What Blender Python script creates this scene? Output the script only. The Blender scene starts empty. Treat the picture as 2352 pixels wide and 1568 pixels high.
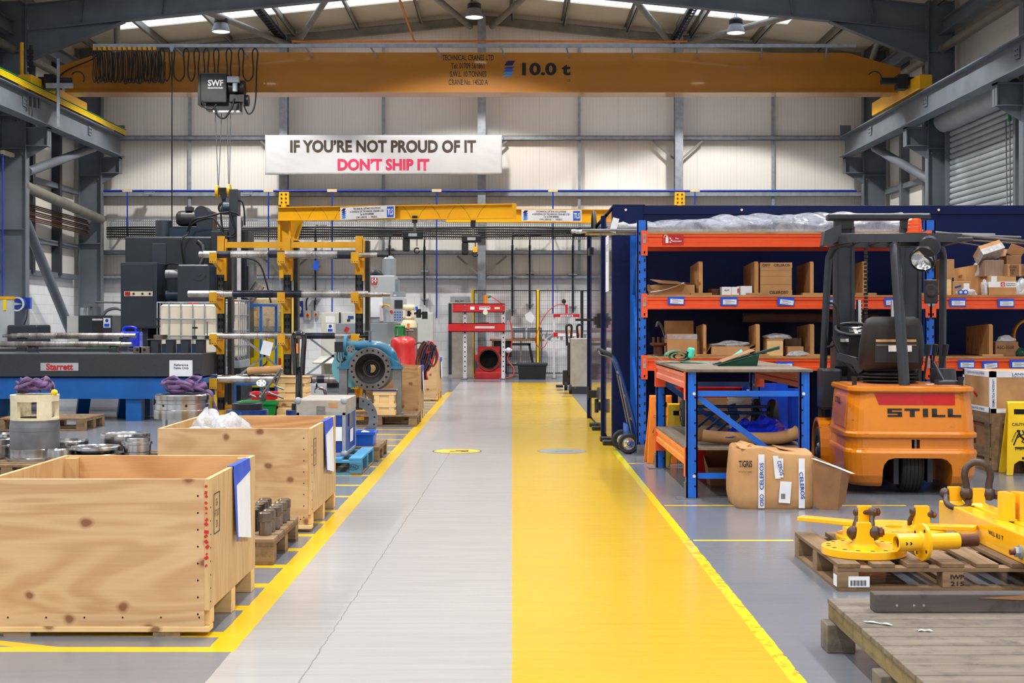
import bpy, bmesh, math, random
from mathutils import Vector, Matrix
random.seed(7)
sc = bpy.context.scene
COL = sc.collection
PI = math.pi
# ---------------------------------------------------------------- camera, world, exposure
cd = bpy.data.cameras.new('camera'); cam = bpy.data.objects.new('camera', cd); COL.objects.link(cam)
cam.location = (0, 0, 1.4); cam.rotation_euler = (PI/2, 0, 0)
cd.lens = 50; cd.sensor_width = 36; cd.shift_y = -46/2352; cd.clip_end = 200
sc.camera = cam
w = bpy.data.worlds.new('sky'); sc.world = w; w.use_nodes = True
w.node_tree.nodes['Background'].inputs[0].default_value = (.62, .74, .9, 1)
w.node_tree.nodes['Background'].inputs[1].default_value = .6
vs = sc.view_settings
vs.view_transform = 'Standard'; vs.look = 'None'; vs.exposure = 0.42; vs.gamma = 1; vs.use_curve_mapping = False
LAMP_POWER = 1020.0
LAMP_COLOR = (1, .968, .915)
SKYLIGHT = 1.6
F = 3266.7
def P(px, py, Y): return Vector(((px-1176)*Y/F, Y, 1.4-(py-738)*Y/F))
def X(px, Y): return (px-1176)*Y/F
def Z(py, Y): return 1.4-(py-738)*Y/F
# ---------------------------------------------------------------- materials
def lin(c): return tuple((v/255/12.92 if v/255 <= .04045 else ((v/255+.055)/1.055)**2.4) for v in c[:3])+(1,)
class NB:
    def __init__(s, name):
        s.m = bpy.data.materials.new(name); s.m.use_nodes = True
        s.t = s.m.node_tree; s.b = s.t.nodes['Principled BSDF']
    def n(s, typ, **kw):
        nd = s.t.nodes.new(typ)
        for k, v in kw.items():
            if k == 'i':
                for a, b in v.items():
                    if hasattr(b, 'is_output'): s.t.links.new(b, nd.inputs[a])
                    else: nd.inputs[a].default_value = b
            else: setattr(nd, k, v)
        return nd
    def coord(s, stretch=(1, 1, 1), rnd=True):
        tc = s.n('ShaderNodeTexCoord')
        mp = s.n('ShaderNodeMapping', i={0: tc.outputs['Object'], 3: stretch})
        if rnd:
            oi = s.n('ShaderNodeObjectInfo')
            ml = s.n('ShaderNodeMath', operation='MULTIPLY', i={0: oi.outputs['Random'], 1: 37.0})
            s.t.links.new(ml.outputs[0], mp.inputs[1])
        return mp.outputs[0]
    def noise(s, vec, scale, detail=4, rough=.55, dist=0):
        return s.n('ShaderNodeTexNoise', i={'Vector': vec, 'Scale': scale, 'Detail': detail, 'Roughness': rough, 'Distortion': dist}).outputs[0]
    def ramp(s, fac, stops):
        r = s.n('ShaderNodeValToRGB', i={0: fac}); e = r.color_ramp.elements
        while len(e) < len(stops): e.new(.5)
        for q, (p, c) in zip(e, stops): q.position = p; q.color = c if len(c) == 4 else lin(c)
        return r.outputs[0]
    def mix(s, fac, a, b, mode='MIX'):
        m = s.n('ShaderNodeMix', data_type='RGBA', blend_type=mode)
        for k, v in ((0, fac), (6, a), (7, b)):
            if hasattr(v, 'is_output'): s.t.links.new(v, m.inputs[k])
            else: m.inputs[k].default_value = v if k == 0 or len(v) == 4 else lin(v)
        return m.outputs[2]
    def math(s, op, a, b=0, c=0):
        return s.n('ShaderNodeMath', operation=op, i={0: a, 1: b, 2: c}).outputs[0]
    def put(s, **kw):
        for k, v in kw.items():
            k = {'col': 'Base Color', 'rough': 'Roughness', 'metal': 'Metallic', 'coat': 'Coat Weight', 'normal': 'Normal', 'trans': 'Transmission Weight', 'alpha': 'Alpha', 'ecol': 'Emission Color', 'es': 'Emission Strength', 'coatr': 'Coat Roughness', 'spec': 'Specular IOR Level', 'ior': 'IOR', 'sheen': 'Sheen Weight'}[k]
            if hasattr(v, 'is_output'): s.t.links.new(v, s.b.inputs[k])
            else: s.b.inputs[k].default_value = v
        return s
    def bump(s, h, strength, dist=.01):
        s.put(normal=s.n('ShaderNodeBump', i={'Height': h, 'Strength': strength, 'Distance': dist}).outputs[0])
def mat(name, col, rough=.5, metal=0, col2=None, scale=6, stretch=(1, 1, 1), mix=(.35, .68), bump=0, bscale=None, rvar=.12, coat=0, spots=None, sscale=18, sthr=.66, trans=0, emit=0, sstretch=None):
    b = NB(name); v = b.coord(stretch)
    c2 = lin(col2) if col2 else tuple(x*.8 for x in lin(col)[:3])+(1,)
    nz = b.noise(v, scale)
    c = b.ramp(nz, [(mix[0], lin(col)), (mix[1], c2)])
    if spots:
        sp = b.noise(b.coord(sstretch) if sstretch else v, sscale, 5, .65)
        f = b.ramp(sp, [(sthr, (0, 0, 0, 1)), (sthr+.04, (1, 1, 1, 1))])
        c = b.mix(f, c, lin(spots))
    b.put(col=c, metal=metal, coat=coat, trans=trans)
    if rvar: b.put(rough=b.n('ShaderNodeMapRange', i={0: nz, 3: max(.02, rough-rvar), 4: min(1, rough+rvar)}).outputs[0])
    else: b.put(rough=rough)
    if bump: b.bump(b.noise(v, bscale or scale*5), bump)
    if emit: b.put(ecol=lin(col), es=emit)
    return b.m
def ply(name, ax, light=(208, 176, 134), dark=(182, 142, 99), knots=True, contrast=1, old=0):
    """pine plywood: contour bands, fine streaks along axis AX, knots"""
    b = NB(name); st = [1.7, 1.7, 1.7]; st[ax] = .34
    v = b.coord(st)
    n1 = b.noise(v, 2.2, 3, .5, .6)
    band = b.math('SINE', b.math('MULTIPLY', n1, 40))
    band = b.n('ShaderNodeMapRange', i={0: band, 1: -1, 2: 1, 3: 0, 4: 1}).outputs[0]
    s2 = [60.0, 60.0, 60.0]; s2[ax] = 2.5
    fine = b.noise(b.coord(s2), 1.6, 3)
    big = b.noise(v, 1.4, 2)
    f = b.math('ADD', b.math('MULTIPLY', band, .34*contrast), b.math('ADD', b.math('MULTIPLY', fine, .34), b.math('MULTIPLY', big, .42)))
    c = b.ramp(f, [(.28, light), (.85, dark)])
    if knots:
        sv = b.n('ShaderNodeSeparateXYZ', i={0: b.coord()}); u2 = b.math('ADD', sv.outputs[0], sv.outputs[1])
        v2 = b.n('ShaderNodeCombineXYZ', i={0: b.math('MULTIPLY', u2, .8 if ax == 0 else 1), 1: sv.outputs[2]}).outputs[0]
        v2 = b.mix(.06, v2, b.n('ShaderNodeTexNoise', i={'Vector': v2, 'Scale': 6.0}).outputs[1])
        vo = b.n('ShaderNodeTexVoronoi', voronoi_dimensions='2D', i={'Vector': v2, 'Scale': 3.6, 'Randomness': 1.0})
        k = b.ramp(vo.outputs['Distance'], [(.045, (1, 1, 1, 1)), (.065, (.5, .5, .5, 1)), (.1, (0, 0, 0, 1))])
        c = b.mix(b.math('MULTIPLY', k, .85), c, (116, 64, 30))
    if old:
        d = b.noise(b.coord((3, 3, 3)), 3, 6, .7)
        c = b.mix(b.ramp(d, [(.55, (0, 0, 0, 1)), (.75, (old, old, old, 1))]), c, (60, 50, 40))
    b.put(col=c, rough=.62); b.bump(fine, .08, .003)
    return b.m
def wood(name, ax, light, dark, scale=1, dirt=(50, 42, 34), dthr=.56):
    b = NB(name); st = [15.0, 15.0, 15.0]; st[ax] = .9
    v = b.coord(st); n = b.noise(v, scale, 5, .65, .3)
    c = b.ramp(n, [(.3, light), (.72, dark)])
    d = b.noise(b.coord((2, 2, 2)), 4, 6, .7)
    c = b.mix(b.ramp(d, [(dthr, (0, 0, 0, 1)), (dthr+.22, (.8, .8, .8, 1))]), c, dirt)
    b.put(col=c, rough=.8); b.bump(n, .35, .004)
    return b.m
def steel(name, col=(198, 196, 192), rough=.26, bands=None, dark=(120, 112, 104)):
    """turned bright steel; BANDS: axis along which rings of tarnish vary"""
    b = NB(name); st = [3.0, 3.0, 3.0]
    if bands is not None: st = [.02, .02, .02]; st[bands] = 7
    n = b.noise(b.coord(st), 1.0, 2, .5)
    c = b.ramp(n, [(.44, col), (.68, dark)])
    f = [1.5, 1.5, 1.5]
    if bands is not None: f[bands] = 24
    fn = b.noise(b.coord(f), 1.0, 1)
    b.put(col=c, metal=1, rough=b.n('ShaderNodeMapRange', i={0: fn, 3: rough-.07, 4: rough+.09}).outputs[0]); b.bump(fn, .012, .001)
    return b.m
def glassy(name, col, rough=.1, alpha=.35, metal=0, bs=.9, sc_=14):
    b = NB(name); n = b.noise(b.coord((sc_,)*3), 1.6, 5, .7, 1.0)
    a = b.n('ShaderNodeMapRange', i={0: n, 1: .35, 2: .7, 3: alpha, 4: min(1, alpha+.45)}).outputs[0]
    b.put(col=lin(col), rough=rough, alpha=a, metal=metal, coat=.6); b.bump(n, bs, .02)
    return b.m
M = {}
def mk():
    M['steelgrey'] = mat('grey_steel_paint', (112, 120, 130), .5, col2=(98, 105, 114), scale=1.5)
    M['galv'] = mat('galvanised_steel', (160, 167, 176), .45, .2, col2=(138, 145, 154), scale=9)
    M['purlin'] = mat('purlin_steel', (142, 138, 128), .5, .2, col2=(120, 116, 106), scale=3)
    M['creamroof'] = mat('cream_roof_sheet', (222, 214, 190), .6, col2=(210, 200, 175), scale=1.2)
    M['crane'] = mat('crane_yellow_in_shade', (176, 112, 2), .45, col2=(168, 104, 1), scale=.8, coat=.3)  # girder's shade is put into this yellow; the paint itself is brighter
    M['jib'] = mat('jib_yellow_paint', (246, 186, 12), .42, col2=(238, 174, 4), scale=1.2, coat=.2)
    M['gear'] = mat('lifting_gear_yellow_paint', (250, 190, 4), .3, col2=(244, 178, 0), scale=2, coat=.5, spots=(120, 80, 20), sscale=34, sthr=.73)
    M['rackyellow'] = mat('rack_yellow_paint', (226, 166, 20), .45, col2=(205, 146, 14), scale=3, spots=(150, 110, 40), sscale=30, sthr=.7)
    M['black'] = mat('black_paint', (24, 25, 28), .42, col2=(34, 35, 38), scale=5)
    M['blackgloss'] = mat('black_gloss_paint', (14, 14, 16), .12, col2=(20, 20, 22), scale=4, coat=.8, rvar=.05)
    M['rubber'] = mat('black_rubber', (28, 28, 30), .75, col2=(42, 41, 40), scale=12, bump=.2)
    M['cable'] = mat('black_cable', (20, 19, 20), .5, scale=3)
    M['charcoal'] = mat('charcoal_machine_paint', (43, 49, 57), .42, col2=(36, 41, 48), scale=2, spots=(84, 88, 92), sscale=16, sthr=.74)
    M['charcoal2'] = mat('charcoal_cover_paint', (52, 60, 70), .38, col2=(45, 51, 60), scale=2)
    M['forkgrey'] = mat('anthracite_frame_paint', (50, 55, 62), .36, col2=(40, 44, 50), scale=4, spots=(90, 92, 96), sscale=40, sthr=.74)
    M['navy'] = mat('navy_gloss_paint', (8, 24, 74), .16, col2=(6, 18, 58), scale=1.1, coat=.7, rvar=.06)
    M['navymatt'] = mat('navy_paint', (4, 20, 70), .45, col2=(3, 15, 54), scale=1.1, rvar=.06); M['navymatt'].node_tree.nodes['Principled BSDF'].inputs['Specular IOR Level'].default_value = .22
    M['blue'] = mat('rack_blue_paint', (2, 102, 214), .36, col2=(1, 88, 190), scale=3, coat=.3, spots=(80, 110, 150), sscale=28, sthr=.74)
    M['tableblue'] = mat('table_blue_paint', (6, 96, 176), .42, col2=(4, 82, 156), scale=2, spots=(90, 90, 110), sscale=9, sthr=.75)
    M['darkblue'] = mat('dark_blue_paint', (22, 62, 128), .35, col2=(16, 48, 104), scale=4, coat=.3)
    M['orange'] = mat('rack_orange_paint', (242, 88, 30), .38, col2=(232, 76, 24), scale=2, coat=.3)
    M['oldorange'] = mat('worn_orange_paint', (214, 120, 96), .5, col2=(196, 96, 72), scale=3, stretch=(1, .3, 6), spots=(230, 190, 170), sscale=12, sthr=.64)
    M['brightorange'] = mat('bright_orange_paint', (240, 138, 40), .42, col2=(228, 122, 30), scale=3, spots=(200, 160, 110), sscale=14, sthr=.7)
    M['fork'] = mat('forklift_orange_paint', (220, 130, 0), .32, col2=(208, 116, 0), scale=1.5, coat=.5, spots=(120, 70, 36), sscale=6, sthr=.665, sstretch=(1.5, 1.5, 9))
    M['forkdeck'] = mat('scuffed_orange_deck', (206, 120, 60), .5, col2=(170, 96, 56), scale=6, spots=(110, 80, 64), sscale=22, sthr=.66)
    M['red'] = mat('red_paint', (206, 28, 36), .36, col2=(186, 20, 28), scale=3, coat=.3)
    M['deepred'] = mat('deep_red_band', (190, 12, 22), .28, col2=(172, 8, 18), scale=3, coat=.4)
    M['gasred'] = mat('gas_cylinder_red', (214, 50, 50), .34, col2=(200, 40, 42), scale=5, coat=.3, spots=(170, 120, 110), sscale=22, sthr=.74)
    M['green'] = mat('green_plastic', (4, 140, 62), .35, col2=(2, 124, 52), scale=4)
    M['darkgreen'] = mat('dark_green_plastic', (8, 66, 50), .4, col2=(6, 54, 42), scale=4)
    M['mint'] = mat('mint_green_paper', (70, 206, 176), .6, col2=(50, 190, 160), scale=4)
    M['teal'] = mat('teal_green_paper', (8, 130, 104), .6, col2=(4, 112, 90), scale=4)
    M['binblue'] = mat('blue_plastic', (30, 96, 206), .34, col2=(22, 82, 186), scale=4)
    M['sheetblue'] = mat('blue_plastic_sheet', (0, 44, 214), .22, col2=(0, 34, 190), scale=5, coat=.5)
    M['plasticblue'] = mat('royal_blue_plastic', (0, 70, 206), .36, col2=(0, 58, 180), scale=4)
    M['card'] = mat('brown_cardboard', (190, 146, 98), .75, col2=(174, 128, 82), scale=4, bump=.06, bscale=60)
    M['carddark'] = mat('dark_cardboard', (150, 108, 72), .78, col2=(132, 94, 62), scale=5, bump=.06, bscale=60)
    M['cardgrey'] = mat('grey_brown_cardboard', (146, 122, 106), .78, col2=(132, 108, 92), scale=3, stretch=(20, 20, .5))
    M['white'] = mat('white_paper', (232, 234, 238), .6, col2=(220, 222, 228), scale=5)
    M['banner'] = mat('banner_vinyl', (204, 204, 206), .55, col2=(198, 198, 202), scale=2)
    M['whitep'] = mat('white_painted_steel', (216, 214, 216), .45, col2=(198, 194, 196), scale=6, spots=(140, 128, 122), sscale=30, sthr=.72)
    M['ivory'] = mat('ivory_plastic', (236, 226, 200), .4, col2=(226, 214, 184), scale=3)
    M['tote'] = mat('milky_white_plastic', (238, 228, 208), .4, col2=(228, 214, 188), scale=1.5, trans=.1)
    M['haas'] = mat('light_grey_machine_paint', (176, 182, 186), .42, col2=(162, 168, 172), scale=2)
    M['haasd'] = mat('mid_grey_machine_paint', (138, 146, 152), .42, col2=(124, 132, 138), scale=2)
    M['cab'] = mat('pale_grey_cabinet_paint', (200, 202, 196), .45, col2=(188, 190, 184), scale=2)
    M['steelcab'] = mat('dull_steel_sheet', (178, 172, 162), .45, .3, col2=(158, 152, 142), scale=5, spots=(120, 112, 104), sscale=40, sthr=.72)
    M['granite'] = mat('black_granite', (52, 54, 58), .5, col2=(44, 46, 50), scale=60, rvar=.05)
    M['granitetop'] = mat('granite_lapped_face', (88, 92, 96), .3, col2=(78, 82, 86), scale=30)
    M['steel'] = steel('machined_steel')
    M['shaft'] = steel('turned_shaft_steel', (196, 191, 185), .26, 0, (146, 136, 128))
    M['shaftdark'] = steel('blued_shaft_steel', (66, 68, 76), .3, 0, (44, 44, 50))
    M['ringsteel'] = steel('turned_ring_steel', (200, 200, 200), .2, 2, (150, 146, 142))
    M['caststeel'] = mat('grey_cast_steel', (124, 122, 120), .48, .75, col2=(98, 94, 92), scale=5, spots=(80, 66, 54), sscale=14, sthr=.7)
    M['mill'] = mat('mill_steel', (140, 142, 146), .45, .7, col2=(112, 114, 118), scale=4)
    M['boltsteel'] = mat('dark_machined_steel', (132, 120, 112), .3, .9, col2=(102, 92, 86), scale=8)
    M['rust'] = mat('rusty_steel', (112, 66, 46), .6, .5, col2=(82, 52, 42), scale=9, bump=.2)
    M['shackle'] = mat('weathered_dark_steel', (84, 74, 72), .48, .6, col2=(70, 52, 44), scale=8, bump=.1)
    M['castcream'] = mat('cream_casting_primer', (230, 218, 186), .6, col2=(218, 204, 168), scale=8, bump=.5, bscale=18)
    M['pumpblue'] = mat('blue_casting_paint', (44, 116, 148), .36, col2=(34, 98, 128), scale=3, coat=.3, spots=(120, 130, 130), sscale=14, sthr=.72)
    M['pumplight'] = mat('pale_turquoise_paint', (124, 198, 206), .4, col2=(108, 184, 192), scale=2)
    M['purple'] = mat('violet_webbing', (112, 84, 128), .85, col2=(84, 62, 98), scale=9, stretch=(1, 1, 8), bump=.2)
    M['sheet'] = glassy('clear_plastic_wrap', (226, 228, 234), .12, .42)
    M['foil'] = glassy('bubble_wrap', (226, 229, 236), .14, .5, .1)
    M['filmgrey'] = glassy('polythene_dust_sheet', (186, 190, 202), .16, .34, 0, .28, 4)
    M['glass'] = glassy('clear_screen', (206, 202, 190), .08, .16)
    M['blackfab'] = mat('black_vinyl', (34, 33, 35), .5, col2=(44, 43, 44), scale=8, bump=.1)
    M['chrome'] = mat('chrome', (214, 214, 216), .12, 1, scale=4, rvar=.03)
    M['ink'] = mat('black_print', (16, 15, 15), .6, rvar=0)
    M['brownink'] = mat('dark_brown_print', (66, 52, 42), .6, rvar=0)
    M['pinkink'] = mat('crimson_print', (222, 48, 92), .6, rvar=0)
    M['redink'] = mat('red_print', (196, 28, 32), .6, rvar=0)
    M['blueink'] = mat('blue_print', (28, 62, 150), .6, rvar=0)
    M['whiteink'] = mat('white_print', (236, 238, 240), .5, rvar=0)
    M['greyink'] = mat('grey_print', (120, 122, 128), .6, rvar=0)
    M['tape'] = mat('blue_tape', (24, 84, 214), .5, col2=(16, 70, 190), scale=6)
    M['signyellow'] = mat('yellow_plastic_sign', (248, 206, 0), .36, col2=(238, 192, 0), scale=3, coat=.2)
    M['cabyellow'] = mat('yellow_cabinet_paint', (238, 202, 6), .4, col2=(228, 188, 0), scale=2)
    M['plyx'] = ply('plywood_grain_across', 0)
    M['plyy'] = ply('plywood_grain_upright', 2, (208, 175, 126), (178, 137, 88), knots=False, contrast=.7)
    M['plyin'] = ply('plywood_inner_face', 0, (214, 172, 120), (178, 130, 82), knots=False)
    M['plyold'] = ply('weathered_plywood', 0, (196, 154, 104), (164, 118, 72), knots=True, old=.35)
    M['board'] = ply('shelf_board', 0, (196, 148, 92), (156, 108, 62), knots=False, old=.2)
    M['divider'] = ply('divider_ply', 2, (206, 156, 98), (162, 112, 62), knots=True, contrast=.8)
    M['pine'] = ply('pale_pine', 0, (232, 198, 142), (206, 164, 106), knots=True, contrast=.5)
    M['palx'] = wood('pallet_wood_across', 0, (150, 124, 92), (104, 80, 56))
    M['paly'] = wood('pallet_wood_lengthwise', 1, (140, 112, 80), (96, 74, 52))
    M['palblue'] = wood('blue_pallet_wood', 0, (70, 140, 176), (46, 104, 136), dirt=(60, 76, 80), dthr=.6)
    M['palbluet'] = wood('bright_blue_pallet_top', 0, (74, 152, 202), (54, 124, 170), dirt=(70, 90, 96), dthr=.68)
    M['palold'] = wood('grey_weathered_wood', 0, (128, 118, 106), (88, 78, 68), dirt=(56, 50, 46), dthr=.5)
    M['palside'] = wood('greenish_weathered_wood', 1, (142, 128, 88), (92, 80, 54), dirt=(56, 46, 34), dthr=.52)
    M['timber'] = wood('blackened_timber', 0, (92, 84, 82), (62, 56, 56), dirt=(36, 32, 32), dthr=.5)
    M['darkwood'] = wood('dark_stained_tube', 0, (92, 58, 44), (64, 40, 32), dirt=(40, 26, 22))
    M['benchtop'] = wood('scuffed_bench_board', 1, (126, 112, 98), (98, 86, 74), dirt=(66, 58, 52), dthr=.52)
    M['hook'] = mat('amber_beacon_plastic', (255, 96, 14), .15, col2=(240, 74, 4), scale=5, coat=.5, trans=.2)
    M['copper'] = mat('orange_gas_pipe', (214, 120, 40), .5, scale=3)
    M['airblue'] = mat('blue_air_pipe', (24, 66, 190), .4, scale=3)
    M['reel'] = mat('reel_blue_plastic', (20, 70, 180), .4, scale=3)
    M['cylgas'] = mat('brown_grey_cylinder', (120, 108, 98), .5, col2=(96, 86, 78), scale=6)
    M['cream'] = mat('cream_paint', (228, 212, 178), .5, col2=(214, 196, 160), scale=8, spots=(150, 120, 90), sscale=26, sthr=.7)
    M['caseblue'] = mat('flight_case_blue', (12, 64, 150), .4, col2=(8, 52, 128), scale=3, spots=(150, 170, 190), sscale=12, sthr=.76)
    M['forkdeckink'] = mat('faded_print', (176, 110, 60), .6, rvar=0)
    M['castbore'] = mat('dark_cast_bore', (84, 84, 84), .5, .6, col2=(64, 62, 60), scale=7)
    M['millteal'] = mat('dark_teal_paint', (24, 50, 68), .4, col2=(18, 40, 56), scale=3)
    M['hole'] = mat('dark_recess', (10, 10, 11), .9, rvar=0)
    M['lens'] = mat('lit_lamp_lens', (255, 246, 226), .4, emit=9, rvar=0)
    M['sky'] = mat('translucent_skylight', (214, 226, 244), .5, emit=SKYLIGHT, rvar=0)
mk()
# ---------------------------------------------------------------- mesh builder
def frame(d):
    d = Vector(d).normalized(); u = Vector((0, 0, 1)) if abs(d.z) < .95 else Vector((0, 1, 0))
    a = u.cross(d).normalized(); return a, d.cross(a).normalized(), d
class MB:
    def __init__(s): s.v = []; s.f = []; s.mi = []; s.sm = []; s.cur = 0
    def slot(s, i): s.cur = i; return s
    def add(s, vs, fs, smooth=False):
        o = len(s.v); s.v += [Vector(p) for p in vs]
        for f in fs: s.f.append([o+i for i in f]); s.mi.append(s.cur); s.sm.append(smooth)
        return s
    def b(s, x0, x1, y0, y1, z0, z1):
        return s.add([(x, y, z) for z in (z0, z1) for y in (y0, y1) for x in (x0, x1)], [(0, 2, 3, 1), (4, 5, 7, 6), (0, 1, 5, 4), (2, 6, 7, 3), (0, 4, 6, 2), (1, 3, 7, 5)])
    def box(s, c, d, rot=(0, 0, 0)):
        from mathutils import Euler
        R = Euler(rot).to_matrix(); c = Vector(c)
        return s.add([c+R@Vector((x*d[0]/2, y*d[1]/2, z*d[2]/2)) for z in (-1, 1) for y in (-1, 1) for x in (-1, 1)], [(0, 2, 3, 1), (4, 5, 7, 6), (0, 1, 5, 4), (2, 6, 7, 3), (0, 4, 6, 2), (1, 3, 7, 5)])
    def bar(s, p, q, w, h, up=None):
        p, q = Vector(p), Vector(q); d = (q-p).normalized()
        a, b_, _ = frame(d) if up is None else (Vector(up).cross(d).normalized(), d.cross(Vector(up).cross(d)).normalized(), d)
        vs = [pp+a*(w/2*i)+b_*(h/2*j) for pp in (p, q) for j in (-1, 1) for i in (-1, 1)]
        return s.add(vs, [(0, 2, 3, 1), (4, 5, 7, 6), (0, 1, 5, 4), (2, 6, 7, 3), (0, 4, 6, 2), (1, 3, 7, 5)])
    def ib(s, p, q, w, h, tf=.02, tw=.014, up=(0, 0, 1)):
        up = Vector(up); s.bar(p, q, tw, h-2*tf+.002, up); o = up*(h/2-tf/2)
        s.bar(Vector(p)+o, Vector(q)+o, w, tf, up); return s.bar(Vector(p)-o, Vector(q)-o, w, tf, up)
    def cyl(s, p, q, r, r1=None, n=20, caps=True, smooth=True):
        r1 = r if r1 is None else r1; p, q = Vector(p), Vector(q); a, b_, _ = frame(q-p)
        A = [p+a*(r*math.cos(2*PI*i/n))+b_*(r*math.sin(2*PI*i/n)) for i in range(n)]
        B = [q+a*(r1*math.cos(2*PI*i/n))+b_*(r1*math.sin(2*PI*i/n)) for i in range(n)]
        s.add(A+B, [(i, (i+1) % n, n+(i+1) % n, n+i) for i in range(n)], smooth)
        if caps:
            if r > 0: s.add(A, [tuple(range(n-1, -1, -1))])
            if r1 > 0: s.add(B, [tuple(range(n))])
        return s
    def lathe(s, o, ax, prof, n=32, sharp=True):
        """PROF: [(radius, distance along ax)], each segment its own band so edges stay crisp"""
        o = Vector(o); a, b_, d = frame(ax)
        def ring(r, h): return [o+d*h+a*(r*math.cos(2*PI*i/n))+b_*(r*math.sin(2*PI*i/n)) for i in range(n)]
        if sharp:
            for (r0, h0), (r1, h1) in zip(prof, prof[1:]):
                s.add(ring(r0, h0)+ring(r1, h1), [(i, (i+1) % n, n+(i+1) % n, n+i) for i in range(n)], True)
        else:
            vs = []; fs = []
            for r, h in prof: vs += ring(r, h)
            for k in range(len(prof)-1): fs += [(k*n+i, k*n+(i+1) % n, (k+1)*n+(i+1) % n, (k+1)*n+i) for i in range(n)]
            s.add(vs, fs, True)
        return s
    def disc(s, o, ax, r, n=24):
        o = Vector(o); a, b_, d = frame(ax)
        return s.add([o+a*(r*math.cos(2*PI*i/n))+b_*(r*math.sin(2*PI*i/n)) for i in range(n)], [tuple(range(n))])
    def tube(s, pts, r, n=8, closed=False):
        pts = [Vector(p) for p in pts]; m = len(pts); rs = []
        d0 = (pts[1]-pts[0]).normalized(); a, b_, _ = frame(d0); vs = []
        for k in range(m):
            if closed: d = pts[(k+1) % m]-pts[k-1]
            else: d = pts[min(k+1, m-1)]-pts[max(k-1, 0)]
            d.normalize(); a = (a-d*a.dot(d)); a = a.normalized() if a.length > 1e-6 else frame(d)[0]; b_ = d.cross(a)
            rr = r[k] if isinstance(r, (list, tuple)) else r
            vs += [pts[k]+a*(rr*math.cos(2*PI*i/n))+b_*(rr*math.sin(2*PI*i/n)) for i in range(n)]
        fs = [(k*n+i, k*n+(i+1) % n, ((k+1) % m)*n+(i+1) % n, ((k+1) % m)*n+i) for k in range(m if closed else m-1) for i in range(n)]
        s.add(vs, fs, True)
        if not closed: s.add(vs[:n], [tuple(range(n-1, -1, -1))]); s.add(vs[-n:], [tuple(range(n))])
        return s
    def prism(s, pts, o, u, v, d, inner=None):
        """polygon PTS (2D) in the plane o+u,v, extruded by vector d; INNER: same count of points, cut as a hole"""
        o, u, v, d = Vector(o), Vector(u), Vector(v), Vector(d); n = len(pts)
        A = [o+u*x+v*y for x, y in pts]; B = [p+d for p in A]
        s.add(A+B, [(i, (i+1) % n, n+(i+1) % n, n+i) for i in range(n)])
        if inner is None: s.add(A, [tuple(range(n-1, -1, -1))]); s.add(B, [tuple(range(n))])
        else:
            C = [o+u*x+v*y for x, y in inner]; D = [p+d for p in C]
            s.add(C+D, [(n+i, n+(i+1) % n, (i+1) % n, i) for i in range(n)])
            s.add(A+C, [(i, n+i, n+(i+1) % n, (i+1) % n) for i in range(n)])
            s.add(B+D, [(i, (i+1) % n, n+(i+1) % n, n+i) for i in range(n)])
        return s
    def ell(s, c, r, n=16, m=10):
        c = Vector(c); vs = [c+Vector((r[0]*math.sin(PI*j/m)*math.cos(2*PI*i/n), r[1]*math.sin(PI*j/m)*math.sin(2*PI*i/n), r[2]*math.cos(PI*j/m))) for j in range(m+1) for i in range(n)]
        return s.add(vs, [(j*n+i, (j+1)*n+i, (j+1)*n+(i+1) % n, j*n+(i+1) % n) for j in range(m) for i in range(n)], True)
    def surf(s, fn, nu, nv, smooth=True, closed_u=False):
        vs = [fn(i/(nu if closed_u else nu-1), j/(nv-1)) for j in range(nv) for i in range(nu)]
        k = nu if closed_u else nu-1
        return s.add(vs, [(j*nu+i, j*nu+(i+1) % nu, (j+1)*nu+(i+1) % nu, (j+1)*nu+i) for j in range(nv-1) for i in range(k)], smooth)
    def loft(s, rings, smooth=False, caps=True):
        n = len(rings[0]); vs = [p for r in rings for p in r]
        s.add(vs, [(k*n+i, k*n+(i+1) % n, (k+1)*n+(i+1) % n, (k+1)*n+i) for k in range(len(rings)-1) for i in range(n)], smooth)
        if caps: s.add(rings[0], [tuple(range(n-1, -1, -1))]); s.add(rings[-1], [tuple(range(n))])
        return s
    def build(s, name, m, parent=None, bevel=0, seg=2, thick=0, fix=True):
        me = bpy.data.meshes.new(name); me.from_pydata(s.v, [], s.f)
        for x in (m if isinstance(m, (list, tuple)) else [m]): me.materials.append(M[x] if isinstance(x, str) else x)
        me.polygons.foreach_set('material_index', s.mi); me.polygons.foreach_set('use_smooth', s.sm)
        if fix:
            bm = bmesh.new(); bm.from_mesh(me); bmesh.ops.recalc_face_normals(bm, faces=bm.faces); bm.to_mesh(me); bm.free()
        o = bpy.data.objects.new(name, me); COL.objects.link(o)
        if parent is not None: o.parent = parent
        if thick:
            md = o.modifiers.new('solid', 'SOLIDIFY'); md.thickness = thick; md.offset = 0
        if bevel:
            md = o.modifiers.new('edge', 'BEVEL'); md.width = bevel; md.segments = seg; md.limit_method = 'ANGLE'; md.angle_limit = .7
        return o
    def one(s, name, label, cat, m, loc=(0, 0, 0), rz=0, group=None, **kw):
        o = s.build(name, m, **kw); o.location = loc; o.rotation_euler = (0, 0, rz)
        o['label'] = label; o['category'] = cat
        if group: o['group'] = group
        return o
    def st(s, name, m, **kw):
        o = s.build(name, m, **kw); o['kind'] = 'structure'; return o
def T(name, label, cat, loc=(0, 0, 0), rz=0, group=None):
    o = bpy.data.objects.new(name, None); COL.objects.link(o); o.empty_display_size = .1
    o.location = loc; o.rotation_euler = (0, 0, rz); o['label'] = label; o['category'] = cat
    if group: o['group'] = group
    return o
def copy_tree(o, parent=None):
    c = o.copy(); COL.objects.link(c)
    if parent is not None: c.parent = parent
    for ch in list(o.children): copy_tree(ch, c)
    return c
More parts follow.
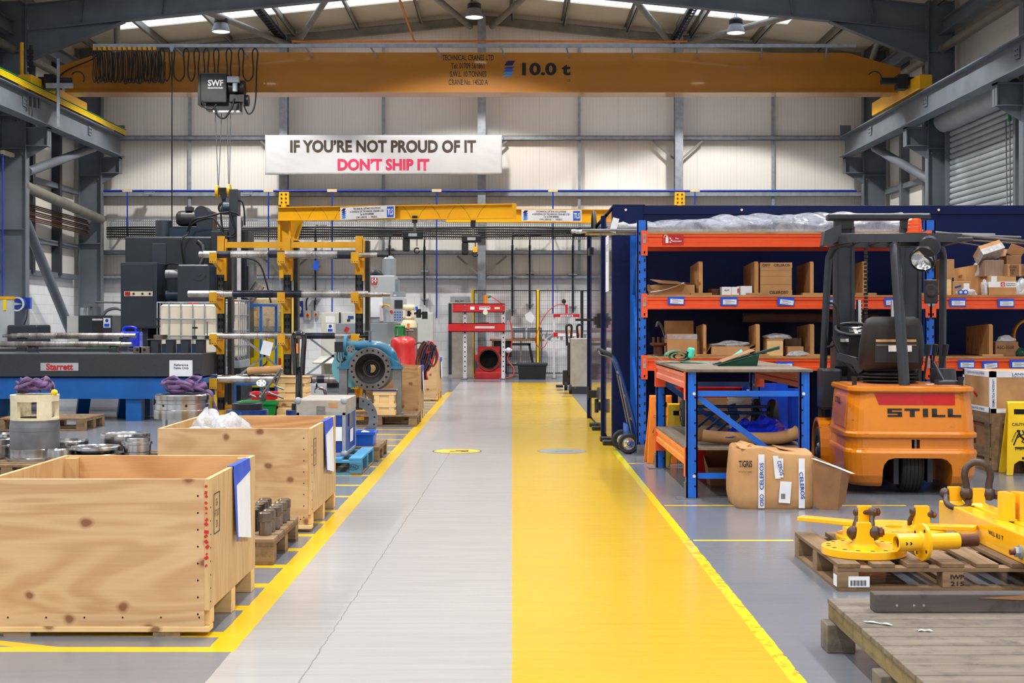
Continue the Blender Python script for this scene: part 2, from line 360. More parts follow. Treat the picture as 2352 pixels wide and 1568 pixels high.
def dup(o, loc, label, rz=None, group=None):
    c = copy_tree(o); c.location = loc; c['label'] = label
    if rz is not None: c.rotation_euler = (0, 0, rz)
    if group: c['group'] = group
    return c
def text(body, parent, m, c, wh, face='F', name='lettering', bold=0, shear=0, rot=0, align='CENTER', rz=None, tilt=0):
    """flat lettering whose outline fills width x height WH, centred at C; FACE F: seen from -Y, L: seen from -X, U: seen from above"""
    cu = bpy.data.curves.new('txt', 'FONT'); cu.body = body; cu.align_x = align; cu.offset = bold; cu.shear = shear; cu.space_line = 1.05; cu.resolution_u = 3
    ob = bpy.data.objects.new('txt', cu); COL.objects.link(ob)
    bpy.context.view_layer.update()
    me = bpy.data.meshes.new_from_object(ob.evaluated_get(bpy.context.evaluated_depsgraph_get()))
    bpy.data.objects.remove(ob); bpy.data.curves.remove(cu)
    xs = [v.co.x for v in me.vertices]; ys = [v.co.y for v in me.vertices]
    cx, cy = (min(xs)+max(xs))/2, (min(ys)+max(ys))/2; sx, sy = max(xs)-min(xs), max(ys)-min(ys)
    R = {'F': Matrix.Rotation(PI/2, 3, 'X'), 'L': Matrix.Rotation(-PI/2, 3, 'Z') @ Matrix.Rotation(PI/2, 3, 'X'), 'U': Matrix.Identity(3)}[face]
    if rz is not None: R = Matrix.Rotation(rz, 3, 'Z') @ Matrix.Rotation(PI/2+tilt, 3, 'X')
    R = R @ Matrix.Rotation(rot, 3, 'Z')
    w, h = wh
    if w is None: w = sx*h/sy
    for v in me.vertices: v.co = Vector(c)+R @ Vector(((v.co.x-cx)*w/sx, (v.co.y-cy)*h/sy, 0))
    me.materials.clear(); me.materials.append(M[m]); me.name = name
    o = bpy.data.objects.new(name, me); COL.objects.link(o); o.parent = parent
    return o
def cutout(o, mb):
    """cut the shape MB out of the mesh of O (local coordinates of O)"""
    c = mb.build('cutter', 'hole'); c.matrix_world = Matrix.Identity(4)
    po, o.parent = o.parent, None
    md = o.modifiers.new('cut', 'BOOLEAN'); md.operation = 'DIFFERENCE'; md.object = c; md.solver = 'EXACT'
    bpy.context.view_layer.update()
    me = bpy.data.meshes.new_from_object(o.evaluated_get(bpy.context.evaluated_depsgraph_get()))
    o.modifiers.clear(); old = o.data; nm = old.name; o.data = me; bpy.data.meshes.remove(old); me.name = nm
    cm = c.data; bpy.data.objects.remove(c); bpy.data.meshes.remove(cm); o.parent = po
def arc(c, r, a0, a1, n, u=(1, 0, 0), v=(0, 0, 1)):
    c, u, v = Vector(c), Vector(u), Vector(v)
    return [c+u*(r*math.cos(a0+(a1-a0)*i/(n-1)))+v*(r*math.sin(a0+(a1-a0)*i/(n-1))) for i in range(n)]
def smooth_path(pts, n=6):
    pts = [Vector(p) for p in pts]; out = []
    for k in range(len(pts)-1):
        p0, p1, p2, p3 = pts[max(k-1, 0)], pts[k], pts[k+1], pts[min(k+2, len(pts)-1)]
        for i in range(n):
            t = i/n; out.append(.5*((2*p1)+(p2-p0)*t+(2*p0-5*p1+4*p2-p3)*t*t+(3*p1-p0-3*p2+p3)*t**3))
    return out+[pts[-1]]
# ================================================================ the setting
YB, XL, XR = 36.1, -10.25, 8.77          # back wall, inner column faces
WL, WR = -10.95, 9.45
RIDGE, RZ, SL = -.75, 9.25, .1
def roofz(x): return RZ-SL*abs(x-RIDGE)
def floor_mat():
    b = NB('painted_concrete_floor'); tc = b.n('ShaderNodeTexCoord')
    sx = b.n('ShaderNodeSeparateXYZ', i={0: tc.outputs['Object']}); x0, y0 = sx.outputs[0], sx.outputs[1]
    jit = b.math('MULTIPLY', b.math('SUBTRACT', b.noise(b.coord((3, 3, 3), False), 2, 3), .5), .014)
    x = b.math('ADD', x0, jit); y = b.math('ADD', y0, jit)
    def rng(v, a, c): return b.math('MULTIPLY', b.math('GREATER_THAN', v, a), b.math('LESS_THAN', v, c))
    def AND(*m):
        r = m[0]
        for q in m[1:]: r = b.math('MULTIPLY', r, q)
        return r
    def OR(*m):
        r = m[0]
        for q in m[1:]: r = b.math('MAXIMUM', r, q)
        return r
    far = b.math('LESS_THAN', y, 32.7)
    v = b.coord((1, 1, 1), False)
    blot = b.noise(v, .6, 5, .6)
    streak = b.noise(b.coord((.6, 9, 1), False), 2.2, 5, .7)
    spk = b.noise(v, 26, 4, .75)
    grey = b.ramp(b.math('ADD', b.math('MULTIPLY', blot, .7), b.math('MULTIPLY', streak, .3)), [(.3, (124, 127, 136)), (.7, (102, 107, 117))])
    white = b.ramp(b.math('ADD', b.math('MULTIPLY', streak, .65), b.math('MULTIPLY', blot, .35)), [(.34, (172, 171, 172)), (.7, (152, 151, 151))])
    yel = b.ramp(b.math('ADD', b.math('MULTIPLY', streak, .6), b.math('MULTIPLY', blot, .4)), [(.36, (208, 172, 24)), (.72, (190, 152, 14))])
    c = grey
    walk = AND(rng(x, -1.19, 0), far); ylw = AND(rng(x, 0, 1.14), far)
    c = b.mix(walk, c, white); c = b.mix(ylw, c, yel)
    band = AND(rng(x, -1.3, -1.18), rng(y, 6.03, 28.2))
    yy = b.math('ADD', y0, b.math('MULTIPLY', x0, .05))
    h1 = b.math('LESS_THAN', b.math('FRACT', b.math('DIVIDE', b.math('SUBTRACT', yy, 6.24), .592)), .19)
    h2 = b.math('LESS_THAN', b.math('FRACT', b.math('DIVIDE', b.math('SUBTRACT', yy, 14.38), .78)), .13)
    nearh = b.math('LESS_THAN', y0, 11); hat = OR(AND(h1, nearh), AND(h2, b.math('SUBTRACT', 1.0, nearh)))
    hatch = AND(hat, rng(x, -2.55, -1.27), rng(y, 6.03, 27))
    front = AND(rng(y, 6.03, 6.12), rng(x, -3.4, -1.18))
    diag = AND(rng(b.math('ADD', y0, b.math('MULTIPLY', x0, .42)), 5.22, 5.30), rng(x, -3.4, -1.9), rng(y, 6.03, 6.3))
    wide = AND(rng(x, -2.6, -1.18), rng(y, 24.6, 27.2), b.math('LESS_THAN', b.math('FRACT', b.math('DIVIDE', y0, 1.15)), .55))
    lt = AND(rng(y, 20.9, 21.1), b.math('LESS_THAN', x, -3.2))
    y2 = OR(band, hatch, front, diag, wide, lt)
    c = b.mix(y2, c, (222, 184, 18))
    notch = AND(rng(x, .92, 1.2), rng(y, 26.5, 31.6), b.math('LESS_THAN', b.math('FRACT', b.math('DIVIDE', y0, 1.25)), .42))
    c = b.mix(notch, c, grey)
    wear = b.math('MAXIMUM', b.math('GREATER_THAN', y0, 9.6), b.math('LESS_THAN', b.noise(v, 11, 5, .7), .55))
    lime = AND(rng(x, 1.085, 1.145), rng(y, -6, 15.4), wear)
    c = b.mix(lime, c, (214, 202, 16))
    thin = OR(AND(rng(y, 10.8, 10.85), rng(x, 1.16, 3.0)), AND(rng(y, 9.08, 9.125), rng(x, 1.16, 1.8)), AND(rng(y, 14.0, 14.07), rng(x, 1.14, 1.5)), AND(rng(y, 10.75, 10.9), rng(x, 3.82, 5.5)))
    c = b.mix(AND(thin, b.math('LESS_THAN', b.noise(v, 5, 4), .6)), c, (236, 206, 20))
    cr = b.math('ADD', b.math('ADD', x0, .92), b.math('ADD', b.math('MULTIPLY', y0, -.017), b.math('MULTIPLY', jit, 2.5)))
    crack = AND(b.math('LESS_THAN', b.math('ABSOLUTE', cr), .003), b.math('LESS_THAN', y0, 15.2))
    c = b.mix(b.math('MULTIPLY', crack, .55), c, (90, 88, 84))
    c = b.mix(b.ramp(spk, [(.70, (0, 0, 0, 1)), (.78, (.35, .35, .35, 1))]), c, (110, 106, 100))
    scuff = b.noise(b.coord((2.2, 14, 1), False), 1.3, 6, .75)
    c = b.mix(b.ramp(scuff, [(.66, (0, 0, 0, 1)), (.75, (.3, .3, .3, 1))]), c, (120, 112, 100))
    b.put(col=c, rough=b.n('ShaderNodeMapRange', i={0: blot, 3: .14, 4: .29}).outputs[0], spec=.5)
    b.bump(b.noise(b.coord((1, 5, 1), False), 1.6, 3), .06, .01)
    return b.m
def wall_mat(name, side, kind):
    b = NB(name); tc = b.n('ShaderNodeTexCoord'); s = b.n('ShaderNodeSeparateXYZ', i={0: tc.outputs['Object']})
    u = s.outputs[1] if side else s.outputs[0]
    v = b.n('ShaderNodeCombineXYZ', i={0: u, 1: s.outputs[2]}).outputs[0]
    n = b.noise(b.n('ShaderNodeMapping', i={0: v, 3: (.5, .12, 1)}).outputs[0], 1.2, 4)
    if kind == 'block':
        br = b.n('ShaderNodeTexBrick', i={'Vector': v, 'Color1': lin((242, 244, 247)), 'Color2': lin((237, 239, 243)), 'Mortar': lin((206, 208, 212)), 'Scale': 1.0, 'Mortar Size': .005, 'Brick Width': .45, 'Row Height': .225})
        c = b.mix(b.ramp(n, [(.5, (0, 0, 0, 1)), (.8, (.25, .25, .25, 1))]), br.outputs[0], (190, 180, 170))
        b.put(col=c, rough=.6); b.bump(br.outputs[1], -.3, .006)
    else:
        rib = b.math('SINE', b.math('MULTIPLY', u, 2*PI/.085))
        j = b.math('LESS_THAN', b.math('FRACT', b.math('DIVIDE', b.math('ADD', u, .31), 1.0)), .012)
        c = b.ramp(n, [(.35, (240, 236, 228)), (.7, (230, 226, 216))])
        c = b.mix(b.math('MULTIPLY', j, .3), c, (150, 144, 130))
        c = b.mix(b.math('MULTIPLY', b.math('GREATER_THAN', rib, .86), .1), c, (160, 156, 146))
        b.put(col=c, rough=.5); b.bump(rib, .18, .006)
    return b.m
M['floor'] = floor_mat()
for k, sd in (('b', 0), ('s', 1)):
    M['block'+k] = wall_mat('white_blockwork_'+k, sd, 'block'); M['clad'+k] = wall_mat('cream_cladding_'+k, sd, 'clad')
MB().b(WL-.3, WR+.3, -8, YB+.3, -.2, 0).st('floor', 'floor')
def wall(name, x0, x1, y0, y1, h, k):
    m = MB(); m.b(x0, x1, y0, y1, 0, 2.5); m.slot(1).b(x0, x1, y0, y1, 2.5, h); return m.st(name, ['block'+k, 'clad'+k])
wall('wall_back', WL-.3, WR+.3, YB, YB+.2, 9.6, 'b')
wall('wall_front', WL-.3, WR+.3, -8.2, -8, 9.6, 'b')
wall('wall_left', WL-.2, WL, -8, YB, 8.6, 's')
wall('wall_right', WR, WR+.2, -8, YB, 8.6, 's')
# roof sheets with rows of translucent skylights
SKY = [(-5+5.6*k, -2.6+5.6*k) for k in range(0, 7)]; SKY[-1] = (31.4, 34.1)
SKY = [(25.8-5.6*k, 28.2-5.6*k) for k in range(6, -1, -1)]+[(31.6, 34.1)]
def roof(name, xe, sides):
    m = MB(); ys = [-8.2]
    for a, c in SKY: ys += [a, c]
    ys.append(YB+.3); xa, xb = sides          # skylight runs between these x
    def q(x0, x1, y0, y1): m.add([(x0, y0, roofz(x0)), (x1, y0, roofz(x1)), (x1, y1, roofz(x1)), (x0, y1, roofz(x0)), (x0, y0, roofz(x0)+.12), (x1, y0, roofz(x1)+.12), (x1, y1, roofz(x1)+.12), (x0, y1, roofz(x0)+.12)], [(0, 1, 2, 3), (4, 5, 6, 7), (0, 1, 5, 4), (1, 2, 6, 5), (2, 3, 7, 6), (3, 0, 4, 7)])
    for i in range(len(ys)-1):
        if i % 2 == 0: q(RIDGE, xe, ys[i], ys[i+1])
        else: q(RIDGE, xa, ys[i], ys[i+1]); q(xb, xe, ys[i], ys[i+1])
    m.st(name, 'creamroof', fix=True)
roof('ceiling_left', WL-.3, (-2.2, -9.4)); roof('ceiling_right', WR+.3, (.7, 6.6))
k = 0
for a, c in SKY:
    for xa, xb in ((-2.2, -9.4), (.7, 6.6)):
        k += 1
        MB().add([(xa, a, roofz(xa)+.03), (xb, a, roofz(xb)+.03), (xb, c, roofz(xb)+.03), (xa, c, roofz(xa)+.03)], [(0, 1, 2, 3)]).st('window_%d' % k, 'sky')
# portal frames: columns, haunched rafters
FR = [35.6, 30.1, 24.5, 18.9, 13.3, 7.7]
def column(x, Y, sgn):
    xc = x+sgn*.285
    m = MB(); m.ib((xc, Y, 0), (xc, Y, roofz(xc)-.1), .22, .57, .02, .014, up=(1, 0, 0))
    for z in (5.05, 5.75, 3.35, 7.1): m.b(xc-.26, xc+.26, Y-.1, Y+.1, z-.012, z+.012)
    for z in (5.0, 5.7):
        for i in range(6): m.cyl((xc-.2+.08*i, Y-.1, z-.05), (xc-.2+.08*i, Y-.03, z-.05), .016, n=8)
    m.st('steel_column', 'steelgrey')
    c = MB(); a, b_ = x, x-sgn*.46     # corbel
    c.prism([(a, 5.5), (b_, 5.5), (b_, 5.12), (a, 4.85)], (0, Y-.008, 0), (1, 0, 0), (0, 0, 1), (0, .016, 0))
    c.b(min(a, b_), max(a, b_), Y-.12, Y+.12, 5.47, 5.5); c.b(min(b_, b_-sgn*-.02), max(b_, b_-sgn*-.02), Y-.12, Y+.12, 5.12, 5.5)
    c.b(min(a, b_), max(a, b_), Y-.12, Y+.12, 5.1, 5.12)
    c.st('corbel_beam', 'steelgrey')
for Y in FR:
    column(XL, Y, -1); column(XR, Y, 1)
    for sg, xe in ((-1, XL), (1, XR)):
        if Y > 35: continue
        z0, z1 = roofz(xe)-.28, RZ-.28
        xm = RIDGE
        m = MB(); n = Vector((xm-xe, 0, z1-z0)).normalized(); up = Vector((-n.z, 0, n.x)) * (1 if n.x > 0 else -1)
        m.ib((xe, Y, z0-.2), (xm, Y, z1-.2), .2, .56, .018, .012, up=up)
        L = 2.05*(-sg)                          # haunch below the rafter
        h0 = z0-.47
        m.prism([(xe, h0), (xe, h0-.64), (xe+L, h0+abs(L)*SL-.0)], (0, Y-.006, 0), (1, 0, 0), (0, 0, 1), (0, .012, 0))
        m.bar((xe, Y, h0-.65), (xe+L, Y, h0+abs(L)*SL-.02), .2, .018, up=(0, 0, 1))
        for t in (.12, .3): xx = xe+(xm-xe)*t; m.bar((xx, Y-.05, roofz(xx)-.68), (xx-.06*sg, Y-.05, roofz(xx)-.22), .012, .09)
        m.st('rafter_beam', 'steelgrey')
for sg, xe in ((-1, XL), (1, XR)):              # gable rafters on the back wall
    MB().ib((xe-.6*-sg, 35.85, roofz(xe)-.3), (RIDGE, 35.85, RZ-.26), .12, .22, .012, .01).st('gable_beam', 'purlin')
for i, x in enumerate([-10.3, -8.7, -7.1, -5.5, -3.9, -2.3, -.95, .0, 1.3, 2.9, 4.5, 6.1, 7.7, 9.0]):
    m = MB(); z = roofz(x)-.1; m.b(x-.008, x+.008, -8, YB, z-.1, z+.09); m.b(x-.008, x+.06, -8, YB, z-.1, z-.088); m.b(x-.06, x+.008, -8, YB, z+.08, z+.092)
    m.st('purlin_beam', 'purlin')
def tubebeam(p, q, r, m='purlin'): MB().cyl(p, q, r, n=14).st('brace_beam', m)
for (xa, xb) in ((-2.21, -1.05), (.79, -.5), (-3.7, -5.4), (-7.2, -5.6), (2.3, 4.0), (6.9, 4.2), (-8.4, -9.9), (8.0, 9.0)):
    tubebeam((xa, 30.2, roofz(xa)-.34), (xb, 35.7, roofz(xb)-.42), .075)
# eaves members and side framing
for sg, x, xw in ((-1, XL, WL), (1, XR, WR)):
    s = -sg
    MB().ib((x-s*.35, -8, 7.6), (x-s*.35, 35.5, 7.6), .2, .3).st('eaves_beam', 'steelgrey')
    MB().cyl((x-s*.3, -8, 7.15), (x-s*.3, 35.5, 7.15), .09, n=12).st('tie_beam', 'purlin')
    r = MB(); r.ib((x+s*.43, 6, 5.76), (x+s*.43, 35.6, 5.76), .28, .52, .026, .016); r.b(x+s*.40, x+s*.46, 6, 35.6, 6.02, 6.07)
    for Y in FR: 
        r.b(x+s*.43-.1*s-.01, x+s*.43-.1*s+.01, Y-.012, Y+.012, 5.52, 6.0)
    for Y in (23.4, 28.6, 33.0):
        r.b(x+s*.45, x+s*.462, Y-.1, Y+.1, 5.72, 5.92)
        for dz in (.06, .14):
            for dy in (-.05, .05): r.cyl((x+s*.455, Y+dy, 5.72+dz), (x+s*.49, Y+dy, 5.72+dz), .016, n=6)
    r.b(x+s*.3, x+s*.56, 35.55, 35.62, 6.03, 6.3)
    r.st('crane_runway_beam', 'steelgrey')
    for z in (3.25, 4.62, 6.0, 2.5):
        MB().b(min(xw, xw+s*.16), max(xw, xw+s*.16), -8, 35.4, z-.06, z+.06).st('side_rail_beam', 'steelgrey')
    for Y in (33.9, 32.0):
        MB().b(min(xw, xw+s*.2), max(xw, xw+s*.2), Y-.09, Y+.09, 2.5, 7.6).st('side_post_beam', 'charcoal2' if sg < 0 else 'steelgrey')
# back-wall steel: rails, gable posts, thin posts
for z, h in ((6.03, .11), (4.61, .12), (3.14, .1), (2.52, .1)):
    m = MB(); m.b(WL, WR, 35.88, 35.9, z-h/2, z+h/2); m.b(WL, WR, 35.88, YB, z+h/2-.012, z+h/2); m.b(WL, WR, 35.88, 35.96, z-h/2, z-h/2+.01)
    m.st('wall_rail_beam', 'galv')
for x in (-5.72, -.76, 4.18): MB().ib((x, 35.7, 0), (x, 35.7, roofz(x)-.2), .2, .3, .014, .01, up=(0, 1, 0)).st('gable_column', 'galv')
for x in (-8.15, -3.25, 1.7, 6.6): MB().b(x-.035, x+.035, 35.94, 36.0, 2.5, 8.4).st('wall_post_beam', 'galv')
for x in (-.76, 4.18, -5.72):
    for s in (-1, 1):
        for z in (3.1, 6.0): MB().bar((x+s*.1, 35.85, z-.5), (x+s*.62, 35.9, z-.05), .05, .05).st('knee_beam', 'purlin')
# left wall braces, pipe, frames
tubebeam((XL-.1, 30.3, 3.5), (XL-.35, 35.2, .35), .11, 'steelgrey')
tubebeam((XL-.1, 30.4, 4.6), (XL+.25, 34.0, 5.55), .1, 'steelgrey')
tubebeam((XR+.2, 30.4, 4.4), (XR-.2, 33.6, 5.5), .1, 'steelgrey')
tubebeam((XL-.1, 30.1, 4.28), (XL-.05, 35.6, 3.95), .12, 'purlin')
m = MB()
for i in range(9): m.cyl((XL-.34+.03*(i % 3), 30.4, 3.98-.045*i), (XL-.3+.03*(i % 3), 35.3, 3.9-.045*i), .015, n=6)
o = m.one('cable_bundle', 'bundle of dark cables running along the left wall under the round tube', 'cable', 'rust')
# roller shutter on the right wall
m = MB(); n = 46
for i in range(n):
    z0 = 5.5*i/n; m.cyl((WR-.24, 25.9, z0+.06), (WR-.24, 29.75, z0+.06), .062, n=8, caps=False)
m.st('door_1', 'haas')
m = MB(); m.cyl((WR-.34, 25.7, 5.62), (WR-.34, 29.9, 5.62), .25, n=24); m.st('door_1_hood', 'haas')
for Y in (25.75, 29.82): MB().b(WR-.36, WR-.1, Y-.06, Y+.06, 0, 5.6).st('door_1_guide', 'steelgrey')
t = T('shutter_chain', 'hand chain with red and green grips hanging beside the roller shutter', 'chain', (WR-.5, 25.58, 0))
m = MB(); m.tube([(0, 0, 5.35), (.03, 0, 1.2), (.1, .3, .9), (.16, .5, 1.2), (.14, .6, 5.1)], .012, 6); m.build('chain', 'mill', t)
MB().cyl((0, 0, 5.16), (0, 0, 5.34), .04).build('red_grip', 'red', t); MB().cyl((0, 0, 5.0), (0, 0, 5.14), .03).build('green_grip', 'green', t)
MB().cyl((.1, -.06, 5.6), (.1, .13, 5.6), .16).build('wheel', 'black', t)
# ---------------------------------------------------------------- high-bay lamps (each carries its own light)
GL = 'high bay lamps hanging from the roof purlins'
def high_bay(x, Y, drop, label):
    z = roofz(x)-drop
    t = T('high_bay_lamp', label, 'lamp', (x, Y, z), group=GL)
    MB().lathe((0, 0, 0), (0, 0, 1), [(.2, 0), (.215, .01), (.2, .06), (.145, .2), (.15, .22), (.15, .3), (.12, .34), (0, .34)], 28).build('reflector', 'haasd', t)
    MB().lathe((0, 0, .2), (0, 0, 1), [(.152, 0), (.157, .02), (.157, .1), (.1, .15)], 24).build('driver_housing', 'black', t)
    MB().disc((0, 0, .012), (0, 0, -1), .198, 28).build('lens', 'lens', t)
    m = MB(); m.tube([(0, 0, .34), (.012, 0, .4), (0, 0, .46), (-.012, 0, .52), (0, 0, drop-.02)], .008, 6); m.tube(arc((0, 0, .4), .04, 0, 2*PI, 12), .006, 6); m.build('hanger', 'mill', t)
    L = bpy.data.lights.new('lamp_light', 'SPOT'); L.energy = LAMP_POWER; L.color = LAMP_COLOR; L.shadow_soft_size = .18; L.spot_size = math.radians(126); L.spot_blend = .15
    o = bpy.data.objects.new('lamp_light', L); COL.objects.link(o); o.parent = t; o.location = (0, 0, -.02)
high_bay(-6.63, 32.4, .67, 'round high bay lamp glowing above the festoon cables of the crane')
high_bay(-.86, 32.4, .92, 'round high bay lamp glowing under the roof ridge above the 10.0 t marking')
high_bay(5.1, 32.4, .7, 'round high bay lamp glowing above the plain end of the yellow girder')
for Y in (26.5, 20.5, 14.5, 8.5, 2.5, -3.5):
    for x in (-6.78, -.88, 5.2): high_bay(x, Y, .6, 'round high bay lamp hung in a bay of the roof before the crane')
# roof services
for px, lab in ((655, 'dark cable ladder hung along the roof above the hoist'), (1546, 'dark cable ladder hung along the roof above the plain crane girder')):
    x, z = X(px, 36), 8.42
    t = T('cable_ladder', lab, 'cable tray', (x, 33, z))
    m = MB(); m.b(-.1, -.085, -16, 3, 0, .09); m.b(.085, .1, -16, 3, 0, .09)
    for i in range(60): m.b(-.09, .09, -16+.31*i, -15.96+.31*i, .01, .03)
    m.build('ladder', 'charcoal', t)
    m = MB()
    for i in range(5): m.tube([(-.06+.02*i, -16, .05), (-.06+.024*i, -4, .06+.01*(i % 2)), (-.06+.02*i, 3, .05)], .014, 6)
    m.build('cable', 'cable', t)
    for q in (-2.2, 1.2, -6):
        h = MB(); h.tube([(-.12, q, -.02), (.12, q, -.02), (.12, q, .12), (0, q, .4), (-.12, q, .12)], .009, 6, True); h.build('hanger', 'black', t)
t = T('gas_pipe', 'thin orange pipe crossing the roof above the crane girder', 'pipe', (0, 34.9, 8.27))
m = MB(); m.cyl((-5.4, 0, 0), (4.3, 0, 0), .026, n=10); m.build('cross_run', 'copper', t)
m = MB(); m.cyl((-2.4, -14, 0), (-2.4, 0, 0), .026, n=10); m.build('branch', 'copper', t)
# ---------------------------------------------------------------- overhead crane
Y0 = 30.12
t = T('overhead_crane', 'big yellow overhead travelling crane girder spanning the hall, marked 10.0 t', 'crane', (0, Y0, 6.28))
def q(px, py): v = P(px, py, Y0); return (v.x, v.z-6.28)
m = MB(); m.prism([q(130, 153), q(236, 119), q(1950, 121), q(2069, 156), q(2069, 208), q(150, 208), q(134, 180)], (0, .03, 0), (1, 0, 0), (0, 0, 1), (0, .52, 0))
m.b(X(150, Y0), X(2060, Y0), -.02, .6, -.035, 0); m.build('girder', 'crane', t)
text('TECHNICAL CRANES LTD\nTel: 01709 561861\nS.W.L. 10 TONNES\nCRANE No. 14520 A', t, 'ink', (X(1075, Y0), .026, Z(160, Y0)-6.28), (1.09, .64), bold=.012)
text('10.0 t', t, 'ink', (X(1255, Y0), .026, Z(158, Y0)-6.28), (1.03, .27), bold=.04)
e = MB()
for i, zz in enumerate((.0, -.07, -.125, -.18, -.235)):
    e.slot(min(i, 3)); x0 = X(1158, Y0)-.01*i; z0 = Z(150, Y0)-6.28+zz
    hgt = .1 if i == 0 else .045
    e.add([(x0, .025, z0), (x0+.17, .025, z0), (x0+.235, .025, z0+hgt), (x0+.065, .025, z0+hgt)], [(0, 1, 2, 3)])
M['em1'] = mat('deep_violet_print', (24, 16, 84), .6, rvar=0); M['em2'] = mat('royal_blue_print', (24, 50, 160), .6, rvar=0); M['em3'] = mat('mid_blue_print', (30, 92, 206), .6, rvar=0); M['em4'] = mat('sky_blue_print', (56, 150, 232), .6, rvar=0)
e.build('emblem', ['em1', 'em2', 'em3', 'em4'], t)
text('CE', t, 'ink', (X(1307, Y0), .026, Z(184, Y0)-6.28), (.07, .05))
m = MB(); rz0 = Z(109, 29.6)-6.28
m.b(X(214, 29.6), X(1966, 29.6), -.55, -.5, rz0, rz0+.07)
for i in range(12):
    xx = X(250+150*i, 29.6); m.bar((xx, -.5, rz0+.03), (xx+.1, .1, rz0-.12), .03, .03)
    m.cyl((xx+.1, -.56, rz0+.03), (xx+.1, -.555, rz0+.03), .02, n=8)
m.build('festoon_rail', 'galv', t)
cb = MB(); yy = -.53
xs = [218+11.5*i for i in range(13)]
for x in xs: MB().b(X(x, 29.6)-.03, X(x, 29.6)+.03, yy-.04, yy+.04, rz0-.06, rz0+.01).build('festoon_trolley', 'rackyellow', t)
for off in (0, -.03, .035):
    pts = []
    for i, x in enumerate(xs+[366]):
        a = X(x, 29.6)+off; bx = X(x+6+random.uniform(-3, 3), 29.6)+off; d = -.7-random.uniform(0, .06)
        pts += [(a-.02, yy+off, rz0-.08), (a+.015, yy+off, rz0-.3), (bx-.04, yy+off, rz0+d+.12), (bx, yy+off, rz0+d), (bx+.04, yy+off, rz0+d+.12), (bx+.05, yy+off, rz0-.3)]
    cb.tube(smooth_path(pts, 4), .011, 5)
pts = []
for i, x in enumerate([372, 395, 428, 452, 474, 497, 526, 554, 586]):
    a = X(x, 29.6); w_ = .055
    pts += [(a-.035, yy, rz0-.42), (a-w_, yy, rz0-.12), (a, yy, rz0-.02), (a+w_, yy, rz0-.12), (a+.035, yy, rz0-.42)]
    if i < 8: nx = X([372, 395, 428, 452, 474, 497, 526, 554, 586][i+1], 29.6); pts += [(a+.05, yy, rz0-.6), ((a+nx)/2, yy, rz0-.7), (nx-.05, yy, rz0-.6)]
pts += [(X(588, 29.6), yy, rz0-1.0), (X(582, 29.6), yy, rz0-1.3), (X(570, 29.6), yy, rz0-1.38), (X(560, 29.6), yy, rz0-1.2)]
cb.tube(smooth_path(pts, 6), .016, 6)
cb.tube(smooth_path([(X(240, Y0), -.3, rz0-.02), (X(215, Y0), -.1, rz0-.17), (X(160, Y0), -.02, rz0-.36), (X(136, Y0), -.02, rz0-.55), (X(130, Y0), -.02, rz0-.9)], 5), .014, 6)
cb.build('festoon_cable', 'cable', t)
for s, xc, lab in ((1, XL+.43, 0), (-1, XR-.43, 1)):
    c = MB(); c.b(xc-.14, xc+.14, -1.45, 2.3, -.2, .1); o = c.build('end_carriage', 'jib', t, bevel=.02)
    [MB().cyl((xc-.05, yy_, -.16), (xc+.05, yy_, -.16), .09).build('carriage_wheel', 'black', t) for yy_ in (-1.2, 2.05)]
    g = MB(); g.cyl((xc+s*.35, -.75, .08), (xc+s*.05, -.75, .08), .09); g.cyl((xc+s*.72, -.75, .08), (xc+s*.4, -.75, .08), .075); g.b(xc+s*.3-.1, xc+s*.3+.1, -.9, -.6, -.1, .2); g.build('travel_motor', 'black', t)
    g = MB(); g.tube(arc((xc+s*.85, -.75, .14), .14, -.6, 2.6, 12), .015, 6); g.build('motor_cable', 'cable', t)
g = MB(); g.b(-9.55, -9.0, -1.0, -.94, -.1, .0); g.bar((-9.3, -.97, .5), (-9.3, -.97, -.9), .05, .05); g.build('collector_bracket', 'galv', t)
g = MB(); [g.b(-9.72+.05*i, -9.69+.05*i, -1.5+.12*i, -1.42+.12*i, -.55, -.35) for i in range(3)]; g.build('collector_shoe', 'black', t)
g = MB(); g.cyl((-9.9, -1.4, .1), (-9.9, -1.4, .75), .04); g.build('aerial_post', 'rackyellow', t)
g = MB(); g.cyl((-9.72, -1.38, .1), (-9.72, -1.38, .7), .035); [g.box((-9.72, -1.4, .2+.12*i), (.12, .06, .08)) for i in range(4)]; g.build('limit_switch', 'black', t)
t = T('conductor_bar', 'yellow and green conductor strip along the top of the runway beam', 'power rail', (XL+.58, 20, 6.03))
m = MB()
for i in range(4): m.b(.02, .035, -14, 15.5, .012+.032*i, .034+.032*i)
m.build('conductor_strip', 'cabyellow', t); MB().b(.0, .045, -14, 15.5, .14, .155).build('cover_strip', 'green', t)
# hoist, hanging ropes, hook block
t = T('rope_hoist', 'black wire rope hoist with white lettering hung on the yellow girder', 'hoist', (X(493, 29.4), 29.4, 5.9))
h = MB(); h.b(-.3, .25, 0, .5, .02, .64); h.build('housing', 'black', t, bevel=.02)
text('SWF', t, 'whiteink', (.02, -.004, .43), (.32, .13), bold=.03); text('KRANTECHNIK', t, 'whiteink', (.02, -.004, .325), (.32, .035), bold=.02)
h = MB(); h.b(-.36, -.3, .05, .45, -.02, .6); h.cyl((.26, .25, .35), (.58, .25, .35), .17); h.b(.3, .6, .05, .45, .05, .2); h.b(-.2, .5, .1, .4, -.12, .04); h.cyl((.58, .25, .1), (.66, .25, .1), .12); h.build('gear_case', 'black', t)
h = MB(); h.b(.26, .5, -.02, .1, .44, .56); h.cyl((.42, .0, .42), (.42, .0, .25), .05); h.build('brake_unit', 'haas', t)
h = MB(); h.b(-.05, .5, .06, .46, -.17, -.13); h.build('drip_plate', 'whitep', t)
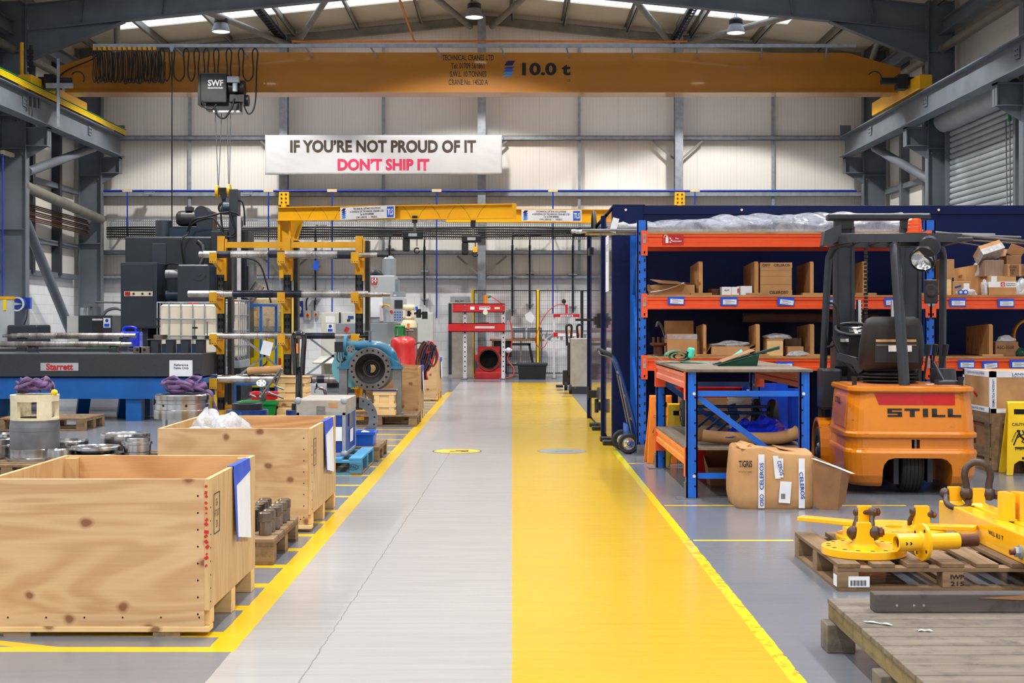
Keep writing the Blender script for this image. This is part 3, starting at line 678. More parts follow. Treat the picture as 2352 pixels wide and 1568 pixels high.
h = MB(); h.tube(smooth_path([(-.25, -.05, .06), (-.2, -.05, -.08), (-.05, -.05, -.12), (.05, -.05, -.02)], 5), .018, 6); h.tube(smooth_path([(.0, -.05, -.06), (.08, -.05, -.26), (.22, -.05, -.3), (.36, -.05, -.1), (.42, -.05, .1)], 5), .022, 6); h.build('slack_cable', 'cable', t)
m = MB()
for a, c in ((492, 498.5), (507, 500), (519, 523), (527.5, 525)): m.cyl((X(a, 29.5)-X(493, 29.4), .2, -.1), (X(c, 29.5)-X(493, 29.4), .2, Z(425, 29.5)-5.9), .009, n=6)
m.build('wire_rope', 'mill', t)
hb = T('hook_block', 'black hook block with yellow sheaves hanging on the hoist ropes', 'hook', (X(512, 29.5), 29.6, Z(470, 29.5)))
for px, zz in ((497, .28), (524, .31)): MB().lathe((X(px, 29.5)-X(512, 29.5)-.03, 0, zz), (1, 0, 0), [(0, 0), (.13, 0), (.13, .06), (0, .06)], 20).build('sheave', 'jib', hb)
m = MB(); m.prism([(-.12, .36), (.1, .36), (.1, .3), (.02, .12), (-.03, .12), (-.12, .3)], (0, -.06, 0), (1, 0, 0), (0, 0, 1), (0, .12, 0)); m.cyl((0, 0, .14), (0, 0, .06), .04); m.build('block', 'black', hb)
m = MB(); m.tube(arc((0, 0, -.06), .1, .6, 2*PI+.1, 18), [.03]*17+[.012], 8); m.build('hook', 'black', hb)
t = T('crane_pendant', 'thin black pendant cable dangling from the festoon rail', 'cable', (X(395, 29.58), 29.58, 2.2))
m = MB(); m.cyl((0, 0, 0), (0, 0, 4.9), .014, n=6); m.build('cable', 'cable', t); MB().b(-.05, .05, -.04, .04, -.3, 0).build('button_box', 'jib', t, bevel=.01)
m = MB(); m.prism([(-.06, 4.94), (.06, 4.94), (.02, 4.8), (-.02, 4.8)], (0, -.03, 0), (1, 0, 0), (0, 0, 1), (0, .06, 0)); m.build('trolley', 'galv', t)
# ---------------------------------------------------------------- banner
t = T('banner', 'long white banner reading if you are not proud of it do not ship it', 'banner', (0, 35.2, 0))
x0, x1, z0, z1 = X(609, 35.2), X(1153, 35.2), Z(401, 35.2), Z(310, 35.2)
m = MB(); m.surf(lambda u, v: (x0+(x1-x0)*u, .004*math.sin(u*9+v*2)+.004*math.sin(u*60+v*26)*math.exp(-5*min(u, 1-u)), z0+(z1-z0)*v), 120, 16)
m.build('sheet', 'banner', t, thick=.004)
text('IF YOU\u2019RE NOT PROUD OF IT', t, 'brownink', (X(880, 35.2), -.012, Z(336, 35.2)), (4.6, .31), bold=.035)
text('DON\u2019T SHIP IT', t, 'pinkink', (X(881, 35.2), -.012, Z(378, 35.2)), (2.27, .29), bold=.04)
for x in (x0, (x0+x1)/2, x1): MB().cyl((x, .0, z1), (x, .65, z1+.12), .006, n=6).build('tie_cord', 'white', t)
# ================================================================ blue room and racking
CX, CY0, CY1, CZ = 1.15, 15.95, 20.7, 2.69
t = T('paint_booth', 'dark navy steel booth with glossy side doors behind the orange racking', 'booth', (CX, CY0, 0))
m = MB(); m.b(.02, 6.4, 0, CY1-CY0, .02, CZ); m.build('body', 'navymatt', t)
m = MB(); m.b(-.02, .32, -.02, .0, 0, CZ+.01); m.b(.32, 6.4, -.012, 0, CZ-.09, CZ+.01); m.b(-.02, .34, -.02, CY1-CY0, CZ, CZ+.02); m.build('corner_post', 'navymatt', t, bevel=.004)
for a, b_ in ((.06, 1.4), (1.52, 3.0), (3.02, 4.6)):
    d = MB(); d.b(-.03, .02, a, b_, .05, CZ-.05); d.build('door_panel', 'navy', t, bevel=.008)
for a in (1.41, 4.62): MB().b(-.062, .02, a, a+.1, 0, CZ).build('door_post', 'navymatt', t, bevel=.006)
for a, z in ((1.6, .3), (3.4, .36)):
    d = MB(); d.b(-.1, -.02, a, a+.2, z, z+.1); d.cyl((-.1, a+.1, z-.03), (-.1, a+.1, z+.14), .025); d.build('hinge', 'black', t)
d = MB(); d.b(-.1, -.02, 1.6, 2.0, 1.32, 1.5); d.b(-.13, -.1, 1.66, 1.92, 1.36, 1.46); d.bar((-.13, 1.8, 1.42), (-.36, 1.8, 1.42), .03, .03); d.build('door_bolt', 'black', t)
for a in (.12, .62, 2.3, 2.9): MB().b(-.12, .02, a, a+.16, 0, .05).build('floor_bracket', 'black', t, bevel=.008)
MB().b(-.034, -.031, .5, 1.0, 1.75, 2.4).build('notice', 'white', t)
text('HYDROTEST\nCELL', t, 'greyink', (-.036, .75, 2.2), (.36, .2), face='L')
for px in (1437, 1703, 2155): MB().cyl((X(px, CY0)-CX, -.014, CZ-.04), (X(px, CY0)-CX, -.022, CZ-.04), .014, n=10).build('roof_bolt', 'cream', t)
d = MB(); d.b(-.06, 0, 4.0, 4.5, CZ-.35, CZ-.25); d.tube(arc((-.05, 3.2, CZ-.12), .3, 0, PI, 12, (0, 1, 0)), .025, 7); d.build('hose_loop', 'cable', t)
# ---- pallet rack
RY0, RY1 = 14.9, 15.82
UX = [1.364, 4.383, 7.4]
t = T('pallet_rack', 'blue and orange pallet racking of two bays standing before the navy booth', 'racking', (0, RY0, 0))
def upright(x, y, top, par, w_=.105, nm='upright', pitch=.1):
    m = MB(); m.b(x-w_/2, x+w_/2, y, y+.012, .01, top)
    for s in (-1, 1): m.b(x+s*w_/2-(.012 if s > 0 else 0), x+s*w_/2+(0 if s > 0 else .012), y, y+.075, .01, top)
    m.b(x-.012, x+.012, y-.004, y, .01, top); m.slot(1)
    z = .12
    while z < top-.05:
        for s in (-1, 1): m.box((x+s*w_*.26, y-.001, z+(.02 if s > 0 else 0)), (.014, .006, .032), (0, s*.12, 0))
        z += pitch
    o = m.build(nm, ['blue', 'hole'], par)
    MB().b(x-.1, x+.1, y-.05, y+.12, 0, .01).build('base_plate', 'mill', par)
    f = MB(); f.b(x-w_/2-.004, x+w_/2+.004, y-.008, y, .01, .11); [f.cyl((x+s*.025, y-.02, .06), (x+s*.025, y-.006, .06), .014, n=8) for s in (-1, 1)]; f.build('foot_bracket', 'mill', par)
    return o
for x in UX:
    upright(x, 0, 2.46, t)
    m = MB(); m.b(x-.05, x+.05, RY1-RY0-.08, RY1-RY0, .01, 2.36); m.build('rear_upright', 'blue', t)
    for z0, z1 in ((.3, 1.0), (1.0, .9+.8), (2.3, 1.7)):
        MB().bar((x-.02, .06, z0), (x-.02, RY1-RY0-.06, z1), .03, .04).build('frame_brace', 'blue', t)
LV = [(.885, 1.012), (1.532, 1.656), (2.18, 2.317)]
for bi in range(2):
    xa, xb = UX[bi]+.05, UX[bi+1]-.05
    for li, (z0, z1) in enumerate(LV):
        if bi == 1 and li == 2: continue
        for rear in (0, 1):
            y = RY1-RY0-.06 if rear else -.012
            m = MB(); m.prism([(0, z0), (.05, z0), (.05, z1), (.0, z1), (.0, z1-.03), (.012, z1-.042), (.012, z0+.05), (0, z0+.038)], (xa, y, 0), (0, 1, 0), (0, 0, 1), (xb-xa, 0, 0))
            m.build('beam', 'orange', t)
            if not rear:
                for xx in (xa, xb):
                    if xx > 6: continue
                    c = MB(); s = .028*(-1 if xx == xa else 1)
                    c.b(xx+s-.033, xx+s+.033, -.022, -.012, z0-.09, z1+.035); c.slot(1).b(xx+s-.014, xx+s+.014, -.03, -.022, z1-.1, z1-.0); c.slot(2).b(xx+s-.008, xx+s+.008, -.026, -.0225, z0-.07, z0-.045); c.slot(0).b(xx+s-.007, xx+s+.007, -.034, -.03, z1-.05, z1-.02)
                    c.build('beam_connector', ['orange', 'galv', 'hole'], t)
        m = MB(); m.b(xa, xb, -.02, RY1-RY0-.01, z1, z1+.02)
        m.build('shelf_board', 'board', t)
def shelf_card(px0, px1, py0, py1, tilt=0, Y=14.87):
    x0, x1, z0, z1 = X(px0, Y), X(px1, Y), Z(py1, Y), Z(py0, Y)
    m = MB(); m.box(((x0+x1)/2, Y-RY0+.008, (z0+z1)/2), (x1-x0, .004, z1-z0)); m.slot(1); m.box(((x0+x1)/2+.008, Y-RY0+.004, (z0+z1)/2-.006), ((x1-x0)*.8, .004, (z1-z0)*.56), (0, tilt, 0))
    m.slot(2)
    for i in range(3): m.box(((x0+x1)/2-.01+.02*(i % 2), Y-RY0+.001, (z0+z1)/2+.012-.014*i), ((x1-x0)*(.4+.15*(i % 2)), .001, .004), (0, tilt, 0))
    m.build('shelf_label', ['tape', 'white', 'greyink'], t)
for a in ((1534, 1572, 681, 700, .06), (1655, 1694, 682, 702, 0), (1786, 1825, 683, 702, .12), (1902, 1914, 684, 704, 0), (2032, 2052, 684, 703, 0), (2181, 2219, 685, 704, 0), (2292, 2330, 686, 705, 0), (1782, 1822, 830, 846, 0), (2201, 2239, 827, 846, 0), (2256, 2293, 829, 848, -.1), (2320, 2360, 826, 846, 0)): shelf_card(*a)
m = MB(); yS = -.018; m.b(X(1522, 14.88), X(1570, 14.88), yS, yS+.004, Z(562, 14.88), Z(539, 14.88))
m.slot(1); xa, za = X(1529, 14.88), Z(558, 14.88); m.b(xa, xa+.028, yS-.002, yS, za, za+.06); m.b(xa+.006, xa+.022, yS-.002, yS, za+.06, za+.078); m.tube(arc((xa+.004, yS-.001, za+.066), .02, 1.2, 3.6, 6), .003, 4)
for i in range(3): m.box((xa+.048+.012*(i % 2), yS-.001, za+.01+.02*i), (.018, .001, .012), (0, .6, 0))
m.build('fire_sign', ['redink', 'whiteink'], t); text('Fire\nextinguisher', t, 'whiteink', (X(1555, 14.88), yS-.004, Z(551, 14.88)), (.1, .05), bold=.02)
# ---- things on the rack
SZ = [1.0335, 1.6775, 2.3385]
GD = 'plywood shelf dividers'
def divider(px0, px1, pyt, lv, label, back=.72, lean=0):
    Y = 15.0; x0, x1 = X(px0, Y), X(px1, Y); xc = (x0+x1)/2; h = Z(pyt, Y)-SZ[lv]; th = min(.042, max(.03, x1-x0))
    d = T('shelf_divider', label, 'divider', (xc, Y, SZ[lv]), group=None)
    m = MB(); m.prism([(0, .012), (back, .012), (back, h-.03), (.03, h), (0, h-.02)], (-th/2, 0, 0), (0, 1, 0), (0, 0, 1), (th, 0, 0)); m.build('panel', 'divider', d)
    MB().b(-.11, .11, -.06, .05, 0, .022).build('foot', 'board', d)
divider(1605, 1614, 600, 1, 'plywood divider upright on the middle shelf beside the flattened box')
divider(1731, 1744, 600, 1, 'plywood divider on the middle shelf standing against the tall taped carton')
divider(1861, 1869, 600, 1, 'plywood divider on the middle shelf just before the forklift mast')
divider(1976, 1997, 600, 1, 'plywood divider seen between the two mast uprights')
divider(2098, 2115, 608, 1, 'plywood divider on the middle shelf close to the second blue upright')
divider(1616, 1622, 744, 0, 'plywood divider on the lowest shelf beside the open carton', .6)
divider(1735, 1746, 744, 0, 'plywood divider on the lowest shelf under the end of the brown tube', .45)
divider(1858, 1873, 744, 0, 'plywood divider on the lowest shelf beside the pale wooden box', .7)
divider(2266, 2286, 744, 0, 'broad plywood divider on the lowest shelf next to the hand-marked carton', .75)
def carton(name, label, px0, px1, py0, py1, Y, d, m='card', rz=0, group=None, tape=None, cat='box', lidgap=True):
    x0, x1, z0, z1 = X(px0, Y), X(px1, Y), Z(py1, Y), Z(py0, Y); w_, h = x1-x0, z1-z0
    o = T(name, label, cat, ((x0+x1)/2, Y+d/2, z0), rz, group)
    MB().b(-w_/2, w_/2, -d/2, d/2, 0, h).build('box_body', m, o, bevel=.004)
    if lidgap: MB().b(-w_/2+.004, w_/2-.004, -.003, .003, h, h+.002).build('lid_seam', 'carddark', o)
    if tape: MB().b(-.03, .03, -d/2-.002, d/2, h*.0, h+.003).build('tape_strip', tape, o)
    return o, w_, h, d
def snap(o, z): o.location.z = z
# middle shelf
o, w_, h, d = carton('cardboard_box', 'flattened open cardboard box with white strap, first on the middle shelf', 1500, 1594, 652, 676, 15.0, .4, 'card', .05, lidgap=False); snap(o, SZ[1])
m = MB(); m.box((-.05, -.1, h+.03), (.3, .4, .006), (.12, .06, .1)); m.box((.1, .1, h+.018), (.32, .2, .006), (-.1, .08, 0)); m.box((-w_/2-.03, -.06, h*.6), (.006, .3, h*.9), (0, -.5, 0)); m.build('flap', 'carddark', o)
m = MB(); m.tube(smooth_path([(-w_/2-.05, -d/2-.05, .03), (-w_/2+.08, -d/2-.02, .05), (0, -d/2-.02, .09), (.1, -d/2-.01, h+.02)], 6), .007, 6); m.build('strap', 'white', o)
GW = 'small white boxes on the middle shelf'
for a, lab in (((1658, 1680, 657, 676, 15.02), 'small white box with handwritten number, beside the rusty discs'), ((1680.5, 1698, 657, 676, 15.02), 'small white box in the middle of the three white boxes'), ((1699.5, 1726, 655, 676, 15.0), 'small white box turned slightly, against the plywood divider')):
    o, w_, h, d = carton('white_box', lab, *a, .16, 'white', (.0 if a[0] < 1690 else .12), GW); snap(o, SZ[1])
    if a[0] < 1660: text('4549', o, 'ink', (0, -d/2-.003, h*.6), (.05, .02))
    elif a[0] < 1690: MB().b(w_/2-.02, w_/2-.003, -d/2-.002, -d/2, .02, .07).build('red_sticker', 'redink', o)
for i, (px, lab) in enumerate(((1640, 'upper rusty brown disc lying on another rusty disc'), (1638, 'lower rusty brown disc flat on the middle shelf'))):
    t2 = T('rusty_disc', lab, 'metal disc', (X(px, 15.2), 15.2, SZ[1]+(.036 if i == 0 else 0)), group='rusty discs on the middle shelf')
    r = .07 if i == 0 else .09
    MB().lathe((0, 0, 0), (0, 0, 1), [(.02, 0), (r, 0), (r, .034), (.02, .034), (.02, 0)], 20).build('flange', 'rust', t2)
    MB().cyl((0, 0, .0), (0, 0, .035), .02, n=10).build('bore_plug', 'hole', t2)
o, w_, h, d = carton('cardboard_box', 'tall brown carton with printed tape along its top and bottom edges', 1746, 1819, 602, 677, 15.02, .36); snap(o, SZ[1])
for z in (h-.055, .0): MB().b(-w_/2-.002, w_/2+.002, -d/2-.002, -d/2+.002, z, z+.055).build('printed_tape', 'card', o)
text('OS\u2661   CELEROS', o, 'ink', (.0, -d/2-.004, h-.028), (.29, .028), bold=.02); text('CELEROS\u2661', o, 'ink', (.03, -d/2-.004, .03), (.2, .034), bold=.02)
for zz in (.11, .2, .26): MB().b(-w_/2+.002, w_/2-.002, -d/2-.0015, -d/2, zz, zz+.002).build('crease', 'carddark', o)
# lowest shelf
o, w_, h, d = carton('cardboard_box', 'open brown carton with clear tape band, first on the lowest shelf', 1533, 1601, 767, 818, 15.0, .3, lidgap=False); snap(o, SZ[0])
m = MB(); m.box((.0, d/2, h+.07), (w_, .006, .14), (-.1, 0, 0)); m.build('lid_flap', 'card', o); MB().b(-w_/2-.002, w_/2+.002, -d/2-.002, d/2, h-.055, h-.006).build('tape_band', 'filmgrey', o)
t2 = T('cast_fitting', 'small rusty brown casting with studs beside the open carton', 'metal part', (X(1512, 15.1), 15.1, SZ[0]))
m = MB(); m.lathe((0, 0, 0), (0, 0, 1), [(.08, 0), (.05, .02), (.05, .1), (.09, .12), (.09, .14), (0, .14)], 18); m.build('body', 'rust', t2)
for x in (-.05, .0, .05): MB().cyl((x, .0, .14), (x, .0, .2), .014, n=8).build('stud', 'rust', t2)
t2 = T('lever_arm', 'bent olive metal lever leaning out of the open carton', 'metal part', (X(1525, 15.2), 15.2, SZ[0]))
MB().tube(smooth_path([(.08, .1, .0), (.02, .05, .2), (-.02, .02, .3), (-.06, 0, .36), (-.08, 0, .31)], 5), .014, 8).build('lever', 'caststeel', t2)
o, w_, h, d = carton('cardboard_box', 'low open carton full of packing film on the lowest shelf', 1634, 1722, 796, 818, 15.02, .34, lidgap=False); snap(o, SZ[0])
m = MB(); m.box((-w_/2-.03, 0, h*.7), (.006, d, .12), (0, .6, 0)); m.box((w_/2+.03, 0, h+.01), (.09, d, .006), (0, -.5, 0)); m.build('flap', 'carddark', o)
def lump(name, label, cat, mtl, loc, r, group=None, seed=1, sq=.25, rz=0):
    rr = random.Random(seed); ph = [rr.uniform(0, 6) for _ in range(8)]
    def fn(u, v):
        a, b_ = u*2*PI, v*PI; d = 1+sq*(math.sin(3*a+ph[0]+2*b_)*.5+math.sin(5*b_+ph[1]+a)*.35+math.sin(7*a+ph[2]-3*b_)*.3)
        return (r[0]*d*math.sin(b_)*math.cos(a), r[1]*d*math.sin(b_)*math.sin(a), max(-.0, r[2]*(d*math.cos(b_)*.9+.35)))
    m = MB(); m.surf(fn, 40, 22, closed_u=True); return m.one(name, label, cat, mtl, loc, rz, group)
lump('packing_film', 'crumpled clear packing film heaped on the low open carton', 'plastic film', 'sheet', (X(1680, 15.15), 15.18, SZ[0]+.095), (.19, .14, .05), seed=3)
o, w_, h, d = carton('cardboard_box', 'brown carton lying behind the crumpled packing film', 1630, 1676, 774, 800, 15.4, .25, 'carddark'); snap(o, SZ[0])
o, w_, h, d = carton('wooden_box', 'small pale wooden box with a knotty front on the lowest shelf', 1762, 1799, 781, 818, 15.0, .26, 'pine', lidgap=False); snap(o, SZ[0])
MB().b(-w_/2-.005, w_/2+.005, -d/2-.005, d/2+.005, h, h+.012).build('lid', 'board', o)
woodtop = SZ[0]+h+.012
lump('wrapped_package', 'white bubble-wrapped package lying on the pale wooden box', 'package', 'foil', (X(1786, 15.15), 15.16, woodtop), (.15, .12, .045), seed=5, sq=.12)
o, w_, h, d = carton('cardboard_box', 'grey carton beside the pale wooden box', 1802, 1841, 778, 818, 15.3, .22, 'cardgrey'); snap(o, SZ[0])
o, w_, h, d = carton('cardboard_box', 'small brown taped carton in front of the grey carton', 1809, 1846, 796, 818, 15.02, .2, 'card'); snap(o, SZ[0])
lump('packing_film', 'crinkled clear bag lying before the small taped carton', 'plastic film', 'foil', (X(1836, 14.96), 14.98, SZ[0]), (.12, .05, .04), seed=9)
t2 = T('cardboard_tube', 'long dark brown tube lying across the dividers of the lowest shelf', 'tube', (X(1706, 15.3), 15.3, 1.44))
m = MB(); m.lathe((0, 0, 0), (1, 0, 0), [(.036, 0), (.05, 0), (.05, 1.45), (0, 1.45)], 20); m.build('tube_wall', 'darkwood', t2); MB().disc((.02, 0, 0), (-1, 0, 0), .037).build('bore', 'hole', t2)
# second bay, middle shelf
o, w_, h, d = carton('wooden_box', 'pale wooden box under a brown carton beside the second upright', 2160, 2186, 640, 677, 15.0, .3, 'pine', lidgap=False); snap(o, SZ[1]); MB().b(-w_/2-.004, w_/2+.004, -d/2-.004, d/2+.004, h, h+.014).build('lid', 'board', o); zt = SZ[1]+h+.014
o, w_, h, d = carton('cardboard_box', 'brown carton standing on the pale wooden box', 2162, 2192, 597, 639, 15.0, .3); snap(o, zt)
t2 = T('shelf_divider', 'tilted plywood divider leaning among the boxes of the second bay', 'divider', (X(2226, 15.25), 15.25, SZ[1]))
m = MB(); m.prism([(-.17, 0), (.2, 0), (.14, .34), (-.16, .29)], (0, 0, 0), (1, 0, 0), (0, 0, 1), (.02, .03, 0)); m.build('panel', 'divider', t2); MB().b(-.02, .3, -.05, .06, 0, .02).build('foot', 'board', t2)
o, w_, h, d = carton('cardboard_box', 'small carton with white label in front of the tilted divider', 2188, 2230, 645, 677, 15.0, .16); snap(o, SZ[1]); MB().b(.02, .08, -d/2-.002, -d/2, h*.4, h*.85).build('label_sticker', 'white', o); MB().box((-.04, -d/2-.001, h*.6), (.07, .002, .02), (0, -.25, 0)).build('blue_sticker', 'blueink', o)
b2 = lump('plastic_bag', 'clear plastic bag holding blue caps on the middle shelf', 'bag', 'sheet', (X(2222, 14.95), 14.95, SZ[1]), (.1, .05, .05), seed=12)
for px in (2206, 2217): 
    t2 = T('bottle_cap', 'round blue cap in the clear bag, the one nearer the %s' % ('pale wooden box' if px < 2210 else 'taped carton'), 'cap', (X(px, 14.9), 14.9, SZ[1]+.03), group='blue caps in the clear bag')
    MB().lathe((0, -.015, 0), (0, 1, 0), [(.016, 0), (.026, 0), (.026, .03), (0, .03)], 16).build('screw_ring', 'binblue', t2); MB().disc((0, -.012, 0), (0, -1, 0), .016).build('cap_mouth', 'whiteink', t2)
o, w_, h, d = carton('cardboard_box', 'brown carton with white printed tape and a red square mark', 2271, 2334, 634, 677, 15.0, .3, 'card'); snap(o, SZ[1]); zc = SZ[1]+h
MB().b(-w_/2-.002, w_/2+.002, -d/2-.003, d/2, h*.42, h*.72).build('printed_tape', 'white', o); MB().b(-.12, -.06, -d/2-.0032, -d/2+.08, h*.72, h+.003).build('tape_end', 'white', o)
MB().b(-.02, .025, -d/2-.005, -d/2-.003, h*.46, h*.69).build('red_mark', 'redink', o); text('G', o, 'whiteink', (.002, -d/2-.007, h*.57), (.028, .03), bold=.03); text('Grampian\nFasteners', o, 'ink', (.085, -d/2-.005, h*.575), (.1, .034), bold=.02)
o, w_, h, d = carton('cardboard_box', 'grey brown carton stacked on the carton with the red square mark', 2262, 2306, 596, 634, 15.05, .25, 'cardgrey'); snap(o, zc); zd = zc+h
o, w_, h, d = carton('cardboard_box', 'small orange brown carton with tape bands and handwriting', 2308, 2352, 606, 634, 15.0, .2, 'carddark'); snap(o, zc); text('EX 4T4\nSGM\n40', o, 'ink', (-.02, -d/2-.003, h*.5), (.08, .09)); [MB().b(x-.012, x+.012, -d/2-.002, d/2, 0, h+.002).build('tape_strip', 'card', o) for x in (-.06, .06)]; ze = zc+h
o, w_, h, d = carton('cardboard_box', 'tilted pale carton wrapped in film on top of the heap', 2256, 2312, 566, 590, 15.05, .2, 'card'); snap(o, zd+.045); o.rotation_euler = (-.55, -.3, .2); MB().b(-w_/2-.003, w_/2+.003, -d/2-.003, d/2+.003, -.003, h*.6).build('film_wrap', 'foil', o)
o, w_, h, d = carton('cardboard_box', 'open empty carton with raised flap behind the handwritten one', 2312, 2346, 584, 606, 15.2, .25, 'carddark', lidgap=False); snap(o, ze); m = MB(); m.box((.03, -.1, h+.05), (.16, .006, .12), (.5, .35, 0)); m.box((-w_/2, 0, h+.03), (.006, .24, .08), (0, .3, 0)); m.build('flap', 'card', o)
lump('bubble_wrap_roll', 'white crumpled bubble wrap stuffed beside the grey brown carton', 'plastic film', 'foil', (X(2250, 15.3), 15.3, SZ[1]+.2), (.07, .07, .13), seed=22)
lump('wrapped_package', 'pinkish bubble-wrapped package at the end of the middle shelf', 'package', 'foil', (X(2347, 15.0), 15.02, SZ[1]), (.07, .09, .14), seed=23, sq=.14)
lump('wrapped_package', 'upright bubble-wrapped roll between divider and taped carton', 'package', 'foil', (X(2264, 15.0), 15.04, SZ[1]), (.03, .06, .13), seed=24, sq=.1)
# second bay, lowest shelf
o, w_, h, d = carton('cardboard_box', 'brown carton hand-marked ASC-3508 on the lowest shelf', 2287, 2339, 785, 818, 15.0, .3, 'carddark', lidgap=False); snap(o, SZ[0]); text('ASC-3508', o, 'ink', (-.02, -d/2-.003, h*.62), (.18, .035))
lump('packing_film', 'clear bag bulging from the hand-marked carton', 'plastic film', 'sheet', (X(2312, 15.1), 15.14, SZ[0]+h), (.09, .08, .05), seed=31)
t2 = T('hose_coil', 'coil of yellow hose standing behind the hand-marked carton', 'hose', (X(2362, 15.4), 15.4, SZ[0]))
for i in range(6): MB().tube(arc((0, -.02*i, .2058), .17+.004*i, 0, 2*PI, 24)[:-1], .014, 7, True).build('hose_turn', 'rackyellow', t2)
lump('green_bag', 'dull green bag at the end of the lowest shelf', 'bag', 'darkgreen', (X(2347, 14.98), 15.0, SZ[0]), (.06, .07, .07), seed=33, sq=.1)
# on top: sheeted load and long bars
TZ = SZ[2]
t2 = T('steel_sheet_stack', 'flat steel sheets under a polythene dust sheet on the rack top', 'metal sheet', (1.45, 14.95, TZ))
for i in range(3): MB().b(0, 2.6-.05*i, .02, .8, .011*i, .01+.011*i).build('sheet_plate', 'galv', t2)
def pf(u, v):
    x = -.03+2.75*u; env = .1+.1*u+.06*math.sin(u*2.6+.3); r = .012*math.sin(u*37+v*6)+.014*math.sin(u*17-v*9)+.01*math.sin(u*63+v*17)
    if v < .15: return (x, .0+r*.4-.015, .005+(.5*v/.15)*env+r*(v/.15))
    return (x, (v-.15)*.95, env*(.5+.5*math.sin(min(1, (v-.15)*2.4)*PI/2))*(1-.1*v)+r+.01)
MB().surf(pf, 110, 26).build('dust_sheet', 'filmgrey', t2)
t2 = T('bar_bundle', 'bundle of steel tubes and a film-wrapped length jutting past the blue upright', 'steel bars', (0, 15.5, TZ))
for (a, b_, y, z, r, mt) in ((1310, 1480, -.1, .03, .016, 'caststeel'), (1345, 1500, 0, .02, .022, 'shaft'), (1335, 1490, -.17, .045, .014, 'mill'), (1395, 1520, -.05, .07, .02, 'caststeel'), (1388, 1530, .06, .05, .018, 'shaft')):
    MB().cyl((X(a, 15.5), y, z), (X(b_, 15.5)+.3, y, z), r, n=12).build('tube', mt, t2)
m = MB(); m.tube([(X(1420+12*i, 15.5), .02+.01*math.sin(i*2), .1+.012*math.sin(i*1.7)) for i in range(8)], [.035+.008*math.sin(i*2.3) for i in range(8)], 10); m.build('film_wrap', 'foil', t2)
m = MB(); m.tube([(X(1312+7*i, 15.5), -.1, .035+.004*math.sin(i*2)) for i in range(6)], .024, 8); m.build('tip_wrap', 'foil', t2)
MB().box((X(1409, 15.5), -.14, .1), (.07, .004, .16), (0, .25, 0)).build('paper_tag', 'white', t2)
for i, (p, q, r, lab) in enumerate((((2098, 529), (2420, 561), .018, 'bright round bar sloping across the booth wall, uppermost of the loose bars'), ((2098, 536), (2345, 545), .014, 'slim bar lying almost level behind the sloping bars'), ((2110, 546), (2400, 562), .012, 'thin bright bar close beside the uppermost sloping bar'), ((2100, 540), (2420, 592), .009, 'thinnest bar, drooping down towards the heaped boxes'), ((2105, 537), (2285, 540), .02, 'short dark round bar lying on the rack top'))):
    a, c = P(*p, 15.3+.05*i), P(*q, 15.3+.05*i)
    o = MB().cyl((0, 0, 0), c-a, r, n=12).one('steel_bar', lab, 'steel bar', 'caststeel' if i in (0, 2, 3) else 'mill', a, group='loose bars laid over the rack')
# ---------------------------------------------------------------- sack truck by the booth
t = T('sack_truck', 'blue two-wheeled sack truck leaning between booth and racking', 'sack truck', (X(1442, 15.12), 15.0, 0))
def wheel(par, c, ax, r, w_, hub='chrome', tyre='rubber', name='wheel'):
    c = Vector(c); ax = Vector(ax).normalized(); o = c-ax*w_/2
    MB().lathe(o, ax, [(r*.6, 0), (r*.86, -.004), (r*.97, w_*.15), (r, w_*.3), (r, w_*.7), (r*.97, w_*.85), (r*.86, w_+.004), (r*.6, w_)], 32).build(name, tyre, par)
    MB().lathe(o, ax, [(r*.18, -.01), (r*.28, -.006), (r*.32, .012), (r*.5, .016), (r*.56, .004), (r*.62, .004), (r*.62, w_-.004), (r*.5, w_-.01), (0, w_-.01)], 28).build(name+'_hub', hub, par)
    MB().lathe(o, ax, [(0, -.014), (r*.12, -.014), (r*.18, -.004), (r*.18, .0)], 12).build(name+'_nut', 'mill', par)
wheel(t, (0, 0.04, .11), (0, 1, 0), .11, .06); wheel(t, (-.03, .52, .11), (0, 1, 0), .11, .06)
MB().cyl((0, .0, .11), (0, .55, .11), .012).build('axle', 'mill', t)
for y in (.1, .46):
    m = MB(); m.tube(smooth_path([(.1, y, .08), (.06, y, .35), (-.06, y, .78), (-.13, y, .98), (-.17, y, 1.03)], 6), .018, 10); m.build('frame_tube', 'darkblue', t)
for z, x in ((.35, .06), (.6, -.01), (.85, -.085)): MB().cyl((x, .1, z), (x, .46, z), .014).build('cross_bar', 'mill', t)
m = MB(); m.tube(smooth_path([(-.165, .1, 1.03), (-.24, .12, 1.075), (-.3, .28, 1.1), (-.24, .44, 1.075), (-.165, .46, 1.03)], 6), .02, 10); m.build('handle', 'rubber', t)
m = MB(); m.tube(smooth_path([(-.3, .2, 1.09), (-.29, .18, 1.05), (-.2, .16, 1.02), (-.12, .14, .96)], 5), .007, 6); m.build('hand_guard', 'mill', t)
m = MB(); m.b(-.02, .0, .06, .5, .12, .3); m.b(.0, .1, .02, .54, .1, .13); m.build('toe_plate', 'blue', t)
for y in (.1, .46): MB().bar((-.09, y, .82), (.05, y, .15), .012, .03).build('stay', 'mill', t)
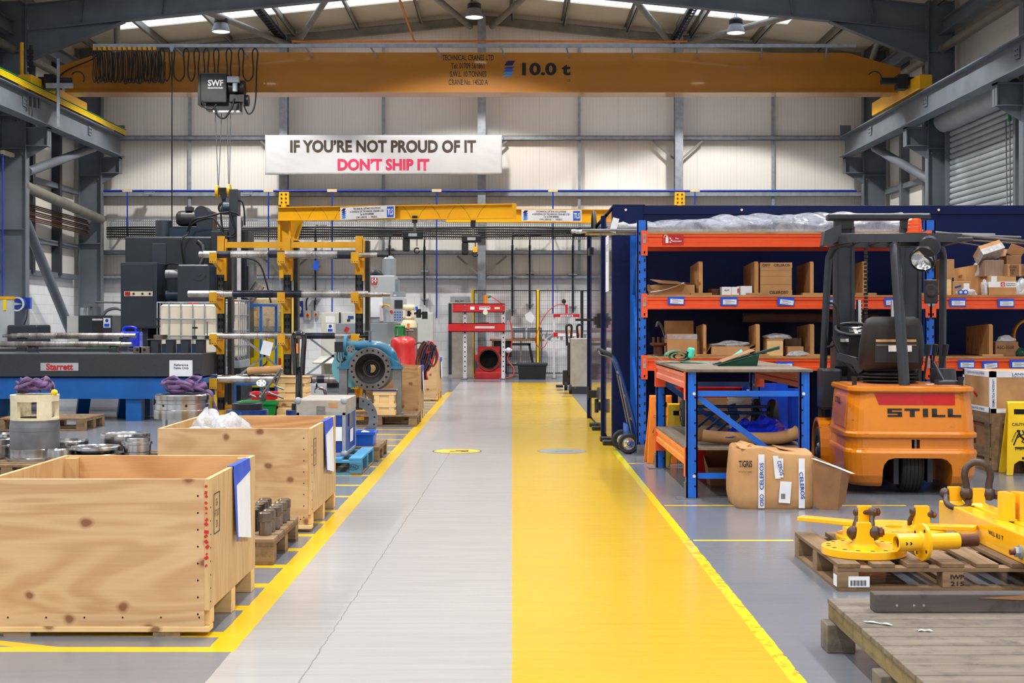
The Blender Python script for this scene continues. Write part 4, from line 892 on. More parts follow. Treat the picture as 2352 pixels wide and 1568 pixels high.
# ================================================================ workbench made of racking
BX0, BX1, BY0, BY1 = 1.376, 2.36, 11.22, 13.62
t = T('workbench', 'blue and orange workbench of rack frames with a scuffed board top', 'workbench', (BX0, BY0, 0))
W_, D_ = BX1-BX0, BY1-BY0
def bpost(x, y, sgn):
    m = MB(); m.b(x, x+.088, y, y+.012, .01, 1.0)
    for a in (0, .076): m.b(x+a, x+a+.012, y, y+.075, .01, 1.0)
    m.b(x+.03, x+.058, y-.006, y, .01, 1.0); m.slot(1)
    for i in range(9): m.cyl((x+(.07 if sgn < 0 else .018), y-.003, .1+.1*i), (x+(.07 if sgn < 0 else .018), y+.002, .1+.1*i), .008, n=8)
    m.build('post', ['blue', 'hole'], t)
    f = MB(); f.b(x-.08, x+.12, y-.04, y+.12, 0, .008); f.b(x-.012, x-.002, y, y+.07, .008, .13); f.build('foot_plate', 'mill', t)
for x, s in ((0, -1), (W_-.088, 1)):
    for y in (0, D_-.075): bpost(x, y, s)
for y in (.02, D_-.06):
    for z in ((.83, .18) if y < 1 else (.8, .2)):
        MB().b(.08, W_-.08, y, y+.03, z-.022, z+.022).build('cross_rail', 'blue', t)
        for x in (.06, W_-.06): MB().cyl((x, y-.03, z), (x, y, z), .013, n=8).build('bolt', 'whitep', t)
    MB().bar((.1, y+.03, .8), (W_-.1, y+.03, .21), .045, .03, up=(0, 1, 0)).build('diagonal_brace', 'blue', t)
for x, fx in ((-.004, 1), (W_-.05, -1)):
    for z0, z1, mm in ((.868, .988, 'oldorange'), (.262, .382, 'brightorange')):
        m = MB(); m.prism([(0, z0), (.05, z0), (.05, z1), (0, z1), (0, z1-.03), (.012, z1-.04), (.012, z0+.05), (0, z0+.04)], (x, .06, 0), (1, 0, 0), (0, 0, 1), (0, D_-.12, 0)); m.build('side_beam', mm, t)
        for y in (.02, D_-.07): MB().b(x-.006, x+.0, y, y+.075, z0-.09, z1+.02).build('beam_connector', 'orange', t)
        for y in (D_-.08,): MB().b(x, x+.09, y-.012, y-.002, z0-.09, z1+.02).build('beam_connector', 'orange', t)
m = MB(); m.b(-.01, W_+.01, -.03, D_+.03, 1.0, 1.024); m.build('bench_top', 'benchtop', t, bevel=.004)
m = MB(); m.b(.0, W_, .01, D_-.01, .384, .402); m.build('lower_shelf', 'benchtop', t)
ZT = 1.024
# things on the bench
t2 = T('paper_roll', 'loose roll of green sheet with a mint end curling across the bench top', 'paper roll', (X(1560, 12.9), 12.9, ZT))
m = MB()
def sp(u, v):
    a = u*5*PI; r = .02+.075*u; return (r*1.35*math.cos(a), -.09+.2*v, .062+r*.62*math.sin(a))
m.surf(sp, 90, 3); m.build('coil', 'teal', t2, thick=.003)
m = MB(); m.surf(lambda u, v: (-.05-.16*u, -.08+.18*v, .004+.055*u*u), 24, 3); m.build('loose_end', 'mint', t2, thick=.002)
def pe(u, v):
    x = .02+.54*u; return (x, -.12+.22*v*(1-.35*u)-.05*u, .004+.0+(.07+.05*v)*max(0, (u-.6)/.4)**1.6+.006*math.sin(u*9))
m = MB(); m.surf(pe, 40, 4); m.build('flat_sheet', 'mint', t2, thick=.002)
m = MB(); m.box((.1, -.02, .09), (.05, .19, .1), (0, .25, 0)); m.build('mint_fold', 'mint', t2, bevel=.02, seg=3)
t2 = T('hand_scoop', 'dark green plastic scoop tray holding scraps of cardboard on the bench', 'scoop', (X(1692, 12.1), 12.1, ZT))
m = MB()
A = [(-.17, -.13, .0), (.15, -.13, .0), (.15, .13, 0), (-.17, .13, 0)]
B = [(-.19, -.14, .01), (.165, -.15, .1), (.165, .15, .1), (-.19, .14, .01)]
m.add(A+B, [(0, 1, 2, 3), (1, 2, 6, 5), (0, 1, 5, 4), (2, 3, 7, 6)]); m.build('tray', 'darkgreen', t2, thick=.006)
m = MB(); m.loft([[Vector((.14, y, z)) for y, z in ((-.03, .085), (.03, .085), (.03, .11), (-.03, .11))], [Vector((.2, y, z)) for y, z in ((-.025, .1), (.025, .1), (.025, .122), (-.025, .122))], [Vector((.36, y, z)) for y, z in ((-.03, .14), (.03, .14), (.03, .168), (-.03, .168))]]); m.build('handle', 'darkgreen', t2, bevel=.005)
m = MB(); m.box((.0, 0, .085), (.3, .2, .005), (.05, -.34, 0)); m.box((.06, .05, .1), (.22, .1, .005), (-.1, -.42, .1)); m.build('card_scrap', 'carddark', t2)
# lower shelf
ZL = .402
t2 = T('cardboard_tube', 'long bent brown cardboard tube lying across the lower bench shelf', 'tube', (BX0, BY0, ZL))
m = MB(); m.tube(smooth_path([(.16, .32, .075), (.3, .3, .06), (.55, .25, .055), (.78, .25, .06), (.93, .28, .1)], 7), [.05]+[.05]*27+[.06], 12); m.build('tube_wall', 'card', t2)
MB().cyl((.13, .325, .08), (.17, .318, .075), .056, .05).build('taped_end', 'carddark', t2)
t2 = T('plastic_sheet', 'crumpled bright blue plastic sheet heaped on the cardboard tube', 'plastic sheet', (BX0+.66, BY0+.55, ZL))
def tarp(u, v):
    x, y = u*2-1, v*2-1; r2 = x*x+y*y
    h = .13*max(0, 1-abs(x)**1.7)*max(0, 1-abs(y)**2)*(1+.2*math.sin(7*x+3*y)+.14*math.sin(13*x-7*y))+.03*abs(math.sin(9*x+11*y))*max(0, 1.1-r2*.5)
    return (x*.3-.02*math.sin(5*y), y*.3-.03*math.sin(6*x), h+.012+(.05 if y < 0 else 0))
m = MB(); m.surf(tarp, 19, 17, smooth=False); m.build('sheet', 'sheetblue', t2, thick=.004)
m = MB(); m.tube([(.2+.02*i, -.22-.01*i, .05+.006*math.sin(i)) for i in range(6)], [.03, .035, .03, .022, .014, .008], 8); m.build('trailing_fold', 'sheetblue', t2)
t2 = T('sack_truck', 'upturned blue sack truck lying on the lower bench shelf, wheels outward', 'sack truck', (BX0, BY0+1.2, ZL))
for x in (.13, .9): wheel(t2, (x, .0, .2), (1, 0, 0), .12, .06, 'charcoal', 'rubber')
for x in (.8,): wheel(t2, (x, .25, .2), (1, 0, 0), .11, .05, 'charcoal', 'rubber')
for z in (.255, .2): MB().cyl((.1, .0, z), (.86, .0, z), .015, n=10).build('axle_tube', 'darkblue', t2)
for i in range(4): MB().bar((.2+.11*i, .1, .02), (.42+.11*i, .14, .2), .03, .02).build('frame_bar', 'darkblue', t2)
for x in (.18, .24, .8): MB().bar((x, .02, .01), (x, .02, .25), .022, .022).build('leg', 'mill' if x < .5 else 'darkblue', t2)
m = MB(); m.prism([(.5, .26), (.58, .28), (.62, .16), (.56, .1)], (0, .03, 0), (1, 0, 0), (0, 0, 1), (0, .04, 0)); m.build('bracket', 'darkblue', t2)
t2 = T('bucket_stack', 'white plastic bucket behind the upturned sack truck', 'bucket', (BX0+.7, BY0+1.75, ZL))
for i in range(4): MB().lathe((0, 0, .04*i), (0, 0, 1), [(.09, 0), (.105, .17), (.115, .175), (.115, .19), (.105, .19)], 24).build('bucket_wall' if i == 0 else 'nested_bucket', 'white', t2)
t2['label'] = 'nest of white plastic buckets behind the upturned sack truck'
def bin_(name, label, c, w_, d, h, m_, rz=0, cat='bin', group=None, lip=.02):
    o = T(name, label, cat, c, rz, group); th = .008
    m = MB(); f = .88
    def rect(a, b_, z): return [Vector((x*a/2, y*b_/2, z)) for x, y in ((-1, -1), (1, -1), (1, 1), (-1, 1))]
    m.loft([rect(w_*f, d*f, 0), rect(w_, d, h), rect(w_-2*th, d-2*th, h), rect(w_*f-2*th, d*f-2*th, th)]); m.build('tub', m_, o, bevel=.006)
    m = MB(); m.prism([(-w_/2-lip, -d/2-lip), (w_/2+lip, -d/2-lip), (w_/2+lip, d/2+lip), (-w_/2-lip, d/2+lip)], (0, 0, h-.03), (1, 0, 0), (0, 1, 0), (0, 0, .03), inner=[(-w_/2+.004, -d/2+.004), (w_/2-.004, -d/2+.004), (w_/2-.004, d/2-.004), (-w_/2+.004, d/2-.004)]); m.build('rim', m_, o, bevel=.003)
    return o
o = T('cardboard_box', 'dark brown carton standing behind the bench under the red tray', 'box', (1.98, 14.2, 0)); MB().b(-.3, .3, -.2, .2, 0, .65).build('box_body', 'carddark', o, bevel=.004); MB().b(-.3, .3, -.003, .003, .65, .652).build('lid_seam', 'card', o)
bin_('storage_bin', 'shallow red tray on a dark carton behind the bench', (1.95, 14.2, .655), .62, .38, .12, 'red')
bin_('storage_bin', 'bright blue recycling bin on the floor beyond the bench', (2.62, 14.15, 0), .5, .5, .72, 'plasticblue')
o = T('panel_sign', 'blue board with small pale packing notices behind the bench', 'sign', (2.26, 13.82, 0))
MB().b(-.02, .42, 0, .02, .0, .8).build('board', 'plasticblue', o)
for z in (.68, .58, .46): MB().b(.02, .14, -.003, 0, z, z+.06).build('notice', 'white', o)
text('Packing', o, 'blueink', (.08, -.005, .49), (.1, .03))
# under the bench
for i, (dx, lab) in enumerate(((.42, 'folded brown cardboard tray under the bench, beside the red bin'), (.64, 'folded brown cardboard tray under the bench, nearest the taped carton'))):
    o = T('cardboard_tray', lab, 'cardboard tray', (BX0+dx, BY0+1.0-.25*i, 0), .15*i)
    m = MB(); w2 = .13; m.loft([[Vector((x*w2*.8, y*.12, 0)) for x, y in ((-1, -1), (1, -1), (1, 1), (-1, 1))], [Vector((x*w2, y*.14, .16+.08*(y > 0))) for x, y in ((-1, -1), (1, -1), (1, 1), (-1, 1))]], caps=False); m.build('wall', 'carddark', o, thick=.006)
    m = MB(); m.prism([(-.13, .15), (-.1, .3), (-.05, .34), (.05, .34), (.1, .3), (.13, .15)], (0, .14, 0), (1, 0, 0), (0, 0, 1), (0, .006, 0)); m.build('back_flap', 'carddark', o)
bin_('storage_bin', 'small red bin on the floor under the bench', (BX0+.5, BY0+1.75, 0), .6, .4, .3, 'red')
# wet floor signs
def wet_sign(label, loc, rz, h, print_=True, worn=False, lean=.17):
    o = T('wet_floor_sign', label, 'sign', loc, rz)
    w0, w1 = .15, .11; c = 'brightorange' if worn else 'signyellow'
    for k, s in enumerate((-1, 1)):
        pv = lambda x, z, e=0: Vector((x, s*((h-z)*lean+e), z))
        m = MB()
        out = [(-w0, 0), (-w0+.06, 0), (-w0+.075, .1), (-.03, .13), (.03, .13), (w0-.075, .1), (w0-.06, 0), (w0, 0), (w1, h-.12), (w1, h-.02), (w1-.02, h), (-w1+.02, h), (-w1, h-.02), (-w1, h-.12)]
        A = [pv(x, z, .0) for x, z in out]; B = [pv(x, z, .022) for x, z in out]; n = len(out)
        m.add(A+B, [(i, (i+1) % n, n+(i+1) % n, n+i) for i in range(n)]+[tuple(range(n)), tuple(range(2*n-1, n-1, -1))])
        pn = m.build('panel', c, o, bevel=.006)
        g = MB(); g.box(pv(0, h-.085, .024), (.11, .012, .045), (0, 0, 0)); g.build('grip_slot', 'hole', o)
        if s < 0 and print_:
            tl = math.atan(lean)*-1
            q = lambda x, z: pv(x, z, .0245)
            text('CAUTION', o, 'redink' if worn else 'ink', q(0, h-.2), (.16, .028), rz=0, bold=.02, tilt=tl)
            m = MB(); a, b_, c_ = q(-.085, .25), q(.085, .25), q(0, .43)
            for p, r in ((a, b_), (b_, c_), (c_, a)): m.bar(p.lerp(r, .12), p.lerp(r, .88), .012, .003, up=(0, -1, 0))
            m.tube([q(-.02, .385), q(-.005, .35), q(.02, .33)], .009, 6); m.cyl(q(-.03, .4), q(-.03, .4)+Vector((0, -.004, 0)), .012, n=10); m.tube([q(.02, .33), q(.04, .3), q(.05, .285)], .006, 6); m.tube([q(.02, .33), q(.0, .305), q(.03, .29)], .006, 6); m.tube([q(-.01, .36), q(.03, .375)], .005, 6); m.tube([q(-.012, .36), q(-.035, .34)], .005, 6)
            m.build('slip_symbol', 'ink', o)
            text('CAUTION', o, 'ink', q(-.068, .345), (.1, .016), rz=0, rot=1.12, bold=.02, tilt=tl); text('CUIDADO', o, 'ink', q(.068, .345), (.1, .016), rz=0, rot=-1.12, bold=.02, tilt=tl); text('ATTENTION', o, 'ink', q(0, .235), (.13, .018), rz=0, bold=.02, tilt=tl)
            MB().box(q(.03, .155), (.07, .003, .022), (-tl, 0, 0)).build('maker_plate', 'ink', o)
    m = MB(); m.cyl((-w1, 0, h-.01), (w1, 0, h-.01), .018); m.build('hinge', c, o)
    return o
wet_sign('yellow wet floor sign standing in front of the stacked taped carton', (X(2345, 13.0), 13.05, 0), -.06, .66)
wet_sign('yellow wet floor sign half hidden behind the other one by the taped carton', (X(2375, 13.2), 13.5, 0), .1, .66, False)
wet_sign('worn orange caution sign standing behind the bench post', (BX0+.1, BY1+.52, 0), .05, .66, True, True)
wet_sign('folded yellow warning sign standing under the bench beside the orange one', (BX0+.24, BY1-.1+.25, 0), -.1, .6, False, lean=.08)
o = bpy.data.objects['wet_floor_sign.003']; MB().b(-.06, .06, -.1, -.094, .2, .34).build('hazard_label', 'white', o)
m = MB(); m.prism([(-.04, .22), (.04, .22), (0, .31)], (0, -.103, 0), (1, 0, 0), (0, 0, 1), (0, .002, 0), inner=[(-.026, .228), (.026, .228), (0, .29)]); m.b(-.004, .004, -.103, -.101, .235, .27); m.build('hazard_symbol', 'ink', o)
# ---------------------------------------------------------------- battered carton in front of the bench
t = T('battered_carton', 'battered brown carton with white printed tape on the floor before the bench', 'box', (X(1767, 10.9), 10.86, 0))
hw, hd, hh = .30, .26, .43
def ring(z, sw=0, k=0):
    out = []; n = 40
    for i in range(n):
        a = 2*PI*i/n; c, s = math.cos(a), math.sin(a); e = 7
        r = (abs(c)**e+abs(s)**e)**(-1/e); bl = 1+sw+.012*math.sin(5*a+z*9+k)
        out.append(Vector((hw*r*c*bl, hd*r*s*bl, z+.012*math.sin(3*a+1)*(z > .3)+.03*(c < -.2)*(z > .3))))
    return out
m = MB(); m.loft([ring(0, -.06), ring(.03, 0), ring(.1, .035), ring(.2, .03), ring(.3, .01), ring(.4, -.02), ring(.415, -.05)], smooth=True, caps=True); m.build('box_body', 'card', t)
m = MB(); m.box((-.06, -.1, .435), (.42, .26, .006), (.08, .12, .05)); m.box((-.22, .05, .45), (.1, .3, .006), (0, -.5, .1)); m.box((.15, .06, .42), (.2, .3, .006), (.0, .2, 0)); m.build('top_flap', 'card', t)
m = MB(); m.add([(.27, -.26, .4), (.36, -.33, .36), (.46, -.37, .3), (.52, -.36, .28), (.5, -.3, .06), (.44, -.32, .0), (.34, -.28, .0), (.28, -.24, .02)], [(0, 1, 6, 7), (1, 2, 5, 6), (2, 3, 4, 5)]); m.build('torn_flap', 'carddark', t, thick=.007)
def tape(pts, w_, nm='printed_tape'):
    m = MB(); vs = []; fs = []
    for i, (x, y, z) in enumerate(pts): vs += [(x-w_/2, y, z), (x+w_/2, y, z)]
    for i in range(len(pts)-1): fs.append((2*i, 2*i+1, 2*i+3, 2*i+2))
    return m.add(vs, fs).build(nm, 'white', t, thick=.002)
fy = lambda z: -hd*(1.0+(.035 if .05 < z < .26 else .012))-.006
tape([(-.115, fy(z), z) for z in (.01, .1, .2, .3, .41)], .046); tape([(.185, fy(z)-.0, z) for z in (.01, .1, .2, .3, .38)], .046); tape([(-.01+.1*(.4-z), fy(z)-.001, z) for z in (.23, .3, .4)], .04, 'torn_tape'); tape([(.03+.0*z, fy(z)-.002, z) for z in (.24, .31, .38)], .035, 'torn_tape')
text('CELEROS', t, 'blueink', (-.115, -.282, .25), (.2, .03), rot=PI/2, bold=.02); text('OS\u25CB', t, 'blueink', (-.115, -.282, .07), (.09, .03), rot=PI/2, bold=.02)
text('CELEROS', t, 'blueink', (.185, -.282, .18), (.2, .03), rot=-1.5, bold=.02); text('CEROS', t, 'blueink', (.025, -.284, .31), (.11, .03), rot=-1.35, bold=.02)
text('TIGRIS', t, 'ink', (-.235, -.276, .34), (.1, .05), bold=.03); text('Evolving New Capability', t, 'ink', (-.235, -.276, .28), (.1, .016))
m = MB(); m.box((.06, -.279, .13), (.085, .003, .16), (0, .08, 0)); m.build('torn_label', 'white', t)
m = MB(); [m.b(.03+.004*i, .032+.004*i, -.282, -.281, .08, .12) for i in range(8)]; m.build('barcode', 'ink', t)
tape([(.27, -.275, .38), (.3, -.29, .37), (.36, -.34, .35), (.44, -.37, .32), (.54, -.39, .28)], .03, 'loose_tape')
# ---------------------------------------------------------------- stacked cartons by the forklift
t = T('packing_crate', 'brown cardboard and timber crate on the floor under the taped carton', 'crate', (4.44, 13.2, 0))
m = MB(); m.b(.03, 1.0, .03, .77, .1, .54); m.build('card_side', 'carddark', t)
m = MB()
for z in (.0, .13, .45): m.b(0, 1.02, 0, .8, z, z+.1)
for x in (.01, .3, .9): m.b(x, x+.1, -.012, .02, .02, .54)
for y in (.03, .68): m.b(-.012, .02, y, y+.1, .02, .54)
m.build('timber_frame', 'paly', t); MB().b(-.008, -.004, .5, .62, .22, .42).build('paper_label', 'white', t)
t = T('taped_carton', 'large brown carton edged with white printed tape on top of the crate', 'box', (4.44, 13.2, .551))
MB().b(0, 1.1, 0, .8, 0, .385).build('box_body', 'card', t, bevel=.006)
m = MB()
for (x0, x1, y0, y1, z0, z1) in ((-.003, .055, -.003, .03, 0, .386), (-.003, .03, -.003, .8, .33, .388), (.0, 1.1, -.003, .03, .33, .388), (-.003, .02, 0, .8, 0, .05), (0, 1.1, -.003, .02, 0, .04), (-.003, .02, .75, .8, 0, .386)): m.b(x0, x1, y0, y1, z0, z1)
m.build('edge_tape', 'white', t)
text('LANSON POLYMERS', t, 'blueink', (.026, -.006, .18), (.26, .022), rot=-PI/2, bold=.01); text('LANSON POLYMERS', t, 'blueink', (.4, -.006, .36), (.4, .022), bold=.01); text('Engineering Solutions', t, 'blueink', (.3, -.006, .338), (.2, .014))
text('LANSON POLYMERS', t, 'blueink', (-.006, .4, .36), (.5, .02), face='L'); text('LANSON POLYMERS', t, 'blueink', (-.006, .4, .025), (.5, .02), face='L')
MB().box((-.004, .42, .16), (.003, .1, .03), (.35, 0, 0)).build('red_label', 'redink', t)
# ---------------------------------------------------------------- forklift, seen from behind
FT = (3.215, 11.38, 0); FR_ = -.075
t = T('forklift', 'orange forklift truck with black overhead guard, counterweight towards the yellow lifting gear', 'forklift', FT, FR_)
def plan(hw, yr, yf, rc, n=7):
    p = [Vector((-hw, yf, 0))]
    for i in range(n): a = PI+PI/2*i/(n-1); p.append(Vector((-hw+rc+rc*math.cos(a), yr+rc+rc*math.sin(a), 0)))
    for i in range(1, 4): p.append(Vector((-hw+rc+(2*hw-2*rc)*i/4, yr, 0)))
    for i in range(n): a = 1.5*PI+PI/2*i/(n-1); p.append(Vector((hw-rc+rc*math.cos(a), yr+rc+rc*math.sin(a), 0)))
    p.append(Vector((hw, yf, 0))); return p
def lay(z, hw, yr, yf=.95, rc=.16): return [Vector((p.x, p.y, z)) for p in plan(hw, yr, yf, rc)]
m = MB(); m.loft([lay(.07, .47, .1, rc=.2), lay(.1, .5, .06, rc=.2), lay(.16, .515, .03), lay(.345, .53, .0), lay(.365, .525, .012), lay(.372, .515, .03), lay(.46, .512, .034), lay(.468, .53, .004), lay(.5, .53, .0), lay(.51, .515, .018), lay(.53, .512, .02), lay(.70, .5, .045), lay(.835, .485, .07)])
cw = m.build('counterweight', 'fork', t, bevel=.006)
k = MB(); k.prism([(-.24, -.01), (.31, -.01), (.31, .2), (.3, .25), (.265, .29), (.22, .305), (-.15, .305), (-.2, .29), (-.23, .25), (-.24, .2)], (0, -.1, 0), (1, 0, 0), (0, 0, 1), (0, .75, 0))
cutout(cw, k)
k = MB(); k.b(-.01, .055, -.1, .5, .38, .452); cutout(cw, k)
MB().cyl((.028, .07, .37), (.028, .07, .46), .014).build('tow_pin', 'mill', t)
m = MB(); m.lathe((.02, .3, .225), (1, 0, 0), [(.1, -.085), (.2, -.085), (.215, -.07), (.217, 0), (.215, .07), (.2, .085), (.1, .085), (0, .06)], 36); m.build('steer_tyre', 'rubber', t)
for i in range(5): MB().lathe((.02-.06+.03*i, .3, .225), (1, 0, 0), [(.2175, 0), (.2185, .004), (.2175, .008)], 36).build('tread_groove', 'hole', t)
m = MB(); m.b(-.13, -.09, .15, .5, .08, .34); m.b(.14, .18, .15, .5, .1, .34); m.b(-.2, .2, .6, .66, .06, .4); m.build('steer_fork', 'charcoal', t)
def deck(z, hw, yr, rc=.12): return lay(z, hw, yr, 1.0, rc)
m = MB(); m.loft([deck(.832, .5, .045), deck(.842, .505, .038), deck(.868, .503, .042), deck(.876, .485, .06)]); m.build('battery_cover', 'fork', t)
m = MB(); m.loft([deck(.8762, .43, .12), deck(.8785, .43, .12)]); m.build('cover_scuff', 'forkdeck', t)
def rear_y(z): return .02+(z-.53)*.155
m = MB(); pts = [(-.3, .822), (.335, .822), (.335, .735), (.33, .73), (-.265, .73)]
A = [Vector((x, rear_y(z)-.004, z)) for x, z in pts]; m.add(A+[p+Vector((0, .05, 0)) for p in A], [(0, 1, 2, 3, 4), (9, 8, 7, 6, 5)]+[(i, (i+1) % 5, 5+(i+1) % 5, 5+i) for i in range(5)]); m.build('red_band', 'deepred', t)
# STILL raised letters as plain block shapes
m = MB(); zl, hl = .635, .066
def bl(*rects):
    for (x0, x1, z0, z1) in rects:
        a0, a1 = rear_y(zl+z0*hl)-.006, rear_y(zl+z1*hl)-.006
        m.add([(x0, a0, zl+z0*hl), (x1, a0, zl+z0*hl), (x1, a1, zl+z1*hl), (x0, a1, zl+z1*hl), (x0, a0+.03, zl+z0*hl), (x1, a0+.03, zl+z0*hl), (x1, a1+.03, zl+z1*hl), (x0, a1+.03, zl+z1*hl)], [(0, 1, 2, 3), (4, 5, 6, 7), (0, 1, 5, 4), (1, 2, 6, 5), (2, 3, 7, 6), (3, 0, 4, 7)])
x = -.2
bl((x, x+.115, .0, .22), (x, x+.115, .39, .61), (x, x+.115, .78, 1), (x, x+.035, .5, .9), (x+.08, x+.115, .1, .5)); x += .135
bl((x, x+.12, .74, 1), (x+.042, x+.08, 0, .8)); x += .145
bl((x, x+.04, 0, 1)); x += .07
bl((x, x+.04, 0, 1), (x, x+.105, 0, .25)); x += .125
bl((x, x+.04, 0, 1), (x, x+.105, 0, .25))
m.build('maker_lettering', 'ink', t)
MB().box((-.5, .52, .66), (.012, .62, .26), (0, .09, 0)).build('side_panel', 'fork', t, bevel=.01)
text('STILL', t, 'ink', (-.508, .62, .74), (.3, .05), face='L', bold=.04, shear=.2); text('3 8 5 5\nR 7 7 5\n2 0 0 6', t, 'forkdeckink', (-.52, .7, .62), (.26, .09), face='L') if 'forkdeckink' in M else None
m = MB(); m.b(-.515, .5, .9, 1.35, .12, .46); m.build('chassis', 'fork', t, bevel=.01); MB().b(-.5, .5, .95, 1.3, .46, .49).build('floor_mat', 'rubber', t)
for s in (-1, 1):
    wheel(t, (s*.5, 1.36, .24), (1, 0, 0), .24, .15, 'charcoal', 'rubber', 'drive_wheel')
    m = MB(); pr = arc((0, 1.36, .24), .3, -.3, PI+.25, 16, (0, -1, 0), (0, 0, 1)); pr2 = arc((0, 1.36, .24), .272, -.3, PI+.25, 16, (0, -1, 0), (0, 0, 1))
    vs = []; fs = []
    for p, q_ in zip(pr, pr2): vs += [(s*.42, p.y, p.z), (s*.585, p.y, p.z), (s*.42, q_.y, q_.z), (s*.585, q_.y, q_.z)]
    for i in range(len(pr)-1):
        a, b_ = 4*i, 4*i+4; fs += [(a, a+1, b_+1, b_), (a+2, a+3, b_+3, b_+2), (a+1, a+3, b_+3, b_+1), (a, a+2, b_+2, b_)]
    m.add(vs, fs); m.build('mudguard', 'fork', t)
# seat
m = MB()
def sb(z, w_, y, d): return [Vector((xx*w_-.075, y+yy*d, z)) for xx, yy in ((-1, -.6), (-.85, -1), (0, -1.12), (.85, -1), (1, -.6), (1, .3), (.8, .8), (0, .6), (-.8, .8), (-1, .3))]
m.loft([sb(1.0, .24, .62, .07), sb(1.04, .262, .6, .085), sb(1.2, .262, .55, .085), sb(1.36, .24, .5, .075), sb(1.42, .215, .48, .06), sb(1.44, .17, .475, .04)], smooth=True); m.build('seat_back', 'blackfab', t)
m = MB(); m.b(-.23, .125, .43, .45, 1.06, 1.23); m.build('document_pocket', 'black', t)
MB().box((-.055, .44, 1.225), (.33, .012, .05), (-.2, 0, 0)).build('document', 'card', t); MB().b(-.12, .07, .426, .43, 1.15, 1.2).build('document_sheet', 'white', t)
m = MB(); m.ell((-.06, .86, .99), (.27, .27, .055), 20, 8); m.build('seat_cushion', 'blackfab', t)
for z, r in ((.9, .25), (.93, .265), (.955, .25)): MB().ell((-.06, .72, z), (r, .24, .022), 24, 6).build('seat_bellows', 'rubber', t)
m = MB(); m.tube(arc((0, 0, 0), .165, 0, 2*PI, 28)[:-1], .017, 10, True)
for v in m.v: y, z = v.y, v.z; v.y = 1.25+y*.9-z*.45; v.z = 1.345+y*.45+z*.9; v.x -= .31
for i, v in enumerate(m.v): pass
sw = MB(); R3 = Matrix.Rotation(.32, 3, 'X'); cc = Vector((-.26, 1.27, 1.33))
sw.tube([cc+R3 @ Vector((.165*math.cos(a), .165*math.sin(a), 0)) for a in [2*PI*i/28 for i in range(28)]], .016, 10, True)
for a in (.5, 2.6, 4.7): sw.bar(cc, cc+R3 @ Vector((.16*math.cos(a), .16*math.sin(a), 0)), .03, .012)
sw.build('steering_wheel', 'black', t)
m = MB(); m.bar(cc, cc+Vector((.02, .25, -.6)), .1, .12); m.loft([[Vector((x, 1.33, z)) for x, z in ((-.42, 1.0), (-.2, 1.0), (-.2, 1.27), (-.42, 1.27))], [Vector((x, 1.5, z)) for x, z in ((-.44, .9), (-.15, .9), (-.15, 1.2), (-.44, 1.2))]]); m.build('dashboard', 'forkgrey', t); MB().box((-.33, 1.31, 1.23), (.1, .01, .03), (-.3, 0, 0)).build('display', 'chrome', t)
for x, y in ((.31, 1.1), (.38, 1.15), (.46, 1.1)):
    m = MB(); m.cyl((x, y, .9), (x+.03, y-.02, 1.14), .01); m.cyl((x+.025, y-.015, 1.1), (x+.035, y-.025, 1.2), .022, .026); m.build('control_lever', 'black', t)
m = MB(); m.tube([(-.3, 1.0, .95), (-.4, 1.02, 1.06), (-.46, 1.05, 1.2), (-.48, 1.06, 1.27)], .014, 8); m.build('brake_lever', 'black', t)
m = MB(); m.bar((-.33, .75, 1.06), (-.47, .85, 1.1), .05, .06); m.bar((-.3, .7, .97), (-.36, .72, 1.07), .06, .05); m.build('seat_adjuster', 'charcoal', t)
m = MB(); m.cyl((.4, .75, .87), (.4, .75, 1.0), .11, .1); m.build('oil_cap', 'forkgrey', t, bevel=.01)
m = MB(); m.bar((.34, .45, .89), (.27, .55, 1.06), .03, .04); m.box((.35, .42, .89), (.17, .16, .05)); m.build('parking_latch', 'forkgrey', t, bevel=.01)
for x in (-.42, .44): 
    m = MB(); m.cyl((x, .3, .87), (x, .3, .9), .02); m.cyl((x, .3, .9), (x, .3, .945), .018, .027); m.build('knob', 'rubber', t)
m = MB(); m.b(.18, .36, .36, .44, .879, .884); m.build('clipboard', 'white', t); MB().box((.27, .36, .9), (.06, .03, .03)).build('bulldog_clip', 'black', t)
m = MB(); m.b(-.56, -.38, 1.2, 1.5, .62, .98); m.build('step_box', 'charcoal', t, bevel=.02)
# overhead guard
G = 'guard_post'
m = MB(); m.tube(smooth_path([(-.03, .22, .87), (-.05, .3, 1.4), (-.065, .38, 1.85), (-.065, .44, 2.02), (-.065, .6, 2.09)], 6), .05, 4); m.build(G, 'forkgrey', t, bevel=.012)
for s, x in ((-1, -.5), (1, .53)):
    m = MB(); m.tube(smooth_path([(x*1.04, 1.5, .5), (x*1.02, 1.42, 1.1), (x*.98, 1.3, 1.85), (x*.95, 1.24, 2.0), (x*.84, 1.16, 2.07), (x*.6, 1.1, 2.09)], 7), .036, 4); m.build(G, 'forkgrey', t, bevel=.008)
MB().tube(smooth_path([(-.5, 1.36, 1.56), (-.42, 1.34, 1.55), (-.39, 1.35, 1.4), (-.4, 1.37, 1.22), (-.47, 1.4, 1.17), (-.52, 1.4, 1.17)], 5), .014, 8).build('grab_handle', 'rubber', t)
m = MB()
m.prism([(-.44, .5), (-.36, .44), (.42, .44), (.5, .5), (.5, 1.3), (.42, 1.36), (-.42, 1.36), (-.5, 1.3)], (0, 0, 2.06), (1, 0, 0), (0, 1, 0), (0, 0, .07), inner=[(-.4, .54), (-.33, .5), (.38, .5), (.44, .54), (.44, 1.26), (.38, 1.3), (-.38, 1.3), (-.44, 1.26)])
m.build('roof_frame', 'forkgrey', t, bevel=.012)
for i in range(5): MB().b(-.3+.17*i, -.27+.17*i, .48, 1.32, 2.08, 2.12).build('roof_bar', 'forkgrey', t)
